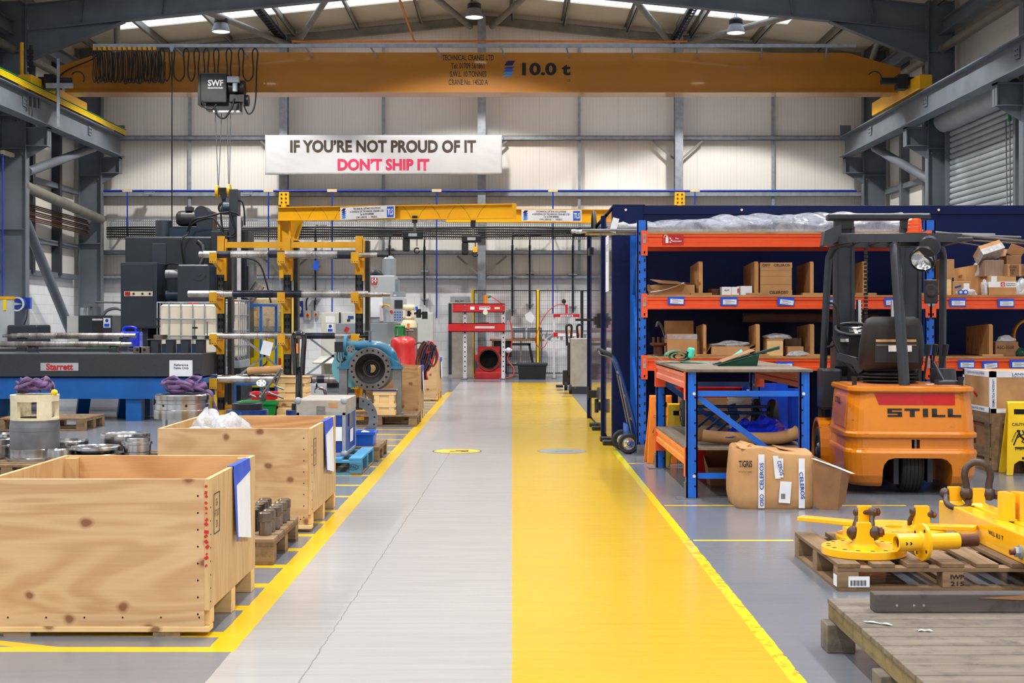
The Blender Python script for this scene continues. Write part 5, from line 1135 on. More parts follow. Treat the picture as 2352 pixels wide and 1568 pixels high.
MB().b(.42, .58, .46, .75, 2.07, 2.1).build('roof_wing', 'forkgrey', t, bevel=.008)
m = MB(); m.loft([[Vector((-.44+x, .85+y, z)) for x, y, z in ((-.16, 0, 2.04), (.0, 0, 2.1), (.0, .0, 2.24), (-.14, 0, 2.18))], [Vector((-.44+x, 1.05+y, z)) for x, y, z in ((-.16, 0, 2.04), (.0, 0, 2.1), (.0, .0, 2.24), (-.14, 0, 2.18))]]); m.build('side_lamp', 'forkgrey', t, bevel=.02)
bc = Vector((.13, .6, 2.08)); MB().lathe(bc+Vector((0, 0, .06)), (0, 0, 1), [(.07, 0), (.07, .015), (.06, .02), (.062, .05), (.058, .055), (.06, .08), (.056, .085), (.056, .11), (.045, .125), (0, .125)], 24).build('beacon', 'hook', t)
m = MB(); m.cyl(bc+Vector((0, 0, .035)), bc+Vector((0, 0, .06)), .1, n=24); m.cyl(bc-Vector((0, 0, .03)), bc+Vector((0, 0, .05)), .03); m.bar(bc+Vector((-.12, 0, 0)), bc+Vector((.1, 0, -.0)), .05, .09); m.build('beacon_bracket', 'black', t)
wl = Vector((.16, .42, 1.92)); ax = Vector((-.35, -1, -.35)).normalized()
MB().lathe(wl, -ax, [(.1, -.02), (.112, 0), (.105, .05), (.06, .1), (0, .11)], 28).build('work_lamp', 'black', t); MB().lathe(wl-ax*.01, ax, [(.1, 0), (.07, -.03), (0, -.05)], 28, sharp=False).build('lamp_reflector', 'chrome', t); MB().cyl(wl+Vector((.03, .0, .1)), bc, .018).build('lamp_arm', 'black', t)
MB().lathe(wl+Vector((.05, -.02, .1)), ax, [(.0, -.03), (.085, -.03), (.09, 0), (.08, .02), (0, .03)], 24).build('mirror_lamp', 'charcoal', t)
m = MB(); m.b(.2, .3, .5, .58, 1.55, 1.75); m.build('horn_box', 'black', t, bevel=.01); MB().lathe((.24, .5, 1.66), (0, -1, 0), [(.05, 0), (.055, .015), (.04, .02), (0, .015)], 20).build('horn', 'rubber', t)
# mast
for x0, x1 in ((-.36, -.17), (.25, .44)):
    m = MB(); m.ib(((x0+x1)/2, 1.85, .1), ((x0+x1)/2, 1.85, 2.28), .08, x1-x0, .03, .03, up=(1, 0, 0)); m.build('mast_channel', 'forkgrey', t)
    MB().b(x0+.01, x1-.01, 1.8, 1.92, 2.26, 2.34).build('mast_bracket', 'black', t)
for x in (-.12, .2): MB().cyl((x, 1.88, .2), (x, 1.88, 1.6), .03).build('lift_ram', 'chrome', t); MB().cyl((x, 1.88, .15), (x, 1.88, 1.2), .045).build('ram_body', 'forkgrey', t)
m = MB(); [m.box((-.06, 1.86, .5+.035*i), (.03, .03, .026), (0, 0, .3*(i % 2))) for i in range(46)]; m.build('lift_chain', 'black', t)
MB().b(-.42, .52, 1.78, 1.94, 2.34, 2.4).build('mast_crosshead', 'forkgrey', t, bevel=.015)
MB().b(-.4, .46, 1.8, 1.88, 2.14, 2.22).build('mast_crossbar', 'forkgrey', t, bevel=.01)
MB().b(-.38, .46, 1.83, 1.87, .5, .62).build('mast_tie', 'forkgrey', t)
for x in (-.3, .34): 
    m = MB(); m.b(x-.05, x+.05, 1.98, 2.03, .1, .55); m.b(x-.05, x+.05, 2.0, 2.9, .08, .12); m.build('fork', 'black', t)
MB().b(-.42, .48, 1.94, 1.98, .3, .5).build('fork_carriage', 'black', t)
# ================================================================ pallets, crates and lifting gear in front
def pallet(label, x0, x1, y0, y1, ax='y', h=.144, nb=7, top='paly', side='palx', blk='palx', gap=.3, jit=.004, group=None, lack=()):
    o = T('pallet', label, 'pallet', (x0, y0, 0), 0, group); W, D = x1-x0, y1-y0
    tb, sb_, bb = .022, .022, .018; hb = h-tb-sb_-bb
    L, n = (W, nb) if ax == 'y' else (D, nb)
    bw = L*(1-gap)/n; st = (L-bw)/(n-1)
    rr = random.Random(int(abs(x0*100+y0*37)))
    for i in range(n):
        if i in lack: continue
        a = i*st; j = rr.uniform(-jit, jit); w_ = bw*rr.uniform(.94, 1.03)
        if ax == 'y': MB().b(a, a+w_, -.002+j, D+j, h-tb, h).build('deck_board', top, o, bevel=.003)
        else: MB().b(j, W+j, a, a+w_, h-tb, h).build('deck_board', top, o, bevel=.003)
    for k in range(3):
        if ax == 'y': a = (D-.1)*k/2; MB().b(0, W, a, a+.1, h-tb-sb_, h-tb-.0005).build('stringer', side, o, bevel=.002)
        else: a = (W-.1)*k/2; MB().b(a, a+.1, 0, D, h-tb-sb_, h-tb-.0005).build('stringer', side, o, bevel=.002)
        for q_ in range(3):
            a, b_ = (W-.11)*q_/2, (D-.11)*k/2
            MB().b(a, a+.11, b_, b_+.11, bb, bb+hb).build('block', blk, o, bevel=.003)
        if ax == 'y': a = (W-.1)*k/2; q_ = .1005 if k == 1 else 0; MB().b(a, a+.1, q_, D-q_, 0, bb).build('bottom_board', 'paly', o, bevel=.002)
        else: a = (D-.1)*k/2; MB().b(0, W, a, a+.1, 0, bb).build('bottom_board', side, o, bevel=.002)
    if ax == 'y':
        for a in (0, D-.1): MB().b(.1005, W-.1005, a, a+.1, 0, bb).build('bottom_board', side, o)
    return o
o = pallet('brown pallet carrying the yellow lifting gear, stamped IWP', 1.69, 2.89, 7.38, 8.5, 'y')
MB().b(.055, .165, -.004, -.001, .022, .078).build('barcode_label', 'white', o); m = MB(); [m.b(.066+.006*i, .068+.006*i+.002*(i % 3 == 0), -.006, -.004, .03, .058) for i in range(14)]; m.build('barcode', 'ink', o)
MB().b(-.004, -.001, .01, .08, .022, .08).build('barcode_label', 'white', o)
text('IWP', o, 'ink', (.62, -.003, .075), (.07, .024), bold=.02); text('215', o, 'ink', (.62, -.003, .04), (.07, .024), bold=.02)
PZ = .145
GS = 'weathered shackles on the yellow lifting gear'
def shackle(label, c, pin, bow, s=1.0, pinm='rust'):
    """C: centre of the pin; PIN: direction of the pin; BOW: direction in which the bow hangs"""
    o = T('shackle', label, 'shackle', c, 0, GS)
    p = Vector(pin).normalized(); b_ = Vector(bow); b_ = (b_-p*b_.dot(p)).normalized()
    w_ = .044*s; L = .11*s
    pts = [p*-w_+b_*-.005, p*-w_+b_*L*.35, p*-w_*1.15+b_*L*.6]+[p*(-w_*1.15*math.cos(a))+b_*(L*.72+w_*1.1*math.sin(a)) for a in [PI*i/9 for i in range(10)]]+[p*w_*1.15+b_*L*.6, p*w_+b_*L*.35, p*w_+b_*-.005]
    m = MB(); m.tube(pts, .0145*s, 10)
    for q_ in (-1, 1): m.ell(p*(q_*w_), (.027*s,)*3, 12, 8)
    m.build('bow', 'shackle', o)
    m = MB(); m.cyl(p*(-w_*1.5), p*(w_*1.9), .013*s, n=12); m.cyl(p*(w_*1.45), p*(w_*1.75), .022*s, n=6, smooth=False); m.build('pin', pinm, o)
    return o
# near disc with lug
def lug(mb, c, w_, d, h, top=.6):
    x, y, z = c; mb.loft([[Vector((x+a*w_/2, y+b_*d/2, z)) for a, b_ in ((-1, -1), (1, -1), (1, 1), (-1, 1))], [Vector((x+a*w_/2*top-.0, y+b_*d/2, z+h)) for a, b_ in ((-1, -1), (1, -1), (1, 1), (-1, 1))]])
def fillet(mb, c, w_, d):
    mb.loft([[Vector((c[0]+a*(w_/2+.014), c[1]+b_*(d/2+.014), c[2])) for a, b_ in ((-1, -1), (1, -1), (1, 1), (-1, 1))], [Vector((c[0]+a*w_/2, c[1]+b_*d/2, c[2]+.014)) for a, b_ in ((-1, -1), (1, -1), (1, 1), (-1, 1))]])
t = T('lifting_plate', 'round yellow lifting plate with one lug at the front of the pallet', 'lifting gear', (X(1985, 7.68), 7.69, PZ))
m = MB(); m.lathe((0, 0, 0), (0, 0, 1), [(0, 0), (.222, 0), (.225, .003), (.225, .04), (.221, .044), (.2, .044), (.0, .044)], 56); m.slot(1)
for i in range(16): a = 2*PI*i/16; m.disc((.19*math.cos(a), .19*math.sin(a), .0445), (0, 0, 1), .013, 14)
m.build('plate', ['gear', 'hole'], t)
m = MB(); lug(m, (0, .0, .044), .11, .055, .125, .62); fillet(m, (0, 0, .044), .11, .055); m.build('lug', 'gear', t, bevel=.003)
shackle('rusty brown shackle lying flat on the front round plate', (X(1985, 7.68)-.0, 7.69, PZ+.115), (1, -.25, .05), (-.1, 1, -.35), 1.3)
# rear plate with two lugs and arms
t = T('lifting_plate', 'yellow two-armed lifting plate with a centre hole at the back of the pallet', 'lifting gear', (X(2050, 8.25), 8.22, PZ))
m = MB(); m.lathe((0, 0, .01), (0, 0, 1), [(.05, 0), (.29, 0), (.29, .06), (.05, .06), (.05, 0)], 56); m.build('plate', 'gear', t, bevel=.002)
m = MB(); m.lathe((0, 0, -.0), (0, 0, 1), [(.04, 0), (.33, 0), (.33, .02), (.04, .02)], 48); m.build('base_ring', 'gear', t)
for x0, y0, x1, y1, n_ in ((-.2, .05, -.5, .22, 1), (.16, -.07, .41, -.2, 2)):
    m = MB(); m.bar((x0, y0, .082), (x1, y1, .09), .1, .024, up=(0, 0, 1)); m.build('arm', 'gear', t, bevel=.003)
for x in (-.17, .16):
    m = MB(); lug(m, (x, .0, .07), .09, .05, .12, .85); fillet(m, (x, 0, .07), .09, .05); m.build('lug', 'gear', t, bevel=.003)
text('WLL 5T No', t, 'ink', (.02, -.22, .0722), (.2, .03), face='U')
px_ = X(2050, 8.25)
shackle('shackle hanging on the lug beside the long left-pointing arm', (px_-.17, 8.2, PZ+.155), (.6, -.6, .1), (.25, -.6, -.45), 1.1)
shackle('shackle with a hexagon nut on the lug nearest the spreader beam', (px_+.16, 8.22, PZ+.15), (1, -.12, -.15), (.0, .6, -.9), 1.0)
# spigot
t = T('lifting_spigot', 'yellow flanged tube with a rusty end lying on the pallet', 'lifting gear', (X(2115, 7.5), 7.47, PZ+.098))
ax = Vector((1, .2, .0)).normalized()
m = MB(); m.lathe(-ax*.15, ax, [(.034, .02), (.034, 0), (.046, 0), (.046, .13), (.062, .145)], 28); m.build('open_tube', 'gear', t); MB().disc(-ax*.13, -ax, .0345, 24).build('bore', 'rust', t)
m = MB(); m.lathe(-ax*.01, ax, [(.046, 0), (.098, 0), (.098, .018), (.046, .018)], 40); m.slot(1)
a_, b_, _ = frame(ax)
for i in range(4): m.cyl(-ax*.011+(a_*math.cos(.6+i*PI/2)+b_*math.sin(.6+i*PI/2))*.075, -ax*.0095+(a_*math.cos(.6+i*PI/2)+b_*math.sin(.6+i*PI/2))*.075, .009, n=12)
m.build('flange', ['gear', 'hole'], t); MB().cyl(ax*.008, ax*.2, .044, n=28).build('tube', 'gear', t); MB().cyl(ax*.2, ax*.31, .033, n=24).build('rusty_end', 'rust', t)
for q_ in (-.11, -.05): MB().cyl(-ax*.1+a_*0+Vector((0, 0, 0))+ax*(q_+.1)*.4+Vector((0, -.046, .0)), -ax*.1+ax*(q_+.1)*.4+Vector((0, -.047, 0)), .008, n=12).build('pin_hole', 'hole', t)
# spreader beam
t = T('spreader_beam', 'long yellow spreader beam lying on the pallet, marked 8.5 T', 'lifting gear', (2.64, 6.4, PZ))
m = MB(); m.b(0, .11, 0, 2.4, 0, .15); m.b(.11, .135, 0, 2.4, .01, .135); m.b(.135, .25, 0, 2.4, 0, .15); m.build('box_beam', 'gear', t, bevel=.008)
for x, y in ((.05, 2.25), (.17, 2.18)):
    m = MB(); lug(m, (x, y, .15), .08, .05, .1, .9); fillet(m, (x, y, .15), .08, .05); m.build('lug', 'gear', t, bevel=.003)
for s in (-1, 1):
    m = MB(); pp = [(s*.012+s*.07*math.cos(a)*1.0, .075*math.sin(a)) for a in [-PI/2+PI*i/12 for i in range(13)]]
    m.prism(pp, (.16, 1.55, .15), (1, 0, 0), (0, 1, 0), (0, 0, .15)); m.build('half_round_boss', 'gear', t, bevel=.002)
    m = MB(); pp = [(s*.008+s*.088*math.cos(a), .093*math.sin(a)) for a in [-PI/2+PI*i/12 for i in range(13)]]; m.prism(pp, (.16, 1.55, .15), (1, 0, 0), (0, 1, 0), (0, 0, .012)); m.build('weld_bead', 'gear', t)
text('WLL 8.5 T', t, 'ink', (-.002, 1.36, .09), (.24, .024), face='L', bold=.02)
m = MB(); m.cyl((-.035, .97, .06), (.0, .97, .06), .028, n=6, smooth=False); m.cyl((-.012, .97, .06), (0, .97, .06), .036, n=20); m.build('nut', 'galv', t); MB().cyl((-.06, .97, .06), (-.03, .97, .06), .015, n=12).build('stud_end', 'rust', t)
MB().b(-.003, 0, .78, .86, .05, .11).build('rating_plate', 'galv', t)
m = MB(); m.tube([(.02, .72, .16), (.03, .7, .19), (.07, .7, .2), (.1, .7, .17)], .016, 8); m.build('lifting_eye', 'black', t)
shackle('shackle lying over the end of the spreader beam', (2.69, 8.65, PZ+.21), (1, -.1, 0), (.25, -1, -.5), 1.25)
shackle('shackle standing upright on the spreader beam, tallest of the lifting gear', (2.81, 8.58, PZ+.215), (1, -.1, 0), (-.15, .1, 1), 1.5)
# grey foreground pallet
t = T('pallet', 'big grey weathered pallet with a close-boarded top in the near corner', 'pallet', (1.36, 4.2, 0))
for i in range(13):
    a = .149*i; MB().b(0, 1.25+.01*(i%3), a, a+.1425, .186, .208).build('deck_board', 'palold', t, bevel=.003)
for x in (0, .58, 1.16):
    m = MB(); m.b(x+.004, x+.07, .0, 1.935, .12, .1855); m.build('stringer', 'palside', t, bevel=.004)
    for y in (.05, .93, 1.8): MB().b(x-.03, x+.09, y, y+.13, 0, .12).build('block', 'palold', t, bevel=.005)
t = T('timber_baulk', 'blackened square timber lying on the grey close-boarded pallet', 'timber', (1.485, 5.82, .2085))
MB().b(0, 1.05, 0, .085, 0, .075).build('baulk', 'timber', t, bevel=.004); m = MB(); [m.cyl((x, -.002, .03), (x, .001, .03), .005, n=8) for x in (.09, .16, .2)]; m.build('nail_head', 'galv', t)
m = MB(); m.prism([(.42, .06), (.6, .052), (.8, .066), (.62, .072)], (0, -.0025, 0), (1, 0, 0), (0, 0, 1), (0, .002, 0)); m.build('split', 'carddark', t)
for i, (px, py, w_, lab) in enumerate(((2016, 1432, .085, 'long torn paper scrap on the grey close-boarded pallet'), (2122, 1449, .05, 'small torn paper scrap on the grey close-boarded pallet'))):
    Y = 1.19*F/(py-738); m = MB(); m.surf(lambda u, v: (w_*(u-.5)+.01*math.sin(v*7), -.06*(u-.5)*(1 if i == 0 else .1)+.014*(v-.5)*(1+.5*math.sin(u*9)), .002+.005*abs(math.sin(u*6+v*3))), 12, 4)
    m.one('paper_scrap', lab, 'paper', 'white', (X(px, Y), Y, .2085), 0, 'paper scraps on the grey pallet', thick=.001)
# ---------------------------------------------------------------- big plywood crates
def crate(label, x0, x1, y0, y1, h=.70, m_=('plyx', 'plyy', 'plyin'), skid=.115, paper=True, mark=False, stamp=True, nails=False):
    o = T('plywood_crate', label, 'crate', (x0, y0, 0)); W, D = x1-x0, y1-y0; th = .022
    MB().b(0, W-th, 0, th, .045, h).build('front_panel', m_[0], o, bevel=.002)
    MB().b(th, W-th, D-th, D, skid, h).build('back_panel', m_[2], o, bevel=.002)
    MB().b(0, th, th, D, skid, h).build('side_panel', m_[1], o, bevel=.002); MB().b(W-th, W, 0, D, skid, h).build('side_panel', m_[1], o, bevel=.002)
    MB().b(th, W-th, th, D-th, skid, skid+.02).build('floor_panel', m_[2], o)
    MB().b(0, W-.0, -.004, .09, .02, .045).build('skirt_board', 'pine', o, bevel=.003)
    for y in (.024, D/2-.05, D-.1): MB().b(.0, W-.001, y, y+.09, .0455 if y < .1 else .0, skid-.0005).build('skid', 'pine', o, bevel=.003)
    for x in (.08, W-.25): MB().b(x, x+.12, .0, .09, 0, .0195).build('foot', 'palx', o)
    for x, y in ((th, D-th-.06), (W-th-.06, D-th-.06), (th, th), (W-th-.06, th)): MB().b(x, x+.06, y, y+.06, skid+.02, h-.01).build('corner_post', m_[1], o)
    if nails:
        for i in range(8): MB().cyl((W-.05, -.0015, .1+.075*i), (W-.05, .002, .1+.075*i), .0042, n=8).build('nail', 'hole', o)
        for i in range(6): MB().cyl((.1+.17*i, -.0015, .085), (.1+.17*i, .002, .085), .0042, n=8).build('nail', 'hole', o)
        for i in range(8): MB().cyl((W+.0015, .03, .15+.06*i), (W-.002, .03, .15+.06*i), .004, n=8).build('nail', 'hole', o)
    if mark:
        m = MB(); rr = random.Random(4)
        for i in range(15): z = .32+.025*i; m.box((W-.011+rr.uniform(-.004, .004), -.001, z+rr.uniform(-.006, .006)), (rr.uniform(.008, .02), .002, rr.uniform(.006, .016)), (0, rr.uniform(-1.2, 1.2), 0))
        m.build('red_paint_mark', 'redink', o)
    if stamp:
        m = MB(); y, z = .16, h-.16
        for a, b_ in (((y-.06, z+.08), (y+.06, z+.08)), ((y-.06, z-.1), (y+.06, z-.1)), ((y-.06, z-.1), (y-.06, z+.08)), ((y+.06, z-.1), (y+.06, z+.08))): m.bar((W+.001, a[0], a[1]), (W+.001, b_[0], b_[1]), .002, .004)
        m.build('stamp_frame', 'ink', o); text('GB-\nHT 0107\nDB', o, 'ink', (W+.002, y, z-.01), (.09, .13), rz=PI/2)
    if paper:
        m = MB(); m.add([(W+.004, D*.5, h-.005), (W+.004, D*.84, h-.01), (W+.016, D*.82, h-.4), (W+.02, D*.49, h-.34)], [(0, 1, 2, 3)]); m.build('document', 'white', o, thick=.002)
        m = MB(); m.add([(W-th-.003, D*.47, h+.002), (W-th-.003, D*.83, h+.002), (W+.006, D*.83, h+.003), (W+.006, D*.47, h+.003), (W+.008, D*.49, h-.1), (W+.008, D*.85, h-.06), (W-th-.003, D*.47, h-.03), (W-th-.003, D*.83, h-.03)], [(0, 1, 2, 3), (3, 2, 5, 4), (0, 1, 7, 6)]); m.build('blue_tape', 'tape', o, thick=.002)
        m = MB(); m.add([(W+.006, D*.46, h-.01), (W+.006, D*.52, h-.01), (W+.022, D*.5, h-.36), (W+.022, D*.47, h-.36)], [(0, 1, 2, 3)]); m.build('blue_backing', 'tape', o, thick=.001)
    return o
crate('nearest big open plywood crate with dark knots and red paint down its corner', -2.34, -1.346, 6.32, 7.45, .70, mark=True, nails=True)
c2 = crate('second big open plywood crate holding bubble-wrapped parcels, behind the knotty one', -2.355, -1.333, 9.45, 10.75, .69, nails=True)
crate('closed brown plywood crate behind the blue pump casing under the red gas bottle', -2.05, -1.30, 19.95, 20.95, .76, ('plyold', 'plyold', 'plyold'), stamp=False)
crate('pale plywood crate farthest down the aisle, just past the hoses', -2.3, -1.31, 25.1, 26.7, .74, ('plyx', 'plyy', 'plyin'), stamp=False)
for i, (px, py, Y, r, s, lab) in enumerate(((462, 984, 9.75, (.16, .14, .10), 41, 'bubble-wrapped parcel with printed tape in the second plywood crate'), (528, 984, 9.85, (.14, .14, .15), 42, 'plump bubble-wrapped parcel in the second plywood crate, nearer the middle'), (478, 984, 10.0, (.1, .1, .16), 43, 'twisted tail of clear film rising from the second plywood crate'))):
    z = (.47, .49, .5)[i]; lump('wrapped_parcel', lab, 'parcel', 'foil' if i < 2 else 'sheet', (X(px, Y), Y, z+.08), r, seed=s, sq=.16)
t = T('parcel_carton', 'brown carton under the bubble-wrapped parcels in the second crate', 'box', (-2.27, 9.5, .136)); MB().b(0, .5, 0, .45, 0, .36).build('box_body', 'carddark', t); MB().b(0, .5, .21, .24, .36, .362).build('lid_seam', 'card', t)
# ---------------------------------------------------------------- pallet of hexagon studs
o = pallet('small low pallet carrying upright dark steel studs between the two big crates', -2.1, -1.37, 8.17, 9.12, 'x', .15, 5, 'palx', 'paly', gap=.12)
GH = 'upright steel studs on the low pallet'
def stud(i, j):
    names = ('first', 'second', 'third', 'fourth', 'fifth', 'sixth')
    return '%s hexagon-headed steel stud in the %s row of the low pallet' % (names[j], ('aisle-side', 'inner')[i])
first = None
for i, x in enumerate((-1.44, -1.555)):
    for j in range(6):
        loc = (x+random.uniform(-.008, .008), 8.33+.125*j+.03*i, .1505)
        if first is None:
            first = T('hex_stud', stud(i, j), 'stud', loc, .3, GH)
            MB().lathe((0, 0, 0), (0, 0, 1), [(0, 0), (.036, 0), (.037, .004), (.037, .078), (.03, .082)], 24).build('shank', 'boltsteel', first)
            m = MB(); m.cyl((0, 0, .08), (0, 0, .128), .041, n=6, smooth=False); m.lathe((0, 0, .128), (0, 0, 1), [(.041, 0), (.033, .006), (0, .006)], 6); m.build('hex_head', 'boltsteel', first, bevel=.002)
        else: dup(first, loc, stud(i, j), random.uniform(0, 1))
# ---------------------------------------------------------------- blue pallet, flight case, bins
pallet('turquoise painted pallet stamped EPA under the blue flight case', -2.55, -1.37, 12.95, 14.1, 'y', .155, 7, 'palbluet', 'palblue', 'palblue')
o = bpy.data.objects['pallet.003']; text('EPAL', o, 'ink', (1.1, -.003, .075), (.08, .03)); m = MB(); m.tube([(1.1+.05*math.cos(a), -.003, .075+.026*math.sin(a)) for a in [2*PI*i/20 for i in range(20)]], .0015, 4, True); m.build('stamp_ring', 'ink', o)
t = T('flight_case', 'blue flight case with aluminium edges and scratched silver lid', 'case', (-1.995, 13.15, .1555)); W, D, H = .455, .9, .52
MB().b(.006, W-.006, .006, D-.006, .01, H-.12).build('case_body', 'caseblue' if 'caseblue' in M else 'darkblue', t)
MB().b(0, W, 0, D, H-.12, H).build('lid', 'steelcab', t, bevel=.006)
m = MB()
for x in (0, W-.03):
    for y in (0, D-.03): m.b(x, x+.03, y, y+.03, 0, H-.118)
for y in (0, D-.02): m.b(0, W, y, y+.02, 0, .03); m.b(0, W, y, y+.02, H-.145, H-.118)
for x in (0, W-.02): m.b(x, x+.02, 0, D, 0, .03); m.b(x, x+.02, 0, D, H-.145, H-.118)
m.build('edge_trim', 'galv', t, bevel=.003)
for x in (.015, W-.015):
    for z in (.02, H-.01): MB().ell((x, .012, z), (.035, .03, .035), 12, 8).build('corner_ball', 'galv', t)
m = MB(); m.b(W*.5-.04, W*.5+.04, -.008, .0, H-.18, H-.06); m.cyl((W*.5, -.014, H-.14), (W*.5, 0, H-.14), .03); m.b(W*.5-.025, W*.5+.025, -.012, -.008, H-.1, H-.07); m.build('butterfly_catch', 'mill', t)
m = MB(); m.b(W, W+.008, .3, .5, .25, .38); m.build('side_handle', 'mill', t); MB().b(W, W+.003, .36, .6, .1, .22).build('torn_label', 'white', t); MB().b(W*.78, W*.93, -.003, .0, .14, .27).build('paper_label', 'white', t); MB().b(.3, .38, -.0035, 0, H-.07, H-.03).build('kraft_sticker', 'card', t)
o = pallet('brown pallet behind the turquoise one, carrying the small blue bin', -1.93, -1.33, 14.18, 15.15, 'x', .15, 6, 'palx', 'paly')
t = bin_('parts_bin', 'small blue plastic bin with white rag on the brown pallet', (X(838, 14.35)+.0, 14.42, .151), .2, .32, .14, 'binblue', cat='bin', lip=.012)
lump('rag', 'white crumpled rag and steel pieces in the small blue bin', 'rag', 'white', (X(838, 14.35), 14.42, .21), (.085, .12, .06), seed=51)
t = T('half_ring_flange', 'grey steel half ring standing on edge behind the flight case', 'metal ring', (X(820, 14.7), 14.72, .151))
pp = []; pi_ = []
for i in range(25):
    a = -PI/2+PI*i/24*1.0; pp.append((.02+.19*math.cos(a), .235+.235*math.sin(a))); pi_.append((.02+.1*math.cos(a), .235+.12*math.sin(a)))
m = MB(); n_ = 25
for dy in (0, .02): pass
m.add([(x, 0, z) for x, z in pp]+[(x, 0, z) for x, z in pi_]+[(x, .03, z) for x, z in pp]+[(x, .03, z) for x, z in pi_], [(i, i+1, n_+i+1, n_+i) for i in range(n_-1)]+[(2*n_+i, 2*n_+i+1, 3*n_+i+1, 3*n_+i) for i in range(n_-1)]+[(i, i+1, 2*n_+i+1, 2*n_+i) for i in range(n_-1)]+[(n_+i, n_+i+1, 3*n_+i+1, 3*n_+i) for i in range(n_-1)]+[(0, n_, 3*n_, 2*n_), (n_-1, 2*n_-1, 4*n_-1, 3*n_-1)])
m.build('ring', 'mill', t); m = MB()
for i in range(1, 24, 3): a = -PI/2+PI*i/24; m.cyl((.02+.16*math.cos(a), -.002, .235+.195*math.sin(a)), (.02+.16*math.cos(a), .001, .235+.195*math.sin(a)), .01, n=10)
m.build('bolt_hole', 'hole', t)
# floor discs
for px, lab, c1, c2_, msg in ((1050, 'round yellow floor sticker with a dark truck symbol on the white walkway', 'signyellow', 'ink', 1), (1291, 'round grey floor sticker with a faint symbol on the yellow lane', 'galvd' if 'galvd' in M else 'haasd', 'greyink', 0)):
    t = T('floor_sticker', lab, 'sticker', (X(px, 15.35), 15.35, 0))
    MB().cyl((0, 0, .0002), (0, 0, .0012), .265, n=48).build('rim', 'ink' if msg else 'greyink', t); MB().cyl((0, 0, .0012), (0, 0, .002), .25, n=48).build('face', c1, t)
    m = MB(); 
    for a, b_, c, d in ((-.02, .1, -.04, .06), (-.08, -.02, -.06, -.02), (.1, .12, -.08, .1), (.12, .2, -.075, -.055), (-.01, .07, .06, .07)): m.b(a, b_, c, d, .002, .0024)
    for x in (-.05, .07): m.cyl((x, -.07, .002), (x, -.07, .0024), .03, n=14)
    m.build('truck_symbol', c2_, t)
    if msg: text('CAUTION', t, 'ink', (0, .16, .0025), (.24, .05), face='U', bold=.02); text('FORK LIFT TRUCKS', t, 'ink', (0, -.17, .0025), (.28, .04), face='U', bold=.02)
# ================================================================ steel parts on pallets at the left
pallet('brown pallet under the cream and steel casing', -4.9, -3.95, 12.45, 13.5, 'x', .144, 6)
pallet('brown pallet under the turned steel discs and rings', -3.93, -2.95, 12.7, 13.95, 'x', .144, 6, lack=(3,))
pallet('lone brown pallet lying on the floor before the blue table frame', -6.6, -5.47, 18.2, 19.1, 'x', .16, 6)
t = T('valve_casing', 'tall steel drum with a windowed cream casting on top, on the left pallet', 'casing', (X(80, 12.97), 12.97, PZ))
MB().lathe((0, 0, 0), (0, 0, 1), [(.15, 0), (.255, 0), (.255, .022), (.222, .03), (.222, .1), (.218, .104)], 48).build('base_flange', 'ringsteel', t)
MB().lathe((0, 0, .1), (0, 0, 1), [(.218, 0), (.219, .16), (.221, .165), (.221, .2), (.216, .24), (.216, .262), (.17, .262), (.17, .1)], 48).build('steel_body', 'mill', t)
m = MB(); m.lathe((0, 0, .362), (0, 0, 1), [(.165, 0), (.213, 0), (.213, .02), (.165, .02)], 40); m.lathe((0, 0, .53), (0, 0, 1), [(.165, .0), (.213, .0), (.216, .06), (.165, .06), (.165, 0)], 40)
for a in (.75, 2.4, 3.9, 5.45):
    A = arc((0, 0, .38), .213, a-.33, a+.33, 9, (1, 0, 0), (0, 1, 0)); B = arc((0, 0, .38), .17, a-.33, a+.33, 9, (1, 0, 0), (0, 1, 0)); up = Vector((0, 0, .152)); n_ = 9
    vs = A+B+[p+up for p in A]+[p+up for p in B]; m.add(vs, [f for i in range(8) for f in ((i, i+1, 2*n_+i+1, 2*n_+i), (n_+i, n_+i+1, 3*n_+i+1, 3*n_+i))]+[(0, n_, 3*n_, 2*n_), (8, n_+8, 3*n_+8, 2*n_+8)])
m.build('cream_casting', 'castcream', t)
def sling(label, c, r, seed, drop=None):
    o = T('lifting_sling', label, 'sling', c); rr = random.Random(seed)
    for k in range(5):
        pts = []; a0 = rr.uniform(0, 6)
        for i in range(12):
            a = a0+i*.52; q_ = r*(.45+.5*rr.random()); pts.append((q_*math.cos(a), q_*.8*math.sin(a), .025+.016*k+.06*rr.random()*(1 if i % 3 else .2)))
        m = MB(); pp = smooth_path(pts, 5); vs = []; fs = []
        for i, p in enumerate(pp): w_ = Vector((.014*math.sin(i*.23), .012*math.sin(i*.4), .018)); vs += [p-w_, p+w_]
        for i in range(len(pp)-1): fs.append((2*i, 2*i+2, 2*i+3, 2*i+1))
        m.add(vs, fs, True); m.build('webbing', 'purple', o, thick=.008)
    if drop:
        m = MB(); pp = smooth_path(drop, 6); vs = []; fs = []
        for i, p in enumerate(pp): w_ = Vector((.03*math.cos(i*.2), .02, .0)); vs += [p-w_, p+w_]
        for i in range(len(pp)-1): fs.append((2*i, 2*i+2, 2*i+3, 2*i+1))
        m.add(vs, fs, True); m.build('hanging_strap', 'purple', o, thick=.008)
    return o
s1 = sling('violet webbing sling heaped on the cream casting', (X(82, 13.0), 12.97, PZ+.592), .2, 3)
m = MB(); m.ell((.2, -.06, .02), (.032, .03, .028), 12, 8); m.build('yellow_tag', 'signyellow', s1)
GR = 'turned steel discs and rings on pallets'
def rings(name, label, c, prof, mtl='ringsteel', hole=True, n=48):
    o = T(name, label, 'metal ring', c, 0, GR)
    MB().lathe((0, 0, 0), (0, 0, 1), prof, n).build('turned_body', mtl, o)
    return o
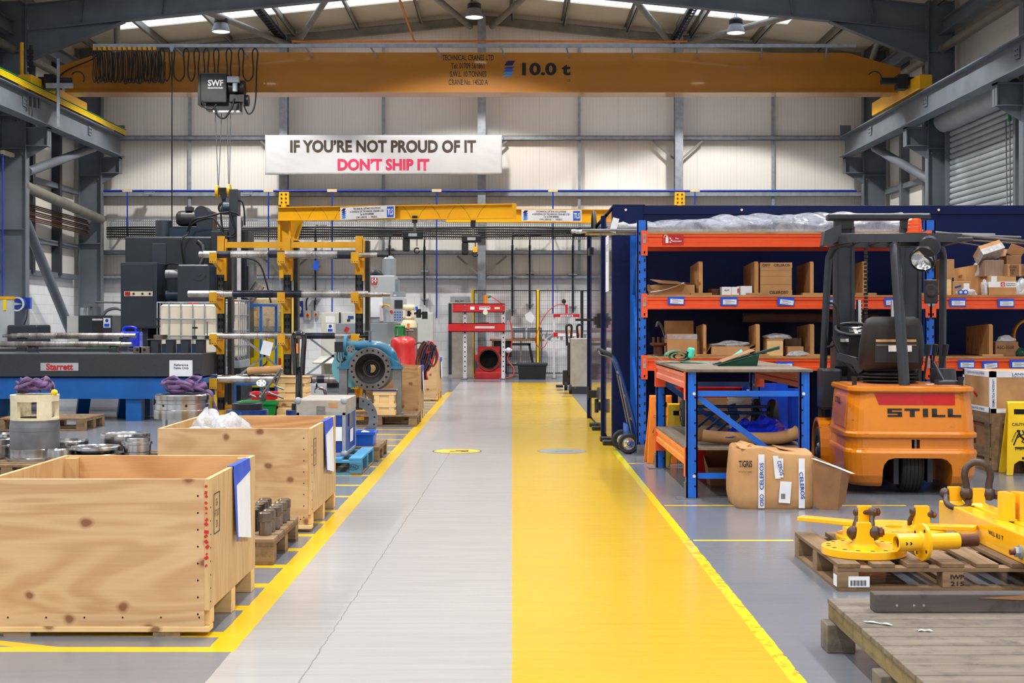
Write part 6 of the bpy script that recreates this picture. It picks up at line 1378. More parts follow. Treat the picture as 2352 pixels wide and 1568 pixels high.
rings('steel_ring', 'wide turned steel ring at the back of the ring pallet, beside the stepped collar', (X(288, 13.62), 13.62, PZ), [(.16, 0), (.233, 0), (.233, .17), (.228, .186), (.205, .186), (.2, .178), (.1, .17), (0, .17)])
rings('steel_collar', 'stepped steel collar with grooves, in front of the wide turned ring', (X(313, 13.0), 13.03, PZ), [(.09, 0), (.125, 0), (.125, .03), (.12, .034), (.125, .04), (.125, .06), (.12, .064), (.125, .07), (.125, .13), (.138, .134), (.138, .158), (.118, .162), (.118, .19), (.112, .194), (.1, .194), (.1, .05)])
rings('steel_disc', 'lower flat steel disc lying on the ring pallet under another disc', (X(224, 12.97), 12.97, PZ), [(0, 0), (.2, 0), (.2, .02), (.228, .024), (.232, .032), (.232, .055), (.226, .06), (.15, .062), (0, .062)])
rings('steel_disc', 'upper polished steel disc resting tilted on the lower disc', (X(220, 12.97), 12.97, PZ+.066), [(0, 0), (.17, 0), (.19, .02), (.222, .026), (.222, .05), (.215, .056), (.19, .056), (.185, .048), (.06, .05), (0, .06)])
rings('steel_ring', 'turned steel ring half hidden behind the steel drum casing, larger of two', (X(172, 13.5), 13.3, PZ), [(.1, 0), (.185, 0), (.185, .14), (.18, .15), (.16, .15), (.155, .13), (0, .12)])
rings('steel_ring', 'shorter turned steel ring squeezed against the steel drum casing', (X(140, 12.9), 12.86, PZ), [(.08, 0), (.13, 0), (.13, .1), (.125, .115), (.1, .115), (.1, .0)])
rings('steel_collar', 'tall turned steel collar at the very edge of the left pallet', (X(-2, 13.1), 13.1, PZ), [(.07, 0), (.115, 0), (.115, .12), (.11, .125), (.11, .17), (.1, .18), (.08, .18), (.08, .02)])
rings('steel_ring', 'low turned steel ring behind the collar at the edge of the left pallet', (X(8, 13.3), 13.38, PZ), [(.07, 0), (.11, 0), (.11, .2), (.1, .22), (.07, .22), (.07, .0)])
o = rings('steel_collar', 'large stacked steel collar with two dark holes, behind the second plywood crate', (X(420, 13.2), 13.2, 0), [(.12, 0), (.19, 0), (.19, .50), (.262, .505), (.262, .585), (.25, .59), (.25, .64), (.244, .645), (.244, .675), (.252, .68), (.252, .72), (.24, .728), (.2, .728), (.2, .5)])
m = MB(); [m.cyl((.246*math.sin(a), -.246*math.cos(a)-.003, .63), (.25*math.sin(a), -.25*math.cos(a)-.004, .63), .011, n=10) for a in (-.55, .35)]; m.build('drilled_hole', 'hole', o)
sling('violet webbing sling draped over the large stacked steel collar', (X(420, 13.2), 13.2, .73), .24, 8, [(.2, .0, .04), (.27, -.02, 0), (.3, -.03, -.12), (.33, -.04, -.2)])
rings('steel_sleeve', 'small grey sleeve standing on the floor beside the second crate', (X(357, 13.6), 13.6, 0), [(.03, 0), (.045, 0), (.045, .14), (.03, .14), (.03, 0)], 'mill', n=20)
# ---------------------------------------------------------------- granite reference table and what stands on it
t = T('reference_table', 'long black granite reference table on a blue steel frame', 'table', (-4.37, 20, 0))
def taper_slab(mb, x0, x1, y0, y1, z0, z1): mb.b(x0, x1, y0, y1, z0, z1)
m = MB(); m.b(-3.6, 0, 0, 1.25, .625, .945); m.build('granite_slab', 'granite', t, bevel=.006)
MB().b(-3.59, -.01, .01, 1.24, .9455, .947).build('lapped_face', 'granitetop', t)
m = MB(); m.prism([(-3.6, .31), (-.32, .31), (0, .5), (0, .6), (-3.6, .6)], (0, .05, 0), (1, 0, 0), (0, 0, 1), (0, .1, 0)); m.b(-3.6, -.05, 1.1, 1.2, .31, .6); m.b(-.1, -.02, .15, 1.2, .5, .6); m.b(-.1, .0, .0, .08, .58, .66); m.b(-.02, .01, .1, 1.25, .52, .6); m.build('frame_beam', 'tableblue', t, bevel=.004)
for x, y in ((-.98, .1), (-3.2, .1), (-1.1, 1.05), (-3.2, 1.05)): MB().b(x-.11, x+.11, y, y+.2, 0, .31).build('leg', 'tableblue', t, bevel=.004)
for x in (-1.35, -1.95): m = MB(); m.bar((x, .9, .01), (x+.1, .7, .31), .17, .08); m.build('prop', 'tableblue', t)
Yt = 19.995
MB().b(X(93, Yt)+4.37, X(180, Yt)+4.37, -.006, 0, Z(851, Yt), Z(833, Yt)).build('maker_plate', 'haas', t); text('Starrett', t, 'redink', (X(137, Yt)+4.37, -.009, Z(842, Yt)), (.38, .095), bold=.04)
MB().b(X(389, Yt)+4.37, X(442, Yt)+4.37, -.005, 0, Z(864, Yt), Z(827, Yt)).build('notice', 'white', t); text('Reference\nTable Only', t, 'ink', (X(416, Yt)+4.37, -.008, Z(842, Yt)), (.22, .085), bold=.015)
TZ2 = .9475
def shaft(label, x0, x1, Y, z, r, segs, group, m_='shaft', rz=0):
    """SEGS: [(fraction of length, radius factor, dark)] turned steps"""
    o = T('turned_shaft', label, 'shaft', (x0, Y, z), rz, group); L = x1-x0; a = 0
    m = None
    for i, (fr, k, d) in enumerate(segs):
        m = m or MB(); m.lathe((a, 0, 0), (1, 0, 0), [(0, 0), (r*k-.003, 0), (r*k, .004), (r*k, fr*L-.004), (r*k-.003, fr*L), (0, fr*L)], 24)
        a += fr*L
        if i == len(segs)-1 or segs[i+1][2] != d: m.build('dark_journal' if d else 'steel_journal', 'shaftdark' if d else m_, o); m = None
    return o
GT = 'turned shafts lying over the reference table'
sg1 = [(.12, .8, 0), (.05, .96, 0), (.15, 1, 0), (.12, 1.04, 0), (.2, .98, 0), (.15, 1, 0), (.14, .9, 0), (.07, .7, 0)]
shaft('front turned shaft carried on blocks over the reference table', X(-60, 20.3), X(303, 20.3), 20.3, Z(790.5, 20.3), .044, sg1, GT)
sg2 = [(.06, .55, 0), (.05, .8, 0), (.1, 1, 0)]+[(.05, 1.0, 0), (.05, 1.05, 0)]*4+[(.3, 1, 0), (.09, .85, 0)]
shaft('rear turned shaft with many steps, behind the front one over the reference table', X(6, 21.0), X(312, 21.0), 21.0, Z(771, 21.0), .044, sg2, GT)
GV = 'vee blocks under the turned shafts'
for px, Y, zt, lab in ((262, 20.3, Z(797, 20.3), 'dark vee block under the right end of the front shaft'), (76, 20.3, Z(797, 20.3), 'dark stand under the left part of the front shaft'), (285, 21.0, Z(777, 21.0), 'dark vee block under the right end of the rear shaft'), (50, 21.0, Z(777, 21.0), 'dark vee block under the left end of the rear shaft')):
    o = T('vee_block', lab, 'block', (X(px, Y), Y, TZ2), 0, GV); h = zt-TZ2-.004
    m = MB(); m.prism([(-.06, 0), (.06, 0), (.06, h+.01), (0.03, h-.01), (-.03, h-.01), (-.06, h+.01)], (0, -.05, 0), (1, 0, 0), (0, 0, 1), (0, .1, 0)); m.build('block_body', 'charcoal', o); MB().b(-.075, .075, -.06, .06, 0, .012).build('base', 'mill', o)
o = T('plate_stand', 'dark square blocks in a row bridged by a thin plate on the reference table', 'fixture', (X(350, 20.5), 20.5, TZ2))
for i in range(4): MB().b(.0+.215*i, .11+.215*i, -.1, .1, 0, .19).build('block', 'charcoal', o, bevel=.004)
for i in range(3): MB().b(.13+.215*i, .2+.215*i, .02, .1, 0, .13).build('spacer', 'darkblue', o)
MB().b(-.05, .85, -.12, .12, .19, .2).build('plate', 'mill', o)
for px, h, lab, extra in ((447, .27, 'height gauge with a clamp on the bridged plate, in front of the white tank', 1), (476, .25, 'slim bare pillar gauge at the end of the bridged plate', 0), (361, .3, 'pillar gauge with wide top on the bridged plate', 2)):
    o2 = T('height_gauge', lab, 'gauge', (X(px, 20.5), 20.5, TZ2+.2))
    MB().b(-.03, .03, -.03, .03, 0, .05).build('base', 'black', o2); m = MB(); m.cyl((0, 0, .05), (0, 0, h), .01, n=10); m.build('pillar', 'mill', o2)
    if extra: MB().b(-.03, .04, -.02, .02, h*.55, h*.65).build('clamp', 'black', o2)
    if extra == 2: MB().lathe((0, 0, h-.02), (0, 0, 1), [(0, 0), (.05, 0), (.05, .02), (0, .02)], 16).build('dial', 'black', o2); MB().lathe((.05, 0, -.0), (0, 0, 1), [(0, .0), (.1, .0), (.1, .06), (0, .06)], 20).build('ring_gauge', 'boltsteel', o2)
for px, w_, lab in ((318, .06, 'small square grey block with a hole on the reference table'), (334, .075, 'larger grey block with a hole beside the bridged plate')):
    o2 = T('angle_block', lab, 'block', (X(px, 20.4), 20.4, TZ2), 0, 'grey blocks on the reference table'); MB().b(-w_, w_, -.06, .06, 0, .09).build('block_body', 'boltsteel', o2, bevel=.004); MB().cyl((0, -.062, .045), (0, -.058, .045), .02, n=14).build('bore', 'hole', o2)
# second table behind
t = T('surface_table', 'second granite surface table standing behind the reference table', 'table', (-9.4, 22.0, 0))
MB().b(0, 3.6, 0, 1.0, .78, .98).build('granite_slab', 'granite', t, bevel=.005); MB().b(.01, 3.59, .01, .99, .9805, .982).build('lapped_face', 'granitetop', t)
for x in (.1, 3.3): 
    for y in (.05, .75): MB().b(x, x+.2, y, y+.2, 0, .78).build('leg', 'charcoal', t)
t = T('jerrycan', 'bright blue plastic jerrycan on the second granite table', 'jerrycan', (X(305, 22.4), 22.3, .9825))
MB().b(-.16, .16, -.12, .12, 0, .26).build('can_body', 'sheetblue', t, bevel=.03, seg=3); m = MB(); m.tube(smooth_path([(-.12, 0, .25), (-.1, 0, .32), (.06, 0, .32), (.08, 0, .25)], 5), .022, 8); m.build('grip', 'sheetblue', t); MB().cyl((.13, 0, .26), (.13, 0, .3), .03).build('screw_cap', 'black', t)
t = T('tool_tray', 'green tool tray on the second granite table behind the shafts', 'tray', (X(245, 22.3), 22.3, .9825)); MB().b(-.3, .3, -.12, .12, 0, .05).build('tray_body', 'green', t, bevel=.01); MB().b(-.28, .28, -.1, .1, .05, .07).build('lid', 'darkgreen', t)
# yellow tubs under the rack end
for i, (px, lab) in enumerate(((420, 'yellow plastic tub under the sloping end of the blue frame'), (470, 'yellow plastic tub beside the black rack foot'))):
    bin_('yellow_tub', lab, (X(px, 22.2), 22.2, 0), .42, .5, .5, 'cabyellow', cat='tub')
# ---------------------------------------------------------------- cantilever rack of shafts
t = T('cantilever_rack', 'yellow and black cantilever rack holding three levels of turned shafts', 'rack', (0, 21.0, 0))
UXR = (-4.30, -3.32, -2.26); AZ = (2.31, 1.735, 1.135, .50)
for x in UXR:
    m = MB(); m.b(x-.05, x+.05, 0, .012, .05, 2.62); m.b(x+.04, x+.052, 0, .1, .05, 2.62); m.b(x-.052, x-.04, 0, .1, .05, 2.62); m.slot(1)
    z = .2
    while z < 2.5: [m.b(x+s-.012, x+s+.012, -.002, .001, z, z+.045) for s in (-.022, .022)]; z += .1
    m.build('upright', ['charcoal', 'hole'], t); MB().b(x+.08, x+.14, .1, .3, .0, 2.6).build('rear_channel', 'black', t)
    MB().b(x-.05, x+.06, -.01, .005, 2.42, 2.66).build('yellow_cap', 'rackyellow', t); MB().b(x+.052, x+.075, -.01, .12, 2.0, 2.62).build('side_plate', 'rackyellow', t)
    for z in AZ:
        m = MB(); m.b(x-.06, x+.055, -.012, .0, z-.22, z+.02); m.build('arm_bracket', 'rackyellow', t)
        m = MB(); m.prism([(0, -.16), (0, .0), (-.52, 0), (-.52, -.05)], (x-.03, 0, z), (0, 1, 0), (0, 0, 1), (.05, 0, 0)); m.b(x-.05, x+.04, -.52, 0, z-.0, z+.006); m.build('arm', 'rackyellow', t)
        m = MB(); m.b(x-.06, x+.05, -.535, -.52, z-.07, z+.085); m.slot(1); [m.cyl((x-.04+.034*i, -.537, z-.05), (x-.04+.034*i, -.53, z-.05), .007, n=8) for i in range(3)]; m.build('arm_stop', ['rackyellow', 'hole'], t, bevel=.004)
    m = MB(); m.b(x-.08, x+.15, -.7, .6, 0, .1); m.build('foot_beam', 'rackyellow', t)
    m = MB(); m.bar((x+.11, .4, .1), (x+.11, .2, .9), .03, .03); m.build('foot_strut', 'galv', t)
for a, b_ in ((0, 1), (1, 2)):
    for z, hh_ in ((2.53, .085), (.12, .1)): MB().b(UXR[a]+.06, UXR[b_]-.05, -.008, .05, z-hh_/2, z+hh_/2).build('tie_beam', 'rackyellow', t)
    for z0, z1 in ((1.3, .5), (.5, 1.25)): MB().bar((UXR[a]+.11, .2, z0), (UXR[b_]+.1, .2, z1), .02, .03).build('cross_brace', 'galv', t)
GSR = 'turned shafts on the cantilever rack'
s_a = [(.03, .85, 0), (.1, 1, 0), (.1, 1.02, 1), (.12, 1.05, 0), (.15, 1.08, 0), (.12, 1.02, 1), (.2, 1.1, 0), (.18, .95, 0)]
s_b = [(.2, .95, 0), (.05, 1.0, 0), (.12, 1.0, 1), (.1, 1.12, 1), (.16, 1.02, 1), (.2, 1.0, 0), (.17, .95, 0)]
s_c = [(.04, .7, 0), (.3, 1, 0), (.3, 1.02, 0), (.2, .95, 1), (.1, .9, 0), (.06, .7, 0)]
def rs(lab, p0, p1, py, Y, r, sg, z=None): return shaft(lab, X(p0, Y), X(p1, Y), Y, (Z(py, Y) if z is None else z), r, sg, GSR)
rs('long stepped shaft in front on the top level of the cantilever rack', 457, 775, 0, 20.62, .05, s_a, AZ[0]+.062)
rs('shaft with a thin taped end behind on the top level of the cantilever rack', 640, 892, 0, 20.86, .05, [(.5, 1, 0), (.2, 1.06, 1), (.2, .8, 0), (.1, .55, 1)], AZ[0]+.06)
rs('long shaft with a blued middle in front on the middle level of the cantilever rack', 432, 845, 0, 20.62, .05, s_b, AZ[1]+.064)
rs('shaft with a stepped pale end behind on the middle level of the cantilever rack', 560, 896, 0, 20.86, .05, [(.3, 1, 0), (.3, .95, 0), (.2, 1.02, 0), (.15, .8, 0), (.05, .6, 0)], AZ[1]+.06)
rs('plain shaft with keyways in front on the lowest raised level of the cantilever rack', 472, 826, 0, 20.62, .046, s_c, AZ[2]+.056)
rs('shorter shaft behind on the lowest raised level of the cantilever rack', 600, 850, 0, 20.86, .04, [(.5, 1, 0), (.35, .96, 0), (.15, .6, 1)], AZ[2]+.05)
rs('shaft lying lowest and in front at the foot of the cantilever rack', 500, 690, 0, 20.58, .06, [(.4, 1, 0), (.3, 1.05, 0), (.3, 1, 1)], AZ[3]+.067)
rs('banded shaft lying at the right foot of the cantilever rack', 690, 800, 0, 20.58, .055, [(.1, 1, 0), (.15, 1, 1), (.1, 1, 0), (.15, 1, 1), (.1, 1, 0), (.4, .95, 0)], AZ[3]+.062)
rs('long bright shaft in the middle of the lowest pile of the rack', 500, 800, 0, 20.74, .05, s_a, AZ[3]+.057)
rs('long bright shaft at the back of the lowest pile of the rack', 508, 800, 0, 20.9, .062, sg1, AZ[3]+.068)
o = T('cardboard_tube', 'brown cardboard sleeve lying on the lowest shafts of the rack', 'tube', (X(570, 20.6), 20.56, AZ[3]+.18), 0); MB().lathe((0, 0, 0), (1, .0, .07), [(.05, 0), (.055, 0), (.055, .5), (0, .5)], 20).build('tube_wall', 'card', o); MB().disc((.01, 0, 0), (-1, 0, 0), .05).build('bore', 'hole', o)
o = T('blue_tag', 'blue card tag hanging from the top shaft of the rack', 'tag', (X(727, 20.6), 20.55, AZ[0])); MB().box((0, 0, -.1), (.07, .004, .14), (0, .15, 0)).build('card', 'tape', o); m = MB(); m.tube([(0, 0, -.03), (-.01, 0, .05), (-.01, .05, .12)], .003, 5); m.build('string', 'cable', o)
o = T('paper_sheet', 'white inspection sheet hung from the lowest raised shaft of the rack', 'paper', (X(612, 20.5), 20.52, AZ[2])); MB().box((0, 0, -.12), (.15, .003, .2), (0, .26, 0)).build('sheet', 'white', o); MB().cyl((-.02, 0, -.03), (-.02, .1, .05), .003, n=6).build('string', 'cable', o)
o = T('red_tag', 'small red card stuck up on the right end of the lowest raised shaft', 'tag', (X(796, 20.6), 20.6, AZ[2]+.105)); MB().box((0, 0, .04), (.06, .003, .08), (0, .5, 0)).build('card', 'redink', o); MB().cyl((0, 0, -.02), (0, 0, .02), .004, n=6).build('pin', 'mill', o)
# ---------------------------------------------------------------- white tanks, yellow cabinet, blue frame
def ibc(label, x0, x1, Y, zb, zt):
    o = T('liquid_tank', label, 'tank', (x0, Y, 0)); W = x1-x0; H = zt-zb
    MB().b(.03, W-.03, .03, .95, zb+.06, zt-.03).build('bottle', 'tote', o, bevel=.06, seg=4)
    m = MB()
    for i in range(6):
        x = W*i/5; m.cyl((x, 0, zb), (x, 0, zt), .011, n=8); m.cyl((x, .98, zb), (x, .98, zt), .011, n=8)
    for i in range(5):
        z = zb+H*i/4
        for y in (0, .98): m.cyl((0, y, z), (W, y, z), .011, n=8)
        for x in (0, W): m.cyl((x, 0, z), (x, .98, z), .011, n=8)
    for i in range(1, 5):
        for x in (0, W): m.cyl((x, .98*i/5, zb), (x, .98*i/5, zt), .011, n=8)
    m.build('wire_cage', 'galv', o)
    MB().b(-.02, W+.02, -.02, 1.0, zb-.12, zb).build('pallet_base', 'galv', o); MB().b(-.05, W+.05, -.05, 1.03, 0, zb-.12).build('bund', 'black', o)
    MB().cyl((W*.5, .5, zt-.04), (W*.5, .5, zt+.02), .09).build('screw_lid', 'red', o)
    return o
ibc('white plastic tank in a wire cage behind the end of the granite table', X(361, 24), X(497, 24), 24, .6, 1.72)
o = ibc('white plastic tank in a wire cage seen through the black rack uprights', X(496, 25.1), X(548, 25.1), 25.1, .7, 1.78); MB().b(.2, .34, -.015, -.012, 1.0, 1.4).build('label', 'white', o)
t = T('yellow_cabinet', 'yellow machine cabinet with a clear screen standing behind the rack', 'cabinet', (X(541, 28), 28, 0)); W = X(662, 28)-X(541, 28)
m = MB(); m.b(0, .27, 0, 1, .1, 1.86); m.b(W-.14, W, 0, 1, .1, 1.86); m.b(.27, W-.14, 0, 1, .1, 1.16); m.b(.27, W-.14, .9, 1, 1.16, 1.86); m.build('cabinet_body', 'cabyellow', t, bevel=.006)
MB().b(.27, W-.14, .3, .9, 1.16, 1.3).build('machine_bed', 'charcoal', t); MB().b(.28, W-.15, .85, .89, 1.3, 1.84).build('back_board', 'pine', t)
MB().b(.27, W-.14, .01, .02, 1.2, 1.84).build('clear_screen', 'glass', t)
for x in (.3, .62): MB().b(x, x+.29, -.012, 0, .3, 1.1).build('door', 'cabyellow', t, bevel=.004)
m = MB(); m.b(.85, .9, -.02, 0, .55, .68); m.build('red_padlock', 'red', t); MB().b(.97, 1.01, -.006, 0, .62, .9).build('blue_sticker', 'blueink', t)
m = MB(); m.tube(smooth_path([(.1, -.1, 1.0), (.14, -.12, .75), (.3, -.12, .5), (.45, -.12, .46), (.6, -.1, .56), (.64, -.1, .62)], 6), .012, 6); m.build('power_lead', 'cable', t)
MB().b(0, W, .1, .9, 0, .1).build('plinth', 'black', t)
for x in (.4, .55): m = MB(); m.cyl((x, .5, 1.3), (x, .5, 1.42), .03); m.cyl((x, .5, 1.42), (x, .5, 1.46), .05); m.build('fixture', 'mill', t)
t = T('steel_stand', 'tall thin blue steel frame standing before the yellow cabinet', 'stand', (X(556, 26.25), 26.25, 0))
for x, y in ((0, 0), (.34, -.1), (.52, .5)): MB().b(x, x+.045, y, y+.045, 0, 1.72).build('post', 'tableblue', t)
for p, q_ in (((0, .02, 1.7), (.36, -.08, 1.7)), ((.36, -.08, 1.7), (.54, .52, 1.7)), ((0, .02, .42), (.36, -.08, .42)), ((.0, .02, 1.7), (.2, .6, 1.7))): MB().bar(p, q_, .045, .045).build('rail', 'tableblue', t)
t = T('blue_trestle', 'low blue steel trestle on the floor under the shafts', 'trestle', (X(535, 24.5), 24.5, 0))
MB().b(0, .62, 0, .05, .3, .36).build('top_rail', 'tableblue', t); [MB().b(x, x+.05, 0, .05, 0, .3).build('leg', 'tableblue', t) for x in (0, .57)]
# ---------------------------------------------------------------- boring mill
t = T('boring_mill', 'huge charcoal boring mill with control cabinet and top motor', 'machine tool', (-7.35, 26.2, 0))
def w(px, Y): return X(px, Y)+7.35
m = MB(); m.b(0, w(492, 27), .8, 2.2, .3, 3.01); m.build('column', 'charcoal', t, bevel=.03, seg=3)
m = MB(); m.b(w(346, 26.9), w(379, 26.9), .78, .8, 2.38, 2.88); m.build('cover_panel', 'charcoal2', t, bevel=.02)
m = MB(); m.b(w(277, 26.3), w(361, 26.3), .1, .9, 1.27, 2.49); m.build('control_cabinet', 'charcoal2', t, bevel=.012)
MB().b(w(279, 26.3)-.0, w(352, 26.3), .09, .1, 1.3, 2.46).build('cabinet_door', 'charcoal2', t, bevel=.006)
m = MB(); m.b(w(286, 26.3), w(351, 26.3), .075, .09, Z(680, 26.3), Z(669, 26.3)); m.slot(1).b(w(288, 26.3), w(300, 26.3), .07, .075, Z(679, 26.3), Z(670, 26.3)); m.slot(2); [m.cyl((w(p_, 26.3), .06, Z(674.5, 26.3)), (w(p_, 26.3), .075, Z(674.5, 26.3)), .02, n=12) for p_ in (308, 328, 345)]; m.build('switch_strip', ['ivory', 'redink', 'black'], t)
m = MB(); m.b(w(407, 26), w(480, 26), -.2, .8, 1.4, 2.44); m.build('headstock', 'charcoal2', t, bevel=.03, seg=3)
hx, hz = w(457, 26), Z(628, 26)
m = MB(); m.cyl((hx, -.212, hz), (hx, -.2, hz), .13, n=32); m.cyl((hx, -.23, hz), (hx, -.212, hz), .05, n=8, smooth=False); m.build('gear_boss', 'charcoal2', t)
for z, xx in ((Z(629, 26), 372), (Z(677, 26), 373)):
    m = MB(); m.cyl((w(xx, 26), .1, z), (w(408, 26), .1, z), .09, n=20); m.cyl((w(xx+8, 26), .1, z), (w(xx+9, 26), .1, z), .094, n=20); m.build('feed_motor', 'mill' if z > 1.9 else 'millteal', t)
m = MB(); m.b(w(360, 26.5), w(500, 26.5), .3, 1.75, 0, .75); m.build('bed', 'charcoal', t, bevel=.02); MB().b(w(277, 26.4), w(340, 26.4), .2, .9, .9, 1.27).build('cabinet_plinth', 'charcoal', t); MB().b(w(277, 26.4), w(300, 26.4), .2, .9, 0, .9).build('cabinet_leg', 'charcoal', t)
m = MB(); m.b(w(521, 26.6), w(541, 26.6), .6, .9, .7, Z(432, 26.6)); m.build('guide_post', 'charcoal2', t, bevel=.006)
m = MB(); m.b(w(484, 26.9), w(524, 26.9), .7, 1.6, .7, Z(530, 26.9)); m.b(w(540, 26.9), w(566, 26.9), .9, 1.5, .7, Z(528, 26.9)); m.build('ram_housing', 'charcoal', t, bevel=.015)
MB().b(w(542, 26.4), w(550, 26.4), .3, .36, .5, Z(495, 26.4)).build('scale_post', 'whitep', t)
dx = w(371, 27.3); MB().cyl((dx, 1.3, 3.0), (dx, 1.3, Z(507, 27.5)), .165, n=28).build('drum', 'charcoal2', t)
m = MB(); m.b(w(392, 27.2), w(490, 27.2), .9, 1.6, 3.0, Z(524, 27.2)); m.build('motor_table', 'millteal', t)
m = MB(); zz = Z(500, 27.2); m.lathe((w(401, 27.2), 1.2, zz), (1, 0, 0), [(0, 0), (.1, .0), (.14, .04), (.15, .1), (.15, .4), (.08, .42), (.06, .6)], 24); m.build('main_motor', 'black', t); MB().b(w(423, 27.2), w(438, 27.2), 1.08, 1.3, zz+.14, zz+.22).build('terminal_box', 'charcoal', t)
m = MB(); m.b(w(451, 27.2), w(488, 27.2), 1.0, 1.45, 3.1, zz+.13); m.cyl((w(462, 27.2), .99, zz+.1), (w(462, 27.2), 1.4, zz+.1), .13, n=20); m.build('gearbox', 'charcoal', t, bevel=.01)
m = MB()
for pts in ([(w(415, 26.5), .7, 2.3), (w(408, 26.5), .6, 2.9), (w(420, 26.5), .7, 3.05), (w(435, 26.6), .7, 3.25), (w(480, 26.6), .6, 3.35), (w(500, 26.6), .55, 3.2), (w(512, 26.6), .5, 3.02), (w(535, 26.6), .5, 3.0), (w(552, 26.6), .55, 3.2), (w(545, 26.6), .55, 3.4), (w(520, 26.6), .5, 3.45), (w(470, 26.6), .5, 3.36), (w(440, 26.6), .5, 3.3), (w(425, 26.6), .6, 3.1)], [(w(524, 26.6), .5, 3.5), (w(530, 26.6), .5, 3.3), (w(538, 26.6), .5, 3.1), (w(528, 26.6), .5, 3.0)], [(w(541, 26.6), .7, Z(458, 26.6)), (w(549, 26.6), .7, Z(460, 26.6)), (w(554, 26.6), .7, Z(480, 26.6)), (w(555, 26.6), .7, Z(515, 26.6))], [(w(503, 26.6), .7, Z(470, 26.6)), (w(500, 26.6), .7, Z(495, 26.6)), (w(505, 26.6), .7, Z(530, 26.6))], [(w(560, 26.6), .6, 2.6), (w(590, 26.6), .6, 2.5), (w(607, 26.6), .6, 2.15), (w(618, 26.6), .6, 1.75)], [(w(373, 26.2), .3, 2.24), (w(375, 26.2), .2, 2.42), (w(390, 26.2), .1, 2.47), (w(412, 26.1), .0, 2.45)]): m.tube(smooth_path(pts, 6), .018, 6)
m.build('cable_loop', 'cable', t)
m = MB(); pp = smooth_path([(w(452, 26.6), .5, 2.9), (w(464, 26.6), .45, 2.8), (w(466, 26.6), .4, 2.6), (w(460, 26.6), .35, 2.44)], 12); m.tube(pp, [.045+.008*(i % 2) for i in range(len(pp))], 10); m.build('ribbed_hose', 'black', t)
m = MB(); m.b(w(503, 26.6), w(522, 26.6), .65, .85, Z(490, 26.6), Z(460, 26.6)); m.cyl((w(507, 26.6), .7, Z(474, 26.6)), (w(522, 26.6), .7, Z(474, 26.6)), .12, n=18); m.build('sling_shoe', 'millteal', t)
m = MB(); c_ = Vector((w(588, 26.5), .4, Z(665, 26.5))); m.cyl(c_-Vector((.14, 0, .18)), c_+Vector((.06, 0, .1)), .1, n=24); m.build('spindle_quill', 'shaft', t)
m = MB(); m.b(w(566, 26.7), w(578, 26.7), .7, 1.0, 1.6, 2.7); m.b(w(560, 26.7), w(585, 26.7), .8, 1.0, 2.45, 2.6); m.build('tool_head', 'mill', t)
# left: dust drum, reel, dark cabinet
t = T('dust_drum', 'grey dust drum with a yellow rim and warning sticker at the left', 'drum', (X(2, 24), 24.2, 0)); MB().cyl((0, 0, .9), (0, 0, Z(683, 24)), .15, n=24).build('drum_body', 'haas', t); MB().lathe((0, 0, Z(683, 24)), (0, 0, 1), [(.155, -.03), (.16, -.03), (.16, .02), (0, .02)], 24).build('yellow_rim', 'rackyellow', t)
MB().b(.02, .075, -.156, -.15, Z(712, 24), Z(688, 24)).build('warning_sticker', 'signyellow', t); MB().b(-.35, .55, -.3, .5, .0, .9).build('stand', 'charcoal', t); MB().b(.1, .62, -.2, .5, .9, Z(746, 24)).build('motor_cover', 'charcoal', t, bevel=.03)
t = T('hose_reel', 'blue hose reel with a white wheel fixed to the left steel column', 'reel', (X(36, 29.6), 29.5, Z(698, 29.6)))
MB().cyl((0, .2, 0), (0, .38, 0), .14, n=28).build('drum', 'reel', t); MB().lathe((0, .16, 0), (0, 1, 0), [(.12, 0), (.15, 0), (.15, .04), (.12, .04), (.12, 0)], 32).build('wheel_rim', 'whitep', t); m = MB(); m.prism([(-.16, -.05), (.12, -.0), (-.16, .06)], (0, .14, 0), (1, 0, 0), (0, 0, 1), (0, .03, 0)); m.build('arm', 'haas', t); m = MB(); m.tube(smooth_path([(.12, .2, .08), (.2, .2, -.05), (.19, .2, -.3), (.1, .2, -.5)], 6), .012, 6); m.build('hose', 'cable', t); MB().b(-.1, .2, .38, .5, -.1, .14).build('mount', 'reel', t)
t = T('coolant_cabinet', 'dark cabinet with a blue and white notice by the left wall', 'cabinet', (X(180, 30.5), 30.5, 0))
MB().b(0, .72, 0, .8, .0, Z(724, 30.5)).build('cabinet_body', 'charcoal', t, bevel=.01); MB().b(.3, .5, -.01, 0, 1.1, 1.45).build('drawer_front', 'black', t); MB().b(.3, .52, -.015, -.01, 1.42, 1.46).build('handle', 'whitep', t)
MB().b(.54, .69, -.012, 0, Z(752, 30.5), Z(730, 30.5)).build('notice', 'white', t); MB().cyl((.615, -.016, Z(736, 30.5)), (.615, -.012, Z(736, 30.5)), .035, n=16).build('blue_roundel', 'blueink', t); MB().b(.56, .67, -.016, -.012, Z(750, 30.5), Z(743, 30.5)).build('blue_panel', 'tape', t)
m = MB(); m.b(.1, .4, .1, .3, Z(704, 30.5), Z(697, 30.5)); m.b(.2, .25, .15, .25, Z(724, 30.5), Z(704, 30.5)); m.cyl((.3, .2, Z(693, 30.5)), (.95, .2, Z(695, 30.5)), .02, n=8); m.tube(smooth_path([(.5, .1, Z(724, 30.5)), (.6, .1, Z(712, 30.5)), (.8, .1, Z(708, 30.5)), (1.0, .1, Z(716, 30.5))], 5), .035, 8); m.build('top_fitting', 'mill', t)
MB().b(-.26, -.01, .05, .7, 0, Z(726, 30.5)).build('side_cabinet', 'cab', t); MB().b(-.02, .1, .2, .35, Z(724, 30.5), Z(706, 30.5)).build('junction_box', 'haas', t)
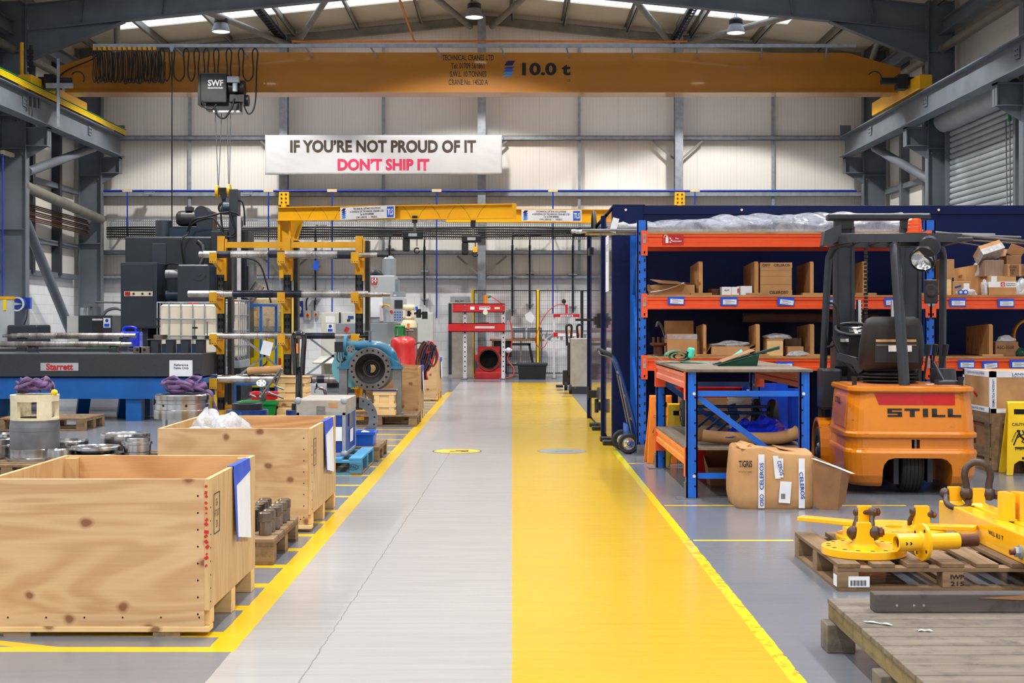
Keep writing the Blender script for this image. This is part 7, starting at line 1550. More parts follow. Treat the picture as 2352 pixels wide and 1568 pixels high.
# ================================================================ pump, gas bottles, small crates
pallet('dark brown pallet under the blue pump casing', -2.3, -1.27, 18.95, 19.9, 'x', .15, 5)
PX, PY, PZc = X(850, 19.15), 19.12, Z(847, 19.1)
t = T('pump_casing', 'blue pump casing with a big drilled grey flange, held on steel stands', 'pump', (PX, PY, PZc))
m = MB(); m.lathe((0, .02, 0), (0, 1, 0), [(.205, 0), (.285, 0), (.287, .004), (.287, .05), (.2, .05)], 56); m.slot(1)
for i in range(20): a = 2*PI*(i+.5)/20; m.disc((.247*math.cos(a), .0185, .247*math.sin(a)), (0, -1, 0), .015, 14)
m.build('flange', ['caststeel', 'hole'], t)
m = MB(); m.lathe((0, .03, 0), (0, 1, 0), [(.207, 0), (.2, .01), (.19, .12), (.12, .2), (.075, .21), (.075, .4)], 44); m.build('bore', 'castbore', t)
m = MB(); m.lathe((0, .2, 0), (0, 1, 0), [(.072, -.0), (.085, .0), (.085, .03), (.06, .04), (.06, .0)], 28); m.build('wear_ring', 'black', t)
MB().lathe((0, .07, 0), (0, 1, 0), [(.287, 0), (.25, .03), (.28, .1), (.31, .2), (.31, .32), (.24, .4), (.08, .41)], 44, sharp=False).build('volute', 'pumpblue', t)
m = MB(); m.tube(smooth_path([(.3, .25, .0), (.27, .25, .18), (.14, .25, .28), (-.05, .24, .31), (-.22, .24, .31), (-.33, .24, .31)], 6), [.07]*6+[.075]*6+[.075]*6+[.068]*6+[.062]*6+[.06], 16); m.build('discharge_pipe', 'pumpblue', t)
MB().cyl((-.37, .24, .31), (-.33, .24, .31), .14, n=28).build('discharge_flange', 'pumpblue', t)
m = MB(); m.lathe((-.27, .12, .26), (0, -1, 0), [(0, 0), (.06, 0), (.06, .012), (0, .012)], 24); m.slot(1); [m.disc((-.27+.036*math.cos(a), .107, .26+.036*math.sin(a)), (0, -1, 0), .008, 10) for a in (0, 1.26, 2.5, 3.77, 5.0)]; m.build('small_flange', ['mill', 'hole'], t)
m = MB(); m.b(-.5, -.38, .2, .32, .22, .36); m.build('black_box', 'black', t); m = MB(); [m.tube(smooth_path([(-.46+.03*i, .2, .22), (-.46+.04*i, .18, .12), (-.4+.03*i, .18, .08), (-.36, .18, .16)], 5), .008, 5) for i in range(3)]; m.build('lead', 'cable', t)
for s in (-1, 1):
    m = MB(); m.loft([[Vector((s*.2, y, z)) for y, z in ((.1, -.02), (.3, -.02), (.3, .2), (.1, .2))], [Vector((s*.42, y, z)) for y, z in ((.06, -.02), (.3, -.02), (.3, .05), (.06, .05))]]); m.b(min(s*.28, s*.44), max(s*.28, s*.44), .0, .3, -.0, .03); m.build('mounting_foot', 'pumpblue', t)
    MB().cyl((s*.4, .05, .03), (s*.4, .05, .14), .012, n=8).build('stud', 'mill', t)
    m = MB(); m.ib((s*.365, .1, .15-PZc), (s*.365, .1, -.0), .11, .12, .014, .012, up=(0, 1, 0)); m.b(s*.365-.08, s*.365+.08, .0, .2, .151-PZc, .17-PZc); m.build('support_stand', 'mill', t)
m = MB(); m.cyl((-.02, .2, .38), (-.02, .2, .5), .02, n=10); m.b(-.09, .06, .19, .21, .5, .51); m.build('valve_stem', 'mill', t)
m = MB(); m.lathe((-.3, .45, .0), (0, 1, 0), [(.0, 0), (.27, 0), (.27, .05), (0, .05)], 36); m.build('rear_disc', 'pumplight', t)
def slat_box(label, c, w_, d, h, lid=None, group=None, rz=0):
    o = T('wooden_box', label, 'box', c, rz, group)
    MB().b(-w_/2+.012, w_/2-.012, -d/2+.012, d/2-.012, .02, h-.012).build('box_body', 'pine', o)
    m = MB()
    for z0, z1 in ((0, .06), (h*.3, h*.3+.05), (h-.075, h-.015)): m.b(-w_/2, w_/2, -d/2-.004, d/2+.004, z0, z1)
    m.build('rail', 'pine', o, bevel=.002); m = MB()
    for x in (-w_/2+.02, w_/2-.085): m.b(x, x+.065, -d/2, d/2, .0, h-.02)
    m.build('corner_batten', 'pine', o, bevel=.002)
    MB().b(-w_/2-.015, w_/2+.015, -d/2-.015, d/2+.015, h-.014, h).build('lid', 'plyin', o, bevel=.002)
    if lid: MB().b(-w_/2-.016, w_/2+.016, -d/2-.016, -d/2-.01, h-.02, h+.004).build('blue_strip', lid, o)
    return o
slat_box('small slatted wooden box with a blue lid edge in front of the pump flange', (X(881, 18.9)+.0, 18.78+.32, .1505), .3, .26, .34, 'darkblue')
t = T('chrome_stand', 'small polished disc on a stalk standing on the pump pallet', 'stand', (X(846, 19.05), 19.03, .1505)); MB().lathe((-.02, .0, .2), (-1, -.4, 0), [(0, 0), (.06, 0), (.06, .012), (0, .012)], 24).build('disc', 'chrome', t); m = MB(); m.tube(smooth_path([(-.02, 0, .2), (.04, .02, .2), (.05, .02, .12), (.05, .02, 0)], 5), .014, 8); m.build('stalk', 'mill', t)
# gas bottles
t = T('gas_bottle', 'tall red gas bottle with a green valve guard behind the brown crate', 'gas bottle', (X(926, 21.6), 21.6, 0))
MB().lathe((0, 0, 0), (0, 0, 1), [(.18, 0), (.195, .03), (.195, .62), (.198, .625), (.198, .65), (.195, .655), (.195, 1.05), (.185, 1.11), (.15, 1.155), (.08, 1.175), (0, 1.18)], 40, sharp=False).build('bottle', 'gasred', t)
m = MB(); n_ = 24
for a0 in (.3, 2.4, 4.5): 
    A = arc((-.05, 0, 1.17), .075, a0, a0+.7, 6, (1, 0, 0), (0, 1, 0)); m.add(A+[p+Vector((0, 0, .15)) for p in A], [(i, i+1, 7+i, 6+i) for i in range(5)])
m.lathe((-.05, 0, 1.3), (0, 0, 1), [(.075, 0), (.075, .04)], n_); m.lathe((-.05, 0, 1.165), (0, 0, 1), [(.075, 0), (.075, .03)], n_); m.build('valve_guard', 'green', t, thick=.008)
m = MB(); m.cyl((.05, 0, 1.17), (.05, 0, 1.3), .025, n=10); m.cyl((.05, -.02, 1.26), (.16, -.02, 1.26), .018, n=10); m.build('regulator', 'mill', t); MB().b(.06, .1, -.04, 0, 1.29, 1.37).build('red_cap', 'brightorange', t)
MB().b(-.0, .07, -.17, -.15, 1.1, 1.14).build('white_label', 'white', t)
t = T('gas_cylinder', 'cream-shouldered brown gas cylinder behind the red bottle', 'gas cylinder', (X(939, 23), 23.0, 0))
MB().lathe((0, 0, 0), (0, 0, 1), [(.125, 0), (.135, .03), (.135, 1.3)], 32).build('cylinder', 'cylgas', t); MB().lathe((0, 0, 1.3), (0, 0, 1), [(.135, 0), (.13, .06), (.1, .12), (.05, .15), (0, .15)], 32, sharp=False).build('shoulder', 'cream', t)
m = MB(); m.lathe((0, 0, 1.43), (0, 0, 1), [(.09, 0), (.09, .05)], 24); [m.b(x-.018, x+.018, -.09, -.08, 1.47, 1.58) for x in (-.07, .07)]; m.lathe((0, 0, 1.57), (0, 0, 1), [(.09, 0), (.09, .1), (.08, .1)], 24); m.build('valve_guard', 'cream', t, thick=.006)
m = MB(); m.cyl((0, 0, 1.45), (0, 0, 1.57), .025); m.cyl((.0, -.02, 1.53), (.28, -.02, 1.53), .02); m.cyl((.16, -.02, 1.46), (.16, -.02, 1.6), .04); m.cyl((.26, -.02, 1.44), (.26, -.02, 1.56), .045); m.build('regulator', 'black', t); MB().cyl((.13, -.05, 1.58), (.13, -.05, 1.64), .022).build('blue_knob', 'binblue', t)
t = T('hose_coil', 'red, blue and black welding hoses coiled beside the red gas bottle', 'hose', (X(976, 21.3), 21.3, .8))
for i, (mt, nm) in enumerate((('rust', 'brown_hose'), ('darkblue', 'blue_hose'), ('cable', 'black_hose'), ('gasred', 'red_hose'))):
    m = MB()
    for k in range(3): m.tube([Vector((-.06+.028*i+.03*k+.05*math.cos(a)+.05*math.sin(a), .02*i-.03*k, .1-.02*k+.2*math.sin(a))) for a in [2*PI*j/26 for j in range(26)]], .013, 7, True)
    m.tube(smooth_path([(.02, -.03, .12), (.1, -.05, .27+.01*i), (.17+.01*i, -.05, .1), (.14, -.05, -.06), (.05+.02*i, -.04, -.02), (.06, -.03, .1)], 6), .013, 7); m.tube(smooth_path([(-.06+.03*i, -.0, -.1), (-.04+.02*i, 0, -.2), (-.02+.02*i, .02, -.27)], 5), .013, 7)
    m.build(nm, mt, t)
MB().tube([(-.2, .3, .24), (-.1, .12, .28), (.0, -.02, .27), (.02, -.05, .3)], .012, 6).build('hanging_hook', 'mill', t)
m = MB(); m.bar((.08, -.06, .16), (.17, -.08, .24), .03, .03); m.build('torch', 'black', t); MB().bar((.04, -.06, .13), (.09, -.06, .165), .02, .03).build('torch_lever', 'red', t)
# discs on stacked pallets, small crates, bins
pallet('brown pallet under the blue discs, lowest of its stack', -3.4, -2.25, 15.15, 16.6, 'x', .15, 7)
o = pallet('upper brown pallet directly under the blue discs', -3.4, -2.25, 15.15, 16.6, 'x', .14, 7); o.location.z = .1505
BZ = .2915
for px, lab in ((568, 'blue flanged disc topped by a black ring, nearer the green bin'), (705, 'blue flanged disc half hidden behind the pallet truck handle')):
    o = T('blue_flange', lab, 'flange', (X(px, 15.45), 15.45, BZ), 0, 'blue flanged discs on the pallet stack')
    MB().lathe((0, 0, 0), (0, 0, 1), [(0, 0), (.17, 0), (.17, .09), (.225, .095), (.225, .15), (.15, .152), (0, .152)], 44).build('body', 'darkblue', o)
    MB().lathe((0, 0, .152), (0, 0, 1), [(.1, 0), (.165, 0), (.165, .068), (.1, .068), (.1, 0)], 40).build('black_ring', 'black', o); MB().cyl((-.03, -.235, .12), (-.03, -.22, .12), .018, n=10).build('plug', 'tableblue', o)
t = bin_('parts_bin', 'green plastic parts bin full of rods and a handwheel', (X(596, 16.25), 16.25, BZ), .42, .3, .2, 'green')
t = T('handwheel', 'shiny drilled handwheel poking out of the green bin', 'handwheel', (X(600, 16.2), 16.2, BZ+.1)); m = MB(); c_ = Vector((0, 0, .3)); ax_ = Vector((.1, -.7, .7)); m.lathe(c_, ax_, [(0, 0), (.055, 0), (.055, .012), (0, .012)], 24); m.slot(1); [m.disc(c_+ax_.normalized()*.0125+frame(ax_)[0]*.033*math.cos(a)+frame(ax_)[1]*.033*math.sin(a), ax_, .008, 10) for a in (0, 1.26, 2.5, 3.77, 5.0)]; m.build('disc', ['chrome', 'hole'], t); m = MB(); m.cyl((0, 0, .3), (.03, .03, .14), .02, n=10); m.cyl((.02, .0, .2), (.0, .02, .0), .04, n=10); m.build('spindle', 'mill', t)
GRD = 'loose steel rods by the green bin'
for p, q_, r, lab in (((598, 912), (646, 846), .014, 'longest steel rod leaning up out of the green bin'), ((647, 848), (633, 886), .012, 'steel rod hanging from the top of the longest leaning rod'), ((576, 907), (588, 912), .012, 'short steel stub at the end of the green bin'), ((618, 902), (652, 914), .013, 'steel rod reaching from the green bin to the slatted boxes'), ((632, 886), (652, 894), .011, 'thin bright rod ending against the upper slatted box')):
    a, c_ = P(*p, 16.1), P(*q_, 16.1)
    m = MB(); m.cyl((0, 0, 0), c_-a, r, n=10); m.ell((0, 0, 0), (r*1.5,)*3, 8, 6); m.one('steel_rod', lab, 'rod', 'mill', a, 0, GRD)
bin_('parts_bin', 'red plastic bin behind the green one', (X(630, 17.0), 17.0, 0), .5, .3, .56, 'red')
b1 = slat_box('lower slatted wooden box under another one, behind the pallet truck handle', (X(684, 16.6), 16.35, BZ), .36, .3, .22)
slat_box('upper slatted wooden box with an open panel, behind the pallet truck handle', (X(684, 16.6), 16.35, BZ+.222), .34, .28, .26)
t = T('mirror_stand', 'bent polished pipe with a bell end behind the flight case', 'pipe', (X(738, 15.4), 15.4, 0)); m = MB(); m.tube(smooth_path([(.04, 0, .0), (.04, 0, .4), (.05, 0, .56), (.03, 0, .66), (-.02, 0, .68)], 6), .016, 10); m.build('pipe', 'boltsteel', t); MB().lathe((-.02, 0, .68), (-1, 0, .1), [(.016, 0), (.03, .02), (.06, .035), (.06, .045), (0, .04)], 24).build('bell_end', 'chrome', t); MB().cyl((.04, 0, 0), (.04, 0, .02), .09).build('base', 'mill', t)
# pallet truck
def pallet_truck(label, c, rz, hh_=1.28, lean=.0):
    o = T('pallet_truck', label, 'pallet truck', c, rz)
    m = MB(); pts = [(-.035, 0, hh_-.42), (-.045, 0, hh_-.22), (-.055, 0, hh_-.06), (-.035, 0, hh_-.008), (0, 0, hh_), (.035, 0, hh_-.008), (.055, 0, hh_-.06), (.045, 0, hh_-.22), (.035, 0, hh_-.42)]
    m.tube(smooth_path(pts, 5), .026, 10); m.build('handle_loop', 'blackgloss', o); m = MB(); m.tube([(0, 0, hh_-.36), (0, .02, .9), (0, .03, .3)], [.04, .036, .036], 10); m.build('tow_bar', 'blackgloss', o)
    MB().b(-.02, .0, -.028, -.02, hh_-.2, hh_-.1).build('trigger', 'brightorange', o)
    m = MB(); m.b(-.12, .12, .06, .3, .1, .4); m.cyl((0, .12, .1), (0, .12, .4), .07); m.build('pump_unit', 'black', o, bevel=.01)
    for s in (-1, 1): MB().cyl((s*.06-.03, .1, .09), (s*.06+.03, .1, .09), .09, n=24).build('steer_wheel', 'rubber', o); MB().b(s*.18-.07, s*.18+.07, .3, .62, .04, .085).build('fork', 'black', o, bevel=.01)
    return o
pallet_truck('black pallet truck with its loop handle upright between crates and flight case', (X(686, 14.3), 14.3, 0), 0)
# ---------------------------------------------------------------- machining centre with its panels
t = T('machining_centre', 'light grey vertical machining centre with red logo and side control panel', 'machine tool', (X(870, 28), 28, 0))
def h_(px): return X(px, 28)-X(870, 28)
zz = lambda py: Z(py, 28)
MB().b(h_(840), h_(905), .1, .9, zz(742), zz(632)).build('head_column', 'haas', t, bevel=.02, seg=3); MB().b(h_(846), h_(878), .06, .1, zz(728), zz(680)).build('label_panel', 'white', t)
MB().b(h_(851), h_(866), .09, .1, zz(650), zz(637)).build('logo', 'redink', t); m = MB(); m.b(h_(853), h_(856), .085, .09, zz(649), zz(639)); m.b(h_(860), h_(863), .085, .09, zz(648), zz(638)); m.b(h_(852), h_(865), .085, .09, zz(645), zz(643)); m.build('logo_bars', 'whiteink', t); text('HAAS', t, 'redink', (h_(858), .095, zz(652.5)), (.11, .03), bold=.03); text('Toolroom\nMill', t, 'redink', (h_(860), .095, zz(659)), (.12, .05))
MB().b(h_(900), h_(912), .3, .7, zz(700), zz(640)).build('side_motor', 'haasd', t); m = MB(); m.cyl((h_(889), .5, zz(632)), (h_(889), .5, zz(592)), .14, n=24); m.cyl((h_(889), .5, zz(592)), (h_(889), .5, zz(585)), .12, .06, n=24); m.build('top_motor', 'haasd', t)
m = MB(); m.tube(arc((h_(859), .4, zz(634)), .09, 0, PI, 10)+[Vector((h_(859)-.09, .4, zz(645)))], .055, 10); m.build('cable_duct', 'black', t)
for a in (840, 872): MB().b(h_(a), h_(a+8), .0, .1, zz(738), zz(700)).build('guard_rail', 'whitep', t)
MB().b(h_(838), h_(905), -.0, .6, zz(752), zz(740)).build('spindle_guard', 'haasd', t)
MB().cyl((h_(862), .2, zz(775)), (h_(862), .2, zz(750)), .07, n=16).build('spindle', 'mill', t)
MB().b(h_(775), h_(962), -.3, -.26, zz(790), zz(742)).build('front_shield', 'haasd', t, bevel=.006); MB().b(h_(775), h_(962), -.25, 1.0, .3, .85).build('table_bed', 'charcoal', t); MB().b(h_(790), h_(950), -.1, .9, 0, .3).build('base', 'charcoal', t)
MB().b(h_(935), h_(941), -.31, -.3, zz(764), zz(754)).build('latch', 'black', t)
m = MB(); m.b(h_(902), h_(938), -.6, -.45, zz(740), zz(684)); m.build('control_panel', 'haas', t, bevel=.01); m = MB(); m.b(h_(912), h_(930), -.61, -.6, zz(709), zz(690)); m.slot(1); [m.box((h_(913)+.05*i, -.606, zz(717)-.05*j), (.03, .01, .02)) for i in range(4) for j in range(4)]; m.slot(2).cyl((h_(905), -.63, zz(716)), (h_(905), -.6, zz(716)), .03, n=14); m.build('screen', ['charcoal', 'binblue', 'red'], t)
m = MB(); m.bar((h_(912), -.5, zz(684)), (h_(905), .2, zz(672)), .06, .06); m.b(h_(905), h_(930), -.3, .2, zz(683), zz(670)); m.build('panel_arm', 'haasd', t); m = MB(); m.tube(smooth_path([(h_(878), .0, zz(705)), (h_(885), -.1, zz(700)), (h_(898), -.3, zz(704)), (h_(903), -.4, zz(712))], 5), .02, 6); m.build('conduit', 'rackyellow', t)
t = T('electrics_cabinet', 'pale grey electrical cabinet with blue roundel notice beside the machining centre', 'cabinet', (X(738, 30), 30, 0)); wx = lambda p: X(p, 30)-X(738, 30); wz = lambda p: Z(p, 30)
MB().b(0, wx(778), 0, .8, .25, wz(718)).build('cabinet_body', 'cab', t, bevel=.006); MB().b(wx(781), wx(832), .1, .8, .25, wz(717)).build('rear_cabinet', 'cab', t, bevel=.006); MB().b(wx(778), wx(781), .05, .8, .3, wz(717)).build('edge_strip', 'black', t)
MB().b(wx(748), wx(769), -.006, 0, wz(741), wz(726)).build('paper_notice', 'white', t); MB().b(wx(751), wx(766), -.006, 0, wz(762), wz(743)).build('safety_notice', 'white', t); MB().cyl((wx(758.5), -.01, wz(749)), (wx(758.5), -.006, wz(749)), .035, n=18).build('blue_roundel', 'blueink', t); MB().b(wx(753), wx(764), -.01, -.006, wz(761), wz(755)).build('blue_panel', 'tape', t)
m = MB(); m.b(wx(798), wx(811), .09, .1, wz(732), wz(725)); m.build('blue_sign', 'blueink', t); MB().b(wx(796), wx(803), .09, .1, wz(738), wz(733)).build('display', 'ink', t)
m = MB(); m.add([(wx(725), -.5, wz(832)), (wx(790), -.5, wz(834)), (wx(790), 0, wz(818)), (wx(738), 0, wz(818))], [(0, 1, 2, 3)]); m.build('chip_tray', 'cab', t, thick=.02); MB().b(.1, .5, .1, .6, 0, .25).build('plinth', 'charcoal', t)
t = T('electrics_cabinet', 'plain pale grey cabinet against the back wall beyond the gas bottles', 'cabinet', (X(945, 33), 33, 0)); MB().b(0, X(994, 33)-X(945, 33), 0, .5, .1, Z(718, 33)).build('cabinet_body', 'cab', t, bevel=.008); MB().b(0, .48, .0, .5, 0, .1).build('plinth', 'charcoal', t); MB().b(.02, .46, -.01, 0, .15, Z(721, 33)).build('door', 'cab', t, bevel=.004)
YW = 36.07
GI = 'isolator switches on the back wall'
for px, py, lab in ((708, 724, 'grey isolator switch with a red and yellow knob, under two black conduits'), (727, 722, 'small isolator switch with a red and yellow knob, next to the grey one')):
    o = T('isolator_switch', lab, 'switch', (X(px, YW), YW-.0, Z(py, YW)), 0, GI); s = 1 if px < 720 else .75
    MB().b(-.085*s, .085*s, -.1, 0.02, -.12*s, .12*s).build('enclosure', 'haas', o, bevel=.01); MB().cyl((0, -.106, 0), (0, -.1, 0), .055*s, n=18).build('yellow_plate', 'signyellow', o); m = MB(); m.cyl((0, -.13, 0), (0, -.106, 0), .035*s, n=14); m.b(-.012, .012, -.145, -.12, -.05*s, .05*s); m.build('red_knob', 'red', o); m = MB(); m.tube(smooth_path([(-.03, -.06, .12*s), (-.03, -.06, .4), (.12, -.06, .55), (.3, -.06, .6)], 5), .018, 6); m.build('conduit', 'cable', o)
t = T('wall_poster', 'dark blue poster with a pale picture on the back wall behind the rack', 'poster', (X(688, YW), YW, Z(709, YW))); MB().b(-.09, .09, .0, .025, -.2, .2).build('sheet', 'blueink', t); m = MB(); m.ell((0, -.0, 0), (.05, .012, .07), 12, 8); m.ell((-.02, -.0, -.09), (.05, .01, .05), 12, 8); m.build('picture', 'cream', t)
# ================================================================ the far end of the aisle
YP = 34.4
def ph(px): return X(px, YP)
t = T('hydraulic_press', 'large workshop press with two red cross beams and white drilled uprights', 'press', (0, YP, 0)); z_ = lambda p: Z(p, YP)
for px in (1068, 1156):
    x = ph(px); m = MB(); m.b(x-.045, x+.045, -.03, .12, 0, z_(700)); m.slot(1); [m.cyl((x, -.032, .2+.1165*i), (x, -.028, .2+.1165*i), .017, n=10) for i in range(13)]; m.build('upright', ['whitep', 'hole'], t); MB().b(x-.09, x+.06, -.3, .5, 0, .03).build('foot', 'mill', t)
for y0, y1, a, b_ in ((697, 717, 1040, 1160), (742, 762, 1030, 1160)):
    m = MB(); m.b(ph(a), ph(b_), -.1, -.085, z_(y1), z_(y0)); m.b(ph(a), ph(b_), -.1, -.03, z_(y0)-.015, z_(y0)); m.b(ph(a), ph(b_), -.1, -.03, z_(y1), z_(y1)+.015); m.b(ph(a), ph(b_), .15, .17, z_(y1), z_(y0)); m.build('cross_beam', 'red', t)
    if y0 == 697: [MB().cyl((ph(p), -.11, z_(q_)), (ph(p), -.1, z_(q_)), .022, n=12).build('bolt', 'mill', t) for p in (1068, 1157) for q_ in (701, 713)]
MB().b(ph(1101), ph(1126), -.106, -.1, z_(711), z_(704)).build('maker_label', 'white', t); text('POWER TEAM', t, 'ink', (ph(1113.5), -.109, z_(706.5)), (.22, .03), bold=.02); MB().b(ph(1080), ph(1090), -.106, -.1, z_(711), z_(704)).build('warning_label', 'white', t); MB().b(ph(1136), ph(1148), -.106, -.1, z_(710), z_(705)).build('data_label', 'cream', t); MB().b(ph(1091), ph(1136), -.106, -.1, z_(754), z_(749)).build('scale_strip', 'whitep', t)
m = MB(); m.cyl((ph(1115), -.16, z_(717)), (ph(1115), -.1, z_(717)), .06, n=20); m.build('pressure_gauge', 'ivory', t); MB().cyl((ph(1115), .03, z_(717)), (ph(1115), .03, z_(677)), .045, n=16).build('ram_cylinder', 'brightorange', t); MB().cyl((ph(1120), .03, z_(682)), (ph(1127), .03, z_(680)), .03).build('hose_union', 'green', t)
m = MB(); m.tube(smooth_path([(ph(1126), 0, z_(679)), (ph(1140), -.02, z_(688)), (ph(1153), -.04, z_(697))], 5), .012, 6); m.tube(smooth_path([(ph(1171), -.1, z_(735)), (ph(1176), -.1, z_(760)), (ph(1174), -.1, z_(797)), (ph(1166), -.12, z_(825)), (ph(1180), -.15, z_(845)), (ph(1178), -.2, z_(861)), (ph(1163), -.2, z_(867))], 6), .014, 6); m.build('red_hose', 'gasred', t)
m = MB(); m.ell((ph(1168), -.12, z_(804)), (.07, .06, .07), 12, 8); m.cyl((ph(1160), -.12, z_(804)), (ph(1176), -.12, z_(804)), .03); m.build('hand_valve', 'whitep', t); m = MB(); m.b(ph(1163), ph(1174), -.08, .02, z_(735), z_(727)); m.bar((ph(1166), -.03, z_(727)), (ph(1164), -.03, z_(712)), .03, .02); m.build('hand_pump', 'mill', t)
MB().b(ph(1104), ph(1123), -.06, .1, z_(742), z_(740)).build('press_block', 'boltsteel', t)
t = T('spill_cabinet', 'grey steel cabinet standing behind the large press', 'cabinet', (X(1030, 35.2), 35.2, 0)); MB().b(.0, X(1086, 35.2)-X(1030, 35.2), 0, .45, .0, Z(694, 35.2)).build('cabinet_body', 'steelcab', t, bevel=.008); MB().b(.0, .08, -.02, 0, .1, Z(697, 35.2)).build('open_door_edge', 'charcoal', t)
t = T('spill_sign', 'pale spill kit sign on the back wall above the grey cabinet', 'sign', (X(1057, YW), YW, Z(686, YW))); MB().b(-.26, .26, .0, .025, -.11, .11).build('board', 'white', t); MB().b(-.25, .25, -.004, .0, -.1, .06).build('panel', 'haas', t); text('SPILL KIT', t, 'ink', (-.02, -.008, -.06), (.22, .045), bold=.02)
t = T('red_casing', 'bright red ring-shaped pump casing on the floor behind the large press', 'casing', (ph(1122), 34.86, 0))
cz = Z(825, 34.75); m = MB(); m.lathe((0, -.1, cz), (0, 1, 0), [(.24, 0), (.28, .0), (.3, .04), (.3, .3), (.24, .3)], 40); m.build('ring', 'red', t); MB().lathe((0, -.102, cz), (0, 1, 0), [(.225, 0), (.262, 0), (.262, .03), (.225, .03)], 40).build('machined_face', 'rust', t); MB().disc((0, .1, cz), (0, -1, 0), .25, 32).build('bore', 'hole', t)
m = MB(); m.b(-.27, .27, .0, .3, cz+.16, cz+.31); m.b(-.34, .34, -.12, .32, 0, .16); m.prism([(-.34, .16), (.34, .16), (.3, .26), (-.3, .26)], (0, -.05, 0), (1, 0, 0), (0, 0, 1), (0, .3, 0)); m.b(-.34, -.26, .0, .25, cz-.05, cz+.12); cs = m.build('foot_casting', 'red', t, bevel=.012)
k = MB(); k.cyl((0, -.5, cz), (0, .2, cz), .27, n=40); cutout(cs, k)
# guard fence
t = T('guard_fence', 'yellow and black mesh guard fence in front of the back wall', 'fence', (0, 35.25, 0)); fx = lambda p: X(p, 35.25); fz = lambda p: Z(p, 35.25)
for px in (1085.5, 1235.5): MB().b(fx(px)-.03, fx(px)+.03, -.03, .03, 0, fz(664)).build('yellow_post', 'cabyellow', t, bevel=.004); MB().b(fx(px)-.07, fx(px)+.07, -.07, .07, 0, .012).build('base_plate', 'mill', t)
MB().b(fx(1335), fx(1338.5), -.03, .03, 0, fz(666)).build('black_post', 'black', t)
for a, b_ in ((1089, 1232), (1239, 1334), (1339, 1372)):
    m = MB()
    for z in (fz(667), .12, fz(760)): m.b(fx(a), fx(b_), -.012, .012, z-.012, z+.012)
    for p in (a, b_): m.b(fx(p)-.012, fx(p)+.012, -.012, .012, .12, fz(667))
    m.build('panel_frame', 'black', t); m = MB(); n_ = int((fx(b_)-fx(a))/.05)
    for i in range(1, n_): x = fx(a)+.05*i; m.b(x-.0018, x+.0018, -.0018, .0018, .12, fz(667))
    for i in range(1, 10): z = .12+.2*i; m.b(fx(a), fx(b_), .002, .006, z-.002, z+.002)
    m.build('mesh_panel', 'black', t)
t = T('work_table', 'dark work table with a wooden top behind the mesh fence', 'table', (X(1125, 35.7), 35.45, 0)); W = X(1250, 35.7)-X(1125, 35.7); zt = Z(778, 35.6)
MB().b(0, W, 0, .5, zt-.05, zt).build('table_top', 'board', t); MB().b(.05, W*.4, .05, .45, zt-.45, zt-.05).build('drawer_unit', 'charcoal', t)
for x in (.05, W*.55, W-.1): MB().b(x, x+.05, .02, .07, 0, zt-.05).build('leg', 'steelcab', t)
m = MB(); m.b(.4, W*.75, -.1, -.05, zt-.16, zt-.1); m.bar((W*.72, -.07, zt-.12), (W*.82, -.07, .1), .06, .06); m.bar((.4, -.07, zt-.12), (.4, -.07, .1), .05, .05); m.b(.4, W*.8, -.1, -.05, .3, .34); m.build('black_frame', 'black', t)
GB = 'clear bins on the work table'
for a, b_, lab in ((1176, 1207, 'clear plastic bin with printed card on the work table, beside the press'), (1211, 1245, 'clear plastic bin with printed card on the work table, beside the yellow post')):
    o = T('clear_bin', lab, 'bin', ((X(a, 35.6)+X(b_, 35.6))/2, 35.62, zt), 0, GB); W2 = X(b_, 35.6)-X(a, 35.6)
    MB().b(-W2/2, W2/2, -.14, .14, 0, .27).build('tub', 'haasd', o, bevel=.01); MB().b(-W2/2-.012, W2/2+.012, -.15, .15, .27, .3).build('lid', 'white', o, bevel=.008); MB().b(-W2*.3, W2*.3, -.146, -.14, .02, .15).build('card', 'white', o); text('PARTS\nCOUNT OUT\nCOUNT IN', o, 'greyink', (0, -.149, .085), (W2*.5, .1))
o = T('clipboard', 'white sheets hanging on the mesh fence between the conduits', 'paper', (X(1217, 35.2), 35.2, Z(730, 35.2))); m = MB(); m.prism([(-.13, .08), (.02, .17), (.12, .02), (.05, -.13), (-.08, -.06)], (0, 0, 0), (1, 0, 0), (0, 0, 1), (0, .006, 0)); m.build('sheet', 'white', o); MB().cyl((0, .0, .17), (0, .03, .22), .006).build('hook', 'mill', o)
t = T('storage_tub', 'black plastic storage tub with a lid on the floor before the work table', 'tub', (X(1222, 34.6), 34.5, 0)); m = MB(); R4 = lambda w2, d2, z: [Vector((x*w2, y*d2, z)) for x, y in ((-1, -1), (1, -1), (1, 1), (-1, 1))]; m.loft([R4(.32, .22, 0), R4(.345, .24, .32), R4(.345, .24, .36)]); m.build('tub_body', 'black', t, bevel=.015); MB().b(-.375, .375, -.26, .26, .33, .4).build('lid', 'charcoal', t, bevel=.015)
t = T('hydraulic_press', 'small bench press with red beams and a round gauge beside the mesh fence', 'press', (0, 34.9, 0)); q = lambda p: X(p, 34.9); qz = lambda p: Z(p, 34.9)
for px in (1272.5, 1331): MB().b(q(px)-.025, q(px)+.025, -.03, .03, 0, qz(720)).build('upright', 'whitep', t); MB().b(q(px)-.06, q(px)+.06, -.25, .25, 0, .02).build('foot', 'mill', t)
for a, b_ in ((721, 728), (763, 773)): MB().b(q(1271), q(1331), -.05, -.03, qz(b_), qz(a)).build('cross_beam', 'red', t); MB().b(q(1287 if a < 730 else 1281), q(1316 if a < 730 else 1324), -.056, -.05, qz(b_-1), qz(a+2)).build('maker_label', 'white', t)
text('POWER TEAM', t, 'ink', (q(1301.5), -.06, qz(725)), (.26, .03), bold=.02)
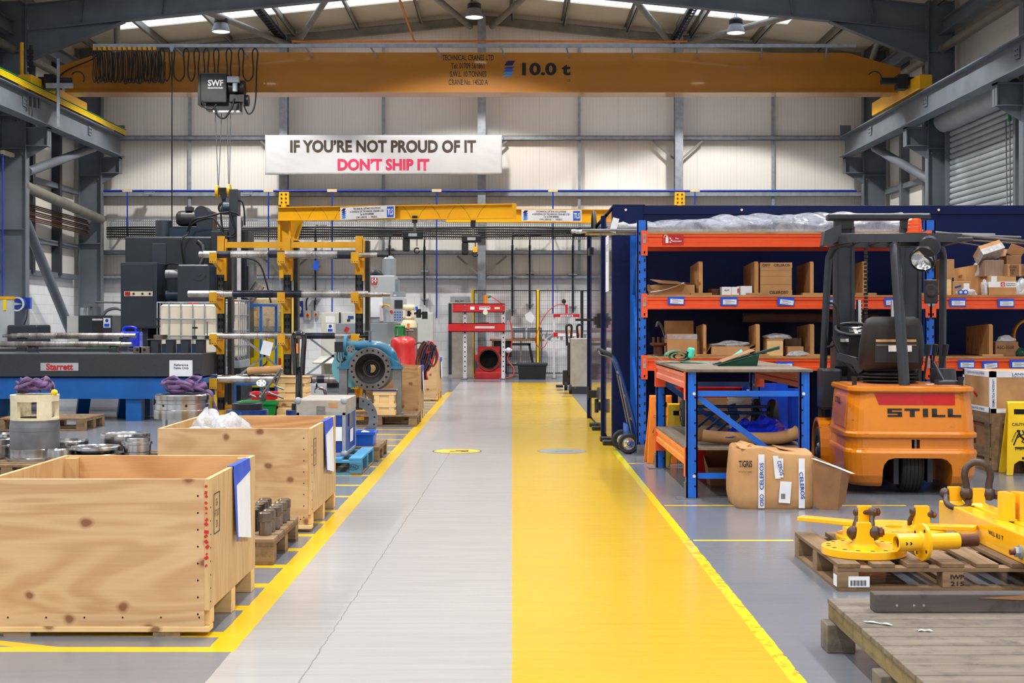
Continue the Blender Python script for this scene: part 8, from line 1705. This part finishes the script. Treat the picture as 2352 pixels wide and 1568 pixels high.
MB().cyl((q(1301), 0, qz(720)), (q(1301), 0, qz(699)), .03, n=14).build('ram_cylinder', 'red', t); m = MB(); m.cyl((q(1295), -.04, qz(692)), (q(1295), .0, qz(692)), .055, n=20); m.cyl((q(1295), -.02, qz(692)), (q(1297), -.02, qz(701)), .01); m.build('pressure_gauge', 'black', t)
m = MB(); m.tube(smooth_path([(q(1296), 0, qz(700)), (q(1280), -.02, qz(700)), (q(1262), -.03, qz(712)), (q(1245), -.03, qz(735)), (q(1232), -.04, qz(768)), (q(1230), -.04, qz(785)), (q(1238), -.04, qz(797)), (q(1250), -.04, qz(796)), (q(1257), -.03, qz(784))], 6), .012, 6); m.build('red_hose', 'gasred', t); m = MB(); m.cyl((q(1256), 0, qz(778)), (q(1268), 0, qz(770)), .05, n=10); m.cyl((q(1256), 0, qz(762)), (q(1258), 0, qz(780)), .02); m.build('hand_pump', 'chrome', t)
m = MB(); [m.cyl((q(1245+9*i), .02, qz(767)), (q(1245+9*i), .02, qz(773+4*(i % 3))), .025+.01*(i % 2), n=10) for i in range(13)]; m.cyl((q(1240), .02, qz(767)), (q(1352), .02, qz(767)), .012); m.build('tool_rail', 'chrome', t)
t = T('steel_cabinet', 'dull steel cabinet with a dark plinth standing at the lane edge', 'cabinet', (X(1313, 27.5), 27.45, 0)); W = X(1354, 27.5)-X(1313, 27.5); MB().b(0, W, 0, .7, .14, Z(777, 27.5)).build('cabinet_body', 'steelcab', t, bevel=.008); MB().b(.0, W, .0, .7, 0, .14).build('plinth', 'charcoal', t); MB().cyl((.07, -.006, .12), (.07, .0, .12), .012).build('lock', 'mill', t); MB().cyl((-.05, .1, .09), (.0, .1, .09), .09, n=20).build('castor', 'rubber', t)
pallet_truck('black pallet truck with upright handle behind the dull steel cabinet', (X(1306, 29.2), 29.0, 0), 0, 1.33)
pallet_truck('second black pallet truck half hidden behind the dull steel cabinet', (X(1331, 30.2), 30.1, 0), 0, 1.33)
# ================================================================ jib cranes and wall services
def part_empty(name, par, loc, rz):
    o = bpy.data.objects.new(name, None); COL.objects.link(o); o.parent = par; o.location = loc; o.rotation_euler = (0, 0, rz); return o
def sign_board(par, x0, x1, z0, z1, y):
    MB().b(x0, x1, y, y+.008, z0, z1).build('sign_board', 'white', par); W, H = x1-x0, z1-z0
    text('TECHNICAL LIFTING SOLUTIONS\nA DIVISION OF TECHNICAL CRANES LTD\nTel: 01709 899090\nS.W.L 300 KG   -   14520-C', par, 'ink', (x0+W*.49, y-.004, z0+H*.5), (W*.62, H*.84), name='sign_lettering', bold=.012)
    MB().b(x1-W*.14, x1-W*.02, y-.004, y-.001, z0+H*.08, z1-H*.08).build('blue_square', 'em3', par); text('TLS', par, 'whiteink', (x1-W*.08, y-.007, z0+H*.5), (W*.1, H*.5), name='sign_lettering', bold=.03)
    m = MB(); 
    for i in range(5): m.slot(min(i, 3)); zb = z0+H*(.7-.15*i); hh = H*(.22 if i == 0 else .13); m.add([(x0+W*.02, y-.004, zb), (x0+W*.08, y-.004, zb), (x0+W*.11, y-.004, zb+hh), (x0+W*.05, y-.004, zb+hh)], [(0, 1, 2, 3)])
    m.build('sign_emblem', ['em1', 'em2', 'em3', 'em4'], par)
def chain_hoist(label, c, big=False):
    o = T('chain_hoist', label, 'hoist', c)
    m = MB(); m.b(-.06, .06, -.06, .06, -.05, .12); m.build('trolley', 'black', o); m = MB(); m.b(-.28, .2, -.12, .12, -.42, -.24); m.build('motor_body', 'black', o, bevel=.03); MB().b(-.14, .06, -.128, -.12, -.37, -.3).build('maker_plate', 'haas', o)
    MB().cyl((0, 0, -.24), (0, 0, .0), .03).build('suspension', 'mill', o); MB().b(-.28, -.12, -.1, .1, -.72, -.42).build('chain_bag', 'rubber', o, bevel=.03); MB().cyl((.05, 0, -.6), (.05, 0, -.42), .012, n=6).build('chain', 'mill', o)
    m = MB(); m.tube(arc((.05, 0, -.7), .06, .6, 2*PI, 14), .018, 8); m.build('hook', 'black', o); return o
t = T('jib_crane', 'yellow wall jib crane with its arm swung out over the shafts', 'jib crane', (X(655, 35.4), 35.4, 0)); jx = t.location.x
pa, pb = Vector((X(640, 35.3)-jx, -.15, 4.06)), Vector((X(1180, 32.4)-jx, -3.0, 3.91))
m = MB(); m.ib(pa, pb, .16, .34, .02, .012); m.bar(pb, pb+(pb-pa).normalized()*.02, .18, .36, up=(0, 0, 1)); m.build('arm', 'jib', t)
m = MB(); m.prism([(X(638, 35.3)-jx, 3.9), (X(695, 35.3)-jx, 3.9), (X(693, 35.3)-jx, 3.72), (X(674, 35.3)-jx, Z(575, 35.3)), (X(640, 35.3)-jx, Z(575, 35.3))], (0, -.1, 0), (1, 0, 0), (0, 0, 1), (0, .02, 0)); m.b(X(639, 35.3)-jx, X(645, 35.3)-jx, -.18, .0, Z(575, 35.3), 3.9); m.b(X(664, 35.3)-jx, X(669, 35.3)-jx, -.18, .0, Z(575, 35.3), 3.9); m.bar((X(695, 35.3)-jx, -.1, 3.86), (X(676, 35.3)-jx, -.1, Z(575, 35.3)), .02, .16); m.build('mast', 'jib', t)
m = MB(); m.b(X(640, 35.4)-jx, X(690, 35.4)-jx, -.12, .1, Z(592, 35.4), Z(578, 35.4)); m.b(X(640, 35.4)-jx, X(672, 35.4)-jx, -.12, .1, Z(610, 35.4), Z(598, 35.4)); m.b(X(642, 35.4)-jx, X(664, 35.4)-jx, -.06, .1, Z(638, 35.4), Z(598, 35.4)); m.build('lower_bracket', 'jib', t)
def top_bracket(par, x): 
    m = MB(); m.prism([(-.13, 0), (.13, 0), (.13, .32), (-.11, .32)], (x, 0.02, Z(470, 35.4)), (1, 0, 0), (0, 0, 1), (0, .12, 0)); m.slot(1); [m.cyl((x+sx, .0, Z(470, 35.4)+.06+.1*i), (x+sx, .02, Z(470, 35.4)+.06+.1*i), .022, n=8) for i in range(3) for sx in (-.05, .06)]; m.build('top_bracket', ['jib', 'black'], par); MB().cyl((x, .05, Z(476, 35.4)), (x, .05, Z(468, 35.4)), .07).build('pivot', 'jib', par)
top_bracket(t, X(651, 35.4)-jx)
mid = lambda px: ((px-640)/540)
s0, s1 = pa.lerp(pb, .29), pa.lerp(pb, .525)
o_ = part_empty('jib_sign', t, (s0+s1)/2, math.atan2((pb-pa).y, (pb-pa).x)); L2 = (s1-s0).length/2; sign_board(o_, -L2, L2, -.15, .15, -.1)
m = MB()
for i in range(7):
    a, c_ = pa.lerp(pb, .06+.12*i), pa.lerp(pb, .18+.12*i); up = Vector((0, -.05, .2)); m.tube(smooth_path([a+up, a.lerp(c_, .25)+up*.1, a.lerp(c_, .5)-Vector((0, .05, .24)), a.lerp(c_, .75)+up*.1, c_+up], 5), .003, 4)
m.build('festoon_lead', 'cable', t)
ch = pa.lerp(pb, .6); chain_hoist('black chain hoist hanging from the arm of the nearer jib', t.location+ch+Vector((0, 0, -.2)))
t = T('jib_crane', 'yellow wall jib crane farther back, its arm passing behind the booth', 'jib crane', (4.18, 35.45, 0)); jx = 4.18
MB().ib((X(1024, 34.6)-jx, -.85, 3.98), (0, -.1, 4.0), .16, .34, .02, .012).build('arm', 'jib', t); top_bracket(t, 0); MB().b(-.12, .3, -.12, .05, 3.0, 3.85).build('mast', 'jib', t)
o_ = part_empty('jib_sign', t, ((X(1197, 34.8)+X(1336, 34.8))/2-4.18, 34.72-35.45, Z(495.5, 34.8)), .12); L2 = (X(1336, 34.8)-X(1197, 34.8))/2; sign_board(o_, -L2, L2, -.14, .14, -.02)
chain_hoist('black chain hoist with a yellow hook hanging from the farther jib', (X(1087, 34.65), 34.62, 3.74)); o = bpy.data.objects['chain_hoist.001']; MB().b(.0, .1, -.13, -.1, -.66, -.52).build('hook_body', 'jib', o)
# perforated cable tray along the back wall
t = T('cable_tray', 'long perforated steel cable tray along the back wall under the jibs', 'cable tray', (0, 35.5, 0))
ztop, zbot = Z(503, 35.5), Z(549, 35.5); m = MB(); n_ = 360
for i in range(n_): x = -10.1+.052*i; m.b(x, x+.022, 0, .003, zbot, ztop)
for i in range(9): z = zbot+(ztop-zbot)*i/8; m.b(-10.1, 8.6, -.001, .004, z-.01, z+.01)
m.build('perforated_plate', 'galv', t)
for k_ in range(5):
    m = MB(); z = Z(523+5*k_, 35.44); m.tube([(-10.1+.9*i, -.06-.012*(k_ % 2), z+.012*math.sin(i*1.3+k_)) for i in range(21)], .022, 6); m.build('cable', 'cable', t)
for i in range(9): MB().b(-9.95+2.2*i, -9.91+2.2*i, .0, .595, zbot+.05, zbot+.09).build('tray_bracket', 'galv', t)
t = T('air_main', 'blue air pipe running along the back wall with thin droppers', 'pipe', (0, 35.5, 0)); m = MB(); za = Z(438, 35.5); m.cyl((-10.2, 0, za), (8.6, 0, za), .025, n=10); m.build('main_run', 'airblue', t)
for px, yb in ((293, 545), (617, 640), (763, 716), (1003, 730), (1270, 720), (1596, 470)):
    MB().cyl((X(px, 35.5), -.02, Z(yb, 35.5)), (X(px, 35.5), -.02, za), .018, n=8).build('dropper', 'airblue', t); MB().b(X(px, 35.5)-.12, X(px, 35.5)+.12, -.04, .04, za-.03, za+.04).build('tee', 'cream', t)
t = T('air_main', 'blue air pipe down the left steel column', 'pipe', (X(6, 29.4), 29.4, 0)); MB().cyl((0, 0, Z(682, 29.4)), (0, 0, 4.9), .02, n=8).build('dropper', 'airblue', t); MB().b(-.04, .04, -.02, .6, 4.86, 4.94).build('clip', 'cream', t)
GC = 'black conduits dropping down the back wall'
for px, y0, y1, lab in ((895, 545, 600, 'short black conduit dropping to the top of the machining centre'), (975, 548, 700, 'black conduit behind the chain hoist of the nearer jib'), (1177, 545, 725, 'black conduit dropping to the mesh fence beside the press'), (1217, 545, 712, 'black conduit dropping to the white sheets on the fence'), (1316, 545, 718, 'black conduit dropping to the small press'), (725, 525, 700, 'black conduit dropping to the isolator switches')):
    o = T('conduit', lab, 'conduit', (X(px, 35.86), 35.86, 0), 0, GC); MB().tube(smooth_path([(.3, -.03, Z(y0, 35.86)+.06), (.08, -.03, Z(y0, 35.86)+.05), (0, -.03, Z(y0, 35.86)-.1), (0, -.03, Z(y1, 35.86))], 5), .02, 8).build('pipe', 'cable', o)
    MB().b(-.035, .035, .0, .012, Z(y1, 35.86)+.1, Z(y0, 35.86)-.2).build('channel', 'galv', o); [MB().b(-.1, .1, -.04, .22, Z(q_, 35.86), Z(q_, 35.86)+.03).build('saddle', 'galv', o) for q_ in (y1-12, (y0+y1)/2)]
GF = 'floodlights along the back wall rail'
for px, lab in ((340, 'flat floodlight on the wall rail above the boring mill'), (568, 'flat floodlight on the wall rail beside the boring mill post')):
    o = T('wall_floodlight', lab, 'floodlight', (X(px, 35.5), 35.6, Z(441, 35.5)), 0, GF); m = MB(); m.box((0, 0, 0), (.26, .2, .05), (.5, 0, 0)); m.build('housing', 'haas', o, bevel=.012); MB().box((0, -.012, -.027), (.22, .16, .005), (.5, 0, 0)).build('front_glass', 'haasd', o); MB().b(-.02, .02, .0, .28, -.02, .02).build('bracket', 'galv', o)
# ================================================================ pieces that belong to a part go one level deeper
NEST = {
    'overhead_crane': {'lettering': 'girder', 'emblem': 'girder', 'carriage_wheel': 'end_carriage', 'travel_motor': 'end_carriage', 'motor_cable': 'end_carriage', 'festoon_trolley': 'festoon_rail', 'aerial_post': 'end_carriage', 'limit_switch': 'end_carriage', 'collector_shoe': 'collector_bracket'},
    'rope_hoist': {'lettering': 'housing', 'drip_plate': 'gear_case'}, 'banner': {'lettering': 'sheet', 'tie_cord': 'sheet'}, 'high_bay_lamp': {'lens': 'reflector'},
    'paint_booth': {'lettering': 'notice', 'hinge': 'door_panel', 'door_bolt': 'door_panel', 'notice': 'door_panel', 'roof_bolt': 'body'},
    'pallet_rack': {'beam_connector': 'beam', 'shelf_label': 'beam', 'fire_sign': 'beam', 'foot_bracket': 'upright', 'base_plate': 'upright'},
    'sack_truck': {'wheel_hub': 'wheel', 'wheel_nut': 'wheel', 'hand_guard': 'handle'},
    'workbench': {'bolt': 'cross_rail', 'beam_connector': 'side_beam', 'foot_plate': 'post'},
    'wet_floor_sign': {'grip_slot': 'panel', 'lettering': 'panel', 'slip_symbol': 'panel', 'maker_plate': 'panel', 'hazard_label': 'panel', 'hazard_symbol': 'panel'},
    'battered_carton': {'lettering': 'box_body', 'barcode': 'box_body', 'printed_tape': 'box_body', 'torn_tape': 'box_body', 'torn_label': 'box_body', 'loose_tape': 'torn_flap'},
    'forklift': {'maker_lettering': 'counterweight', 'red_band': 'counterweight', 'tow_pin': 'counterweight', 'tread_groove': 'steer_tyre', 'cover_scuff': 'battery_cover', 'lettering': 'side_panel', 'drive_wheel_hub': 'drive_wheel', 'drive_wheel_nut': 'drive_wheel', 'document_pocket': 'seat_back', 'document': 'seat_back', 'document_sheet': 'seat_back', 'display': 'dashboard', 'lamp_reflector': 'work_lamp', 'lamp_arm': 'work_lamp', 'horn': 'horn_box', 'ram_body': 'lift_ram', 'bulldog_clip': 'clipboard', 'floor_mat': 'chassis', 'roof_bar': 'roof_frame', 'roof_wing': 'roof_frame', 'grab_handle': 'guard_post'},
    'plywood_crate': {'red_paint_mark': 'front_panel', 'stamp_frame': 'side_panel', 'lettering': 'side_panel', 'blue_backing': 'document', 'blue_tape': 'document', 'nail': 'front_panel'},
    'pallet': {'barcode_label': 'block', 'barcode': 'block', 'lettering': 'block', 'stamp_ring': 'block'},
    'flight_case': {'butterfly_catch': 'lid', 'kraft_sticker': 'lid', 'torn_label': 'case_body', 'paper_label': 'case_body', 'side_handle': 'case_body', 'corner_ball': 'edge_trim'},
    'reference_table': {'lapped_face': 'granite_slab', 'maker_plate': 'granite_slab', 'notice': 'granite_slab', 'lettering': 'granite_slab'},
    'cantilever_rack': {'arm_stop': 'arm', 'yellow_cap': 'upright', 'side_plate': 'upright', 'foot_strut': 'foot_beam'},
    'boring_mill': {'cabinet_door': 'control_cabinet', 'switch_strip': 'control_cabinet', 'gear_boss': 'headstock', 'feed_motor': 'headstock', 'cover_panel': 'column', 'terminal_box': 'main_motor'},
    'machining_centre': {'logo': 'head_column', 'logo_bars': 'head_column', 'label_panel': 'head_column', 'lettering': 'head_column', 'latch': 'front_shield', 'screen': 'control_panel'},
    'electrics_cabinet': {'blue_roundel': 'safety_notice', 'blue_panel': 'safety_notice', 'blue_sign': 'rear_cabinet', 'display': 'rear_cabinet', 'paper_notice': 'cabinet_body'},
    'coolant_cabinet': {'handle': 'drawer_front', 'blue_roundel': 'notice', 'blue_panel': 'notice'},
    'yellow_cabinet': {'red_padlock': 'door', 'blue_sticker': 'door'},
    'hydraulic_press': {'bolt': 'cross_beam', 'maker_label': 'cross_beam', 'warning_label': 'cross_beam', 'data_label': 'cross_beam', 'scale_strip': 'cross_beam', 'lettering': 'cross_beam', 'foot': 'upright'},
    'pump_casing': {'wear_ring': 'bore', 'discharge_flange': 'discharge_pipe', 'small_flange': 'discharge_pipe', 'stud': 'mounting_foot', 'lead': 'black_box'},
    'guard_fence': {'mesh_panel': 'panel_frame', 'base_plate': 'yellow_post'}, 'gas_bottle': {'red_cap': 'regulator'}, 'gas_cylinder': {'blue_knob': 'regulator'},
    'spreader_beam': {'weld_bead': 'half_round_boss', 'stud_end': 'nut', 'lettering': 'box_beam', 'rating_plate': 'box_beam'}, 'lifting_plate': {'lettering': 'plate'},
    'lifting_spigot': {'bore': 'open_tube', 'pin_hole': 'open_tube'}, 'isolator_switch': {'red_knob': 'yellow_plate'}, 'chain_hoist': {'maker_plate': 'motor_body', 'hook_body': 'hook', 'chain': 'chain_bag'},
    'clear_bin': {'lettering': 'card'}, 'spill_sign': {'lettering': 'board', 'panel': 'board'}, 'pallet_truck': {'trigger': 'handle_loop'}, 'taped_carton': {'lettering': 'box_body', 'red_label': 'box_body', 'edge_tape': 'box_body'},
}
def stem(n): return n.split('.')[0]
def mid(o):
    vs = [Vector(c) for c in o.bound_box]; return sum(vs, Vector())/8
for root in [o for o in COL.objects if o.parent is None and stem(o.name) in NEST]:
    kids = list(root.children); rule = NEST[stem(root.name)]
    for c in kids:
        host = rule.get(stem(c.name))
        if not host: continue
        cand = [p for p in kids if stem(p.name) == host]
        if not cand: continue
        def dist(p):
            lo = [min(v[i] for v in p.bound_box) for i in range(3)]; hi = [max(v[i] for v in p.bound_box) for i in range(3)]
            q = mid(c); return sum(max(lo[i]-q[i], 0, q[i]-hi[i])**2 for i in range(3)), (mid(p)-q).length
        c.parent = min(cand, key=dist)
# a part nested under a part that is itself nested moves up, so that nothing lies deeper than thing > part > sub-part
for o in COL.objects:
    while o.parent and o.parent.parent and o.parent.parent.parent: o.parent = o.parent.parent
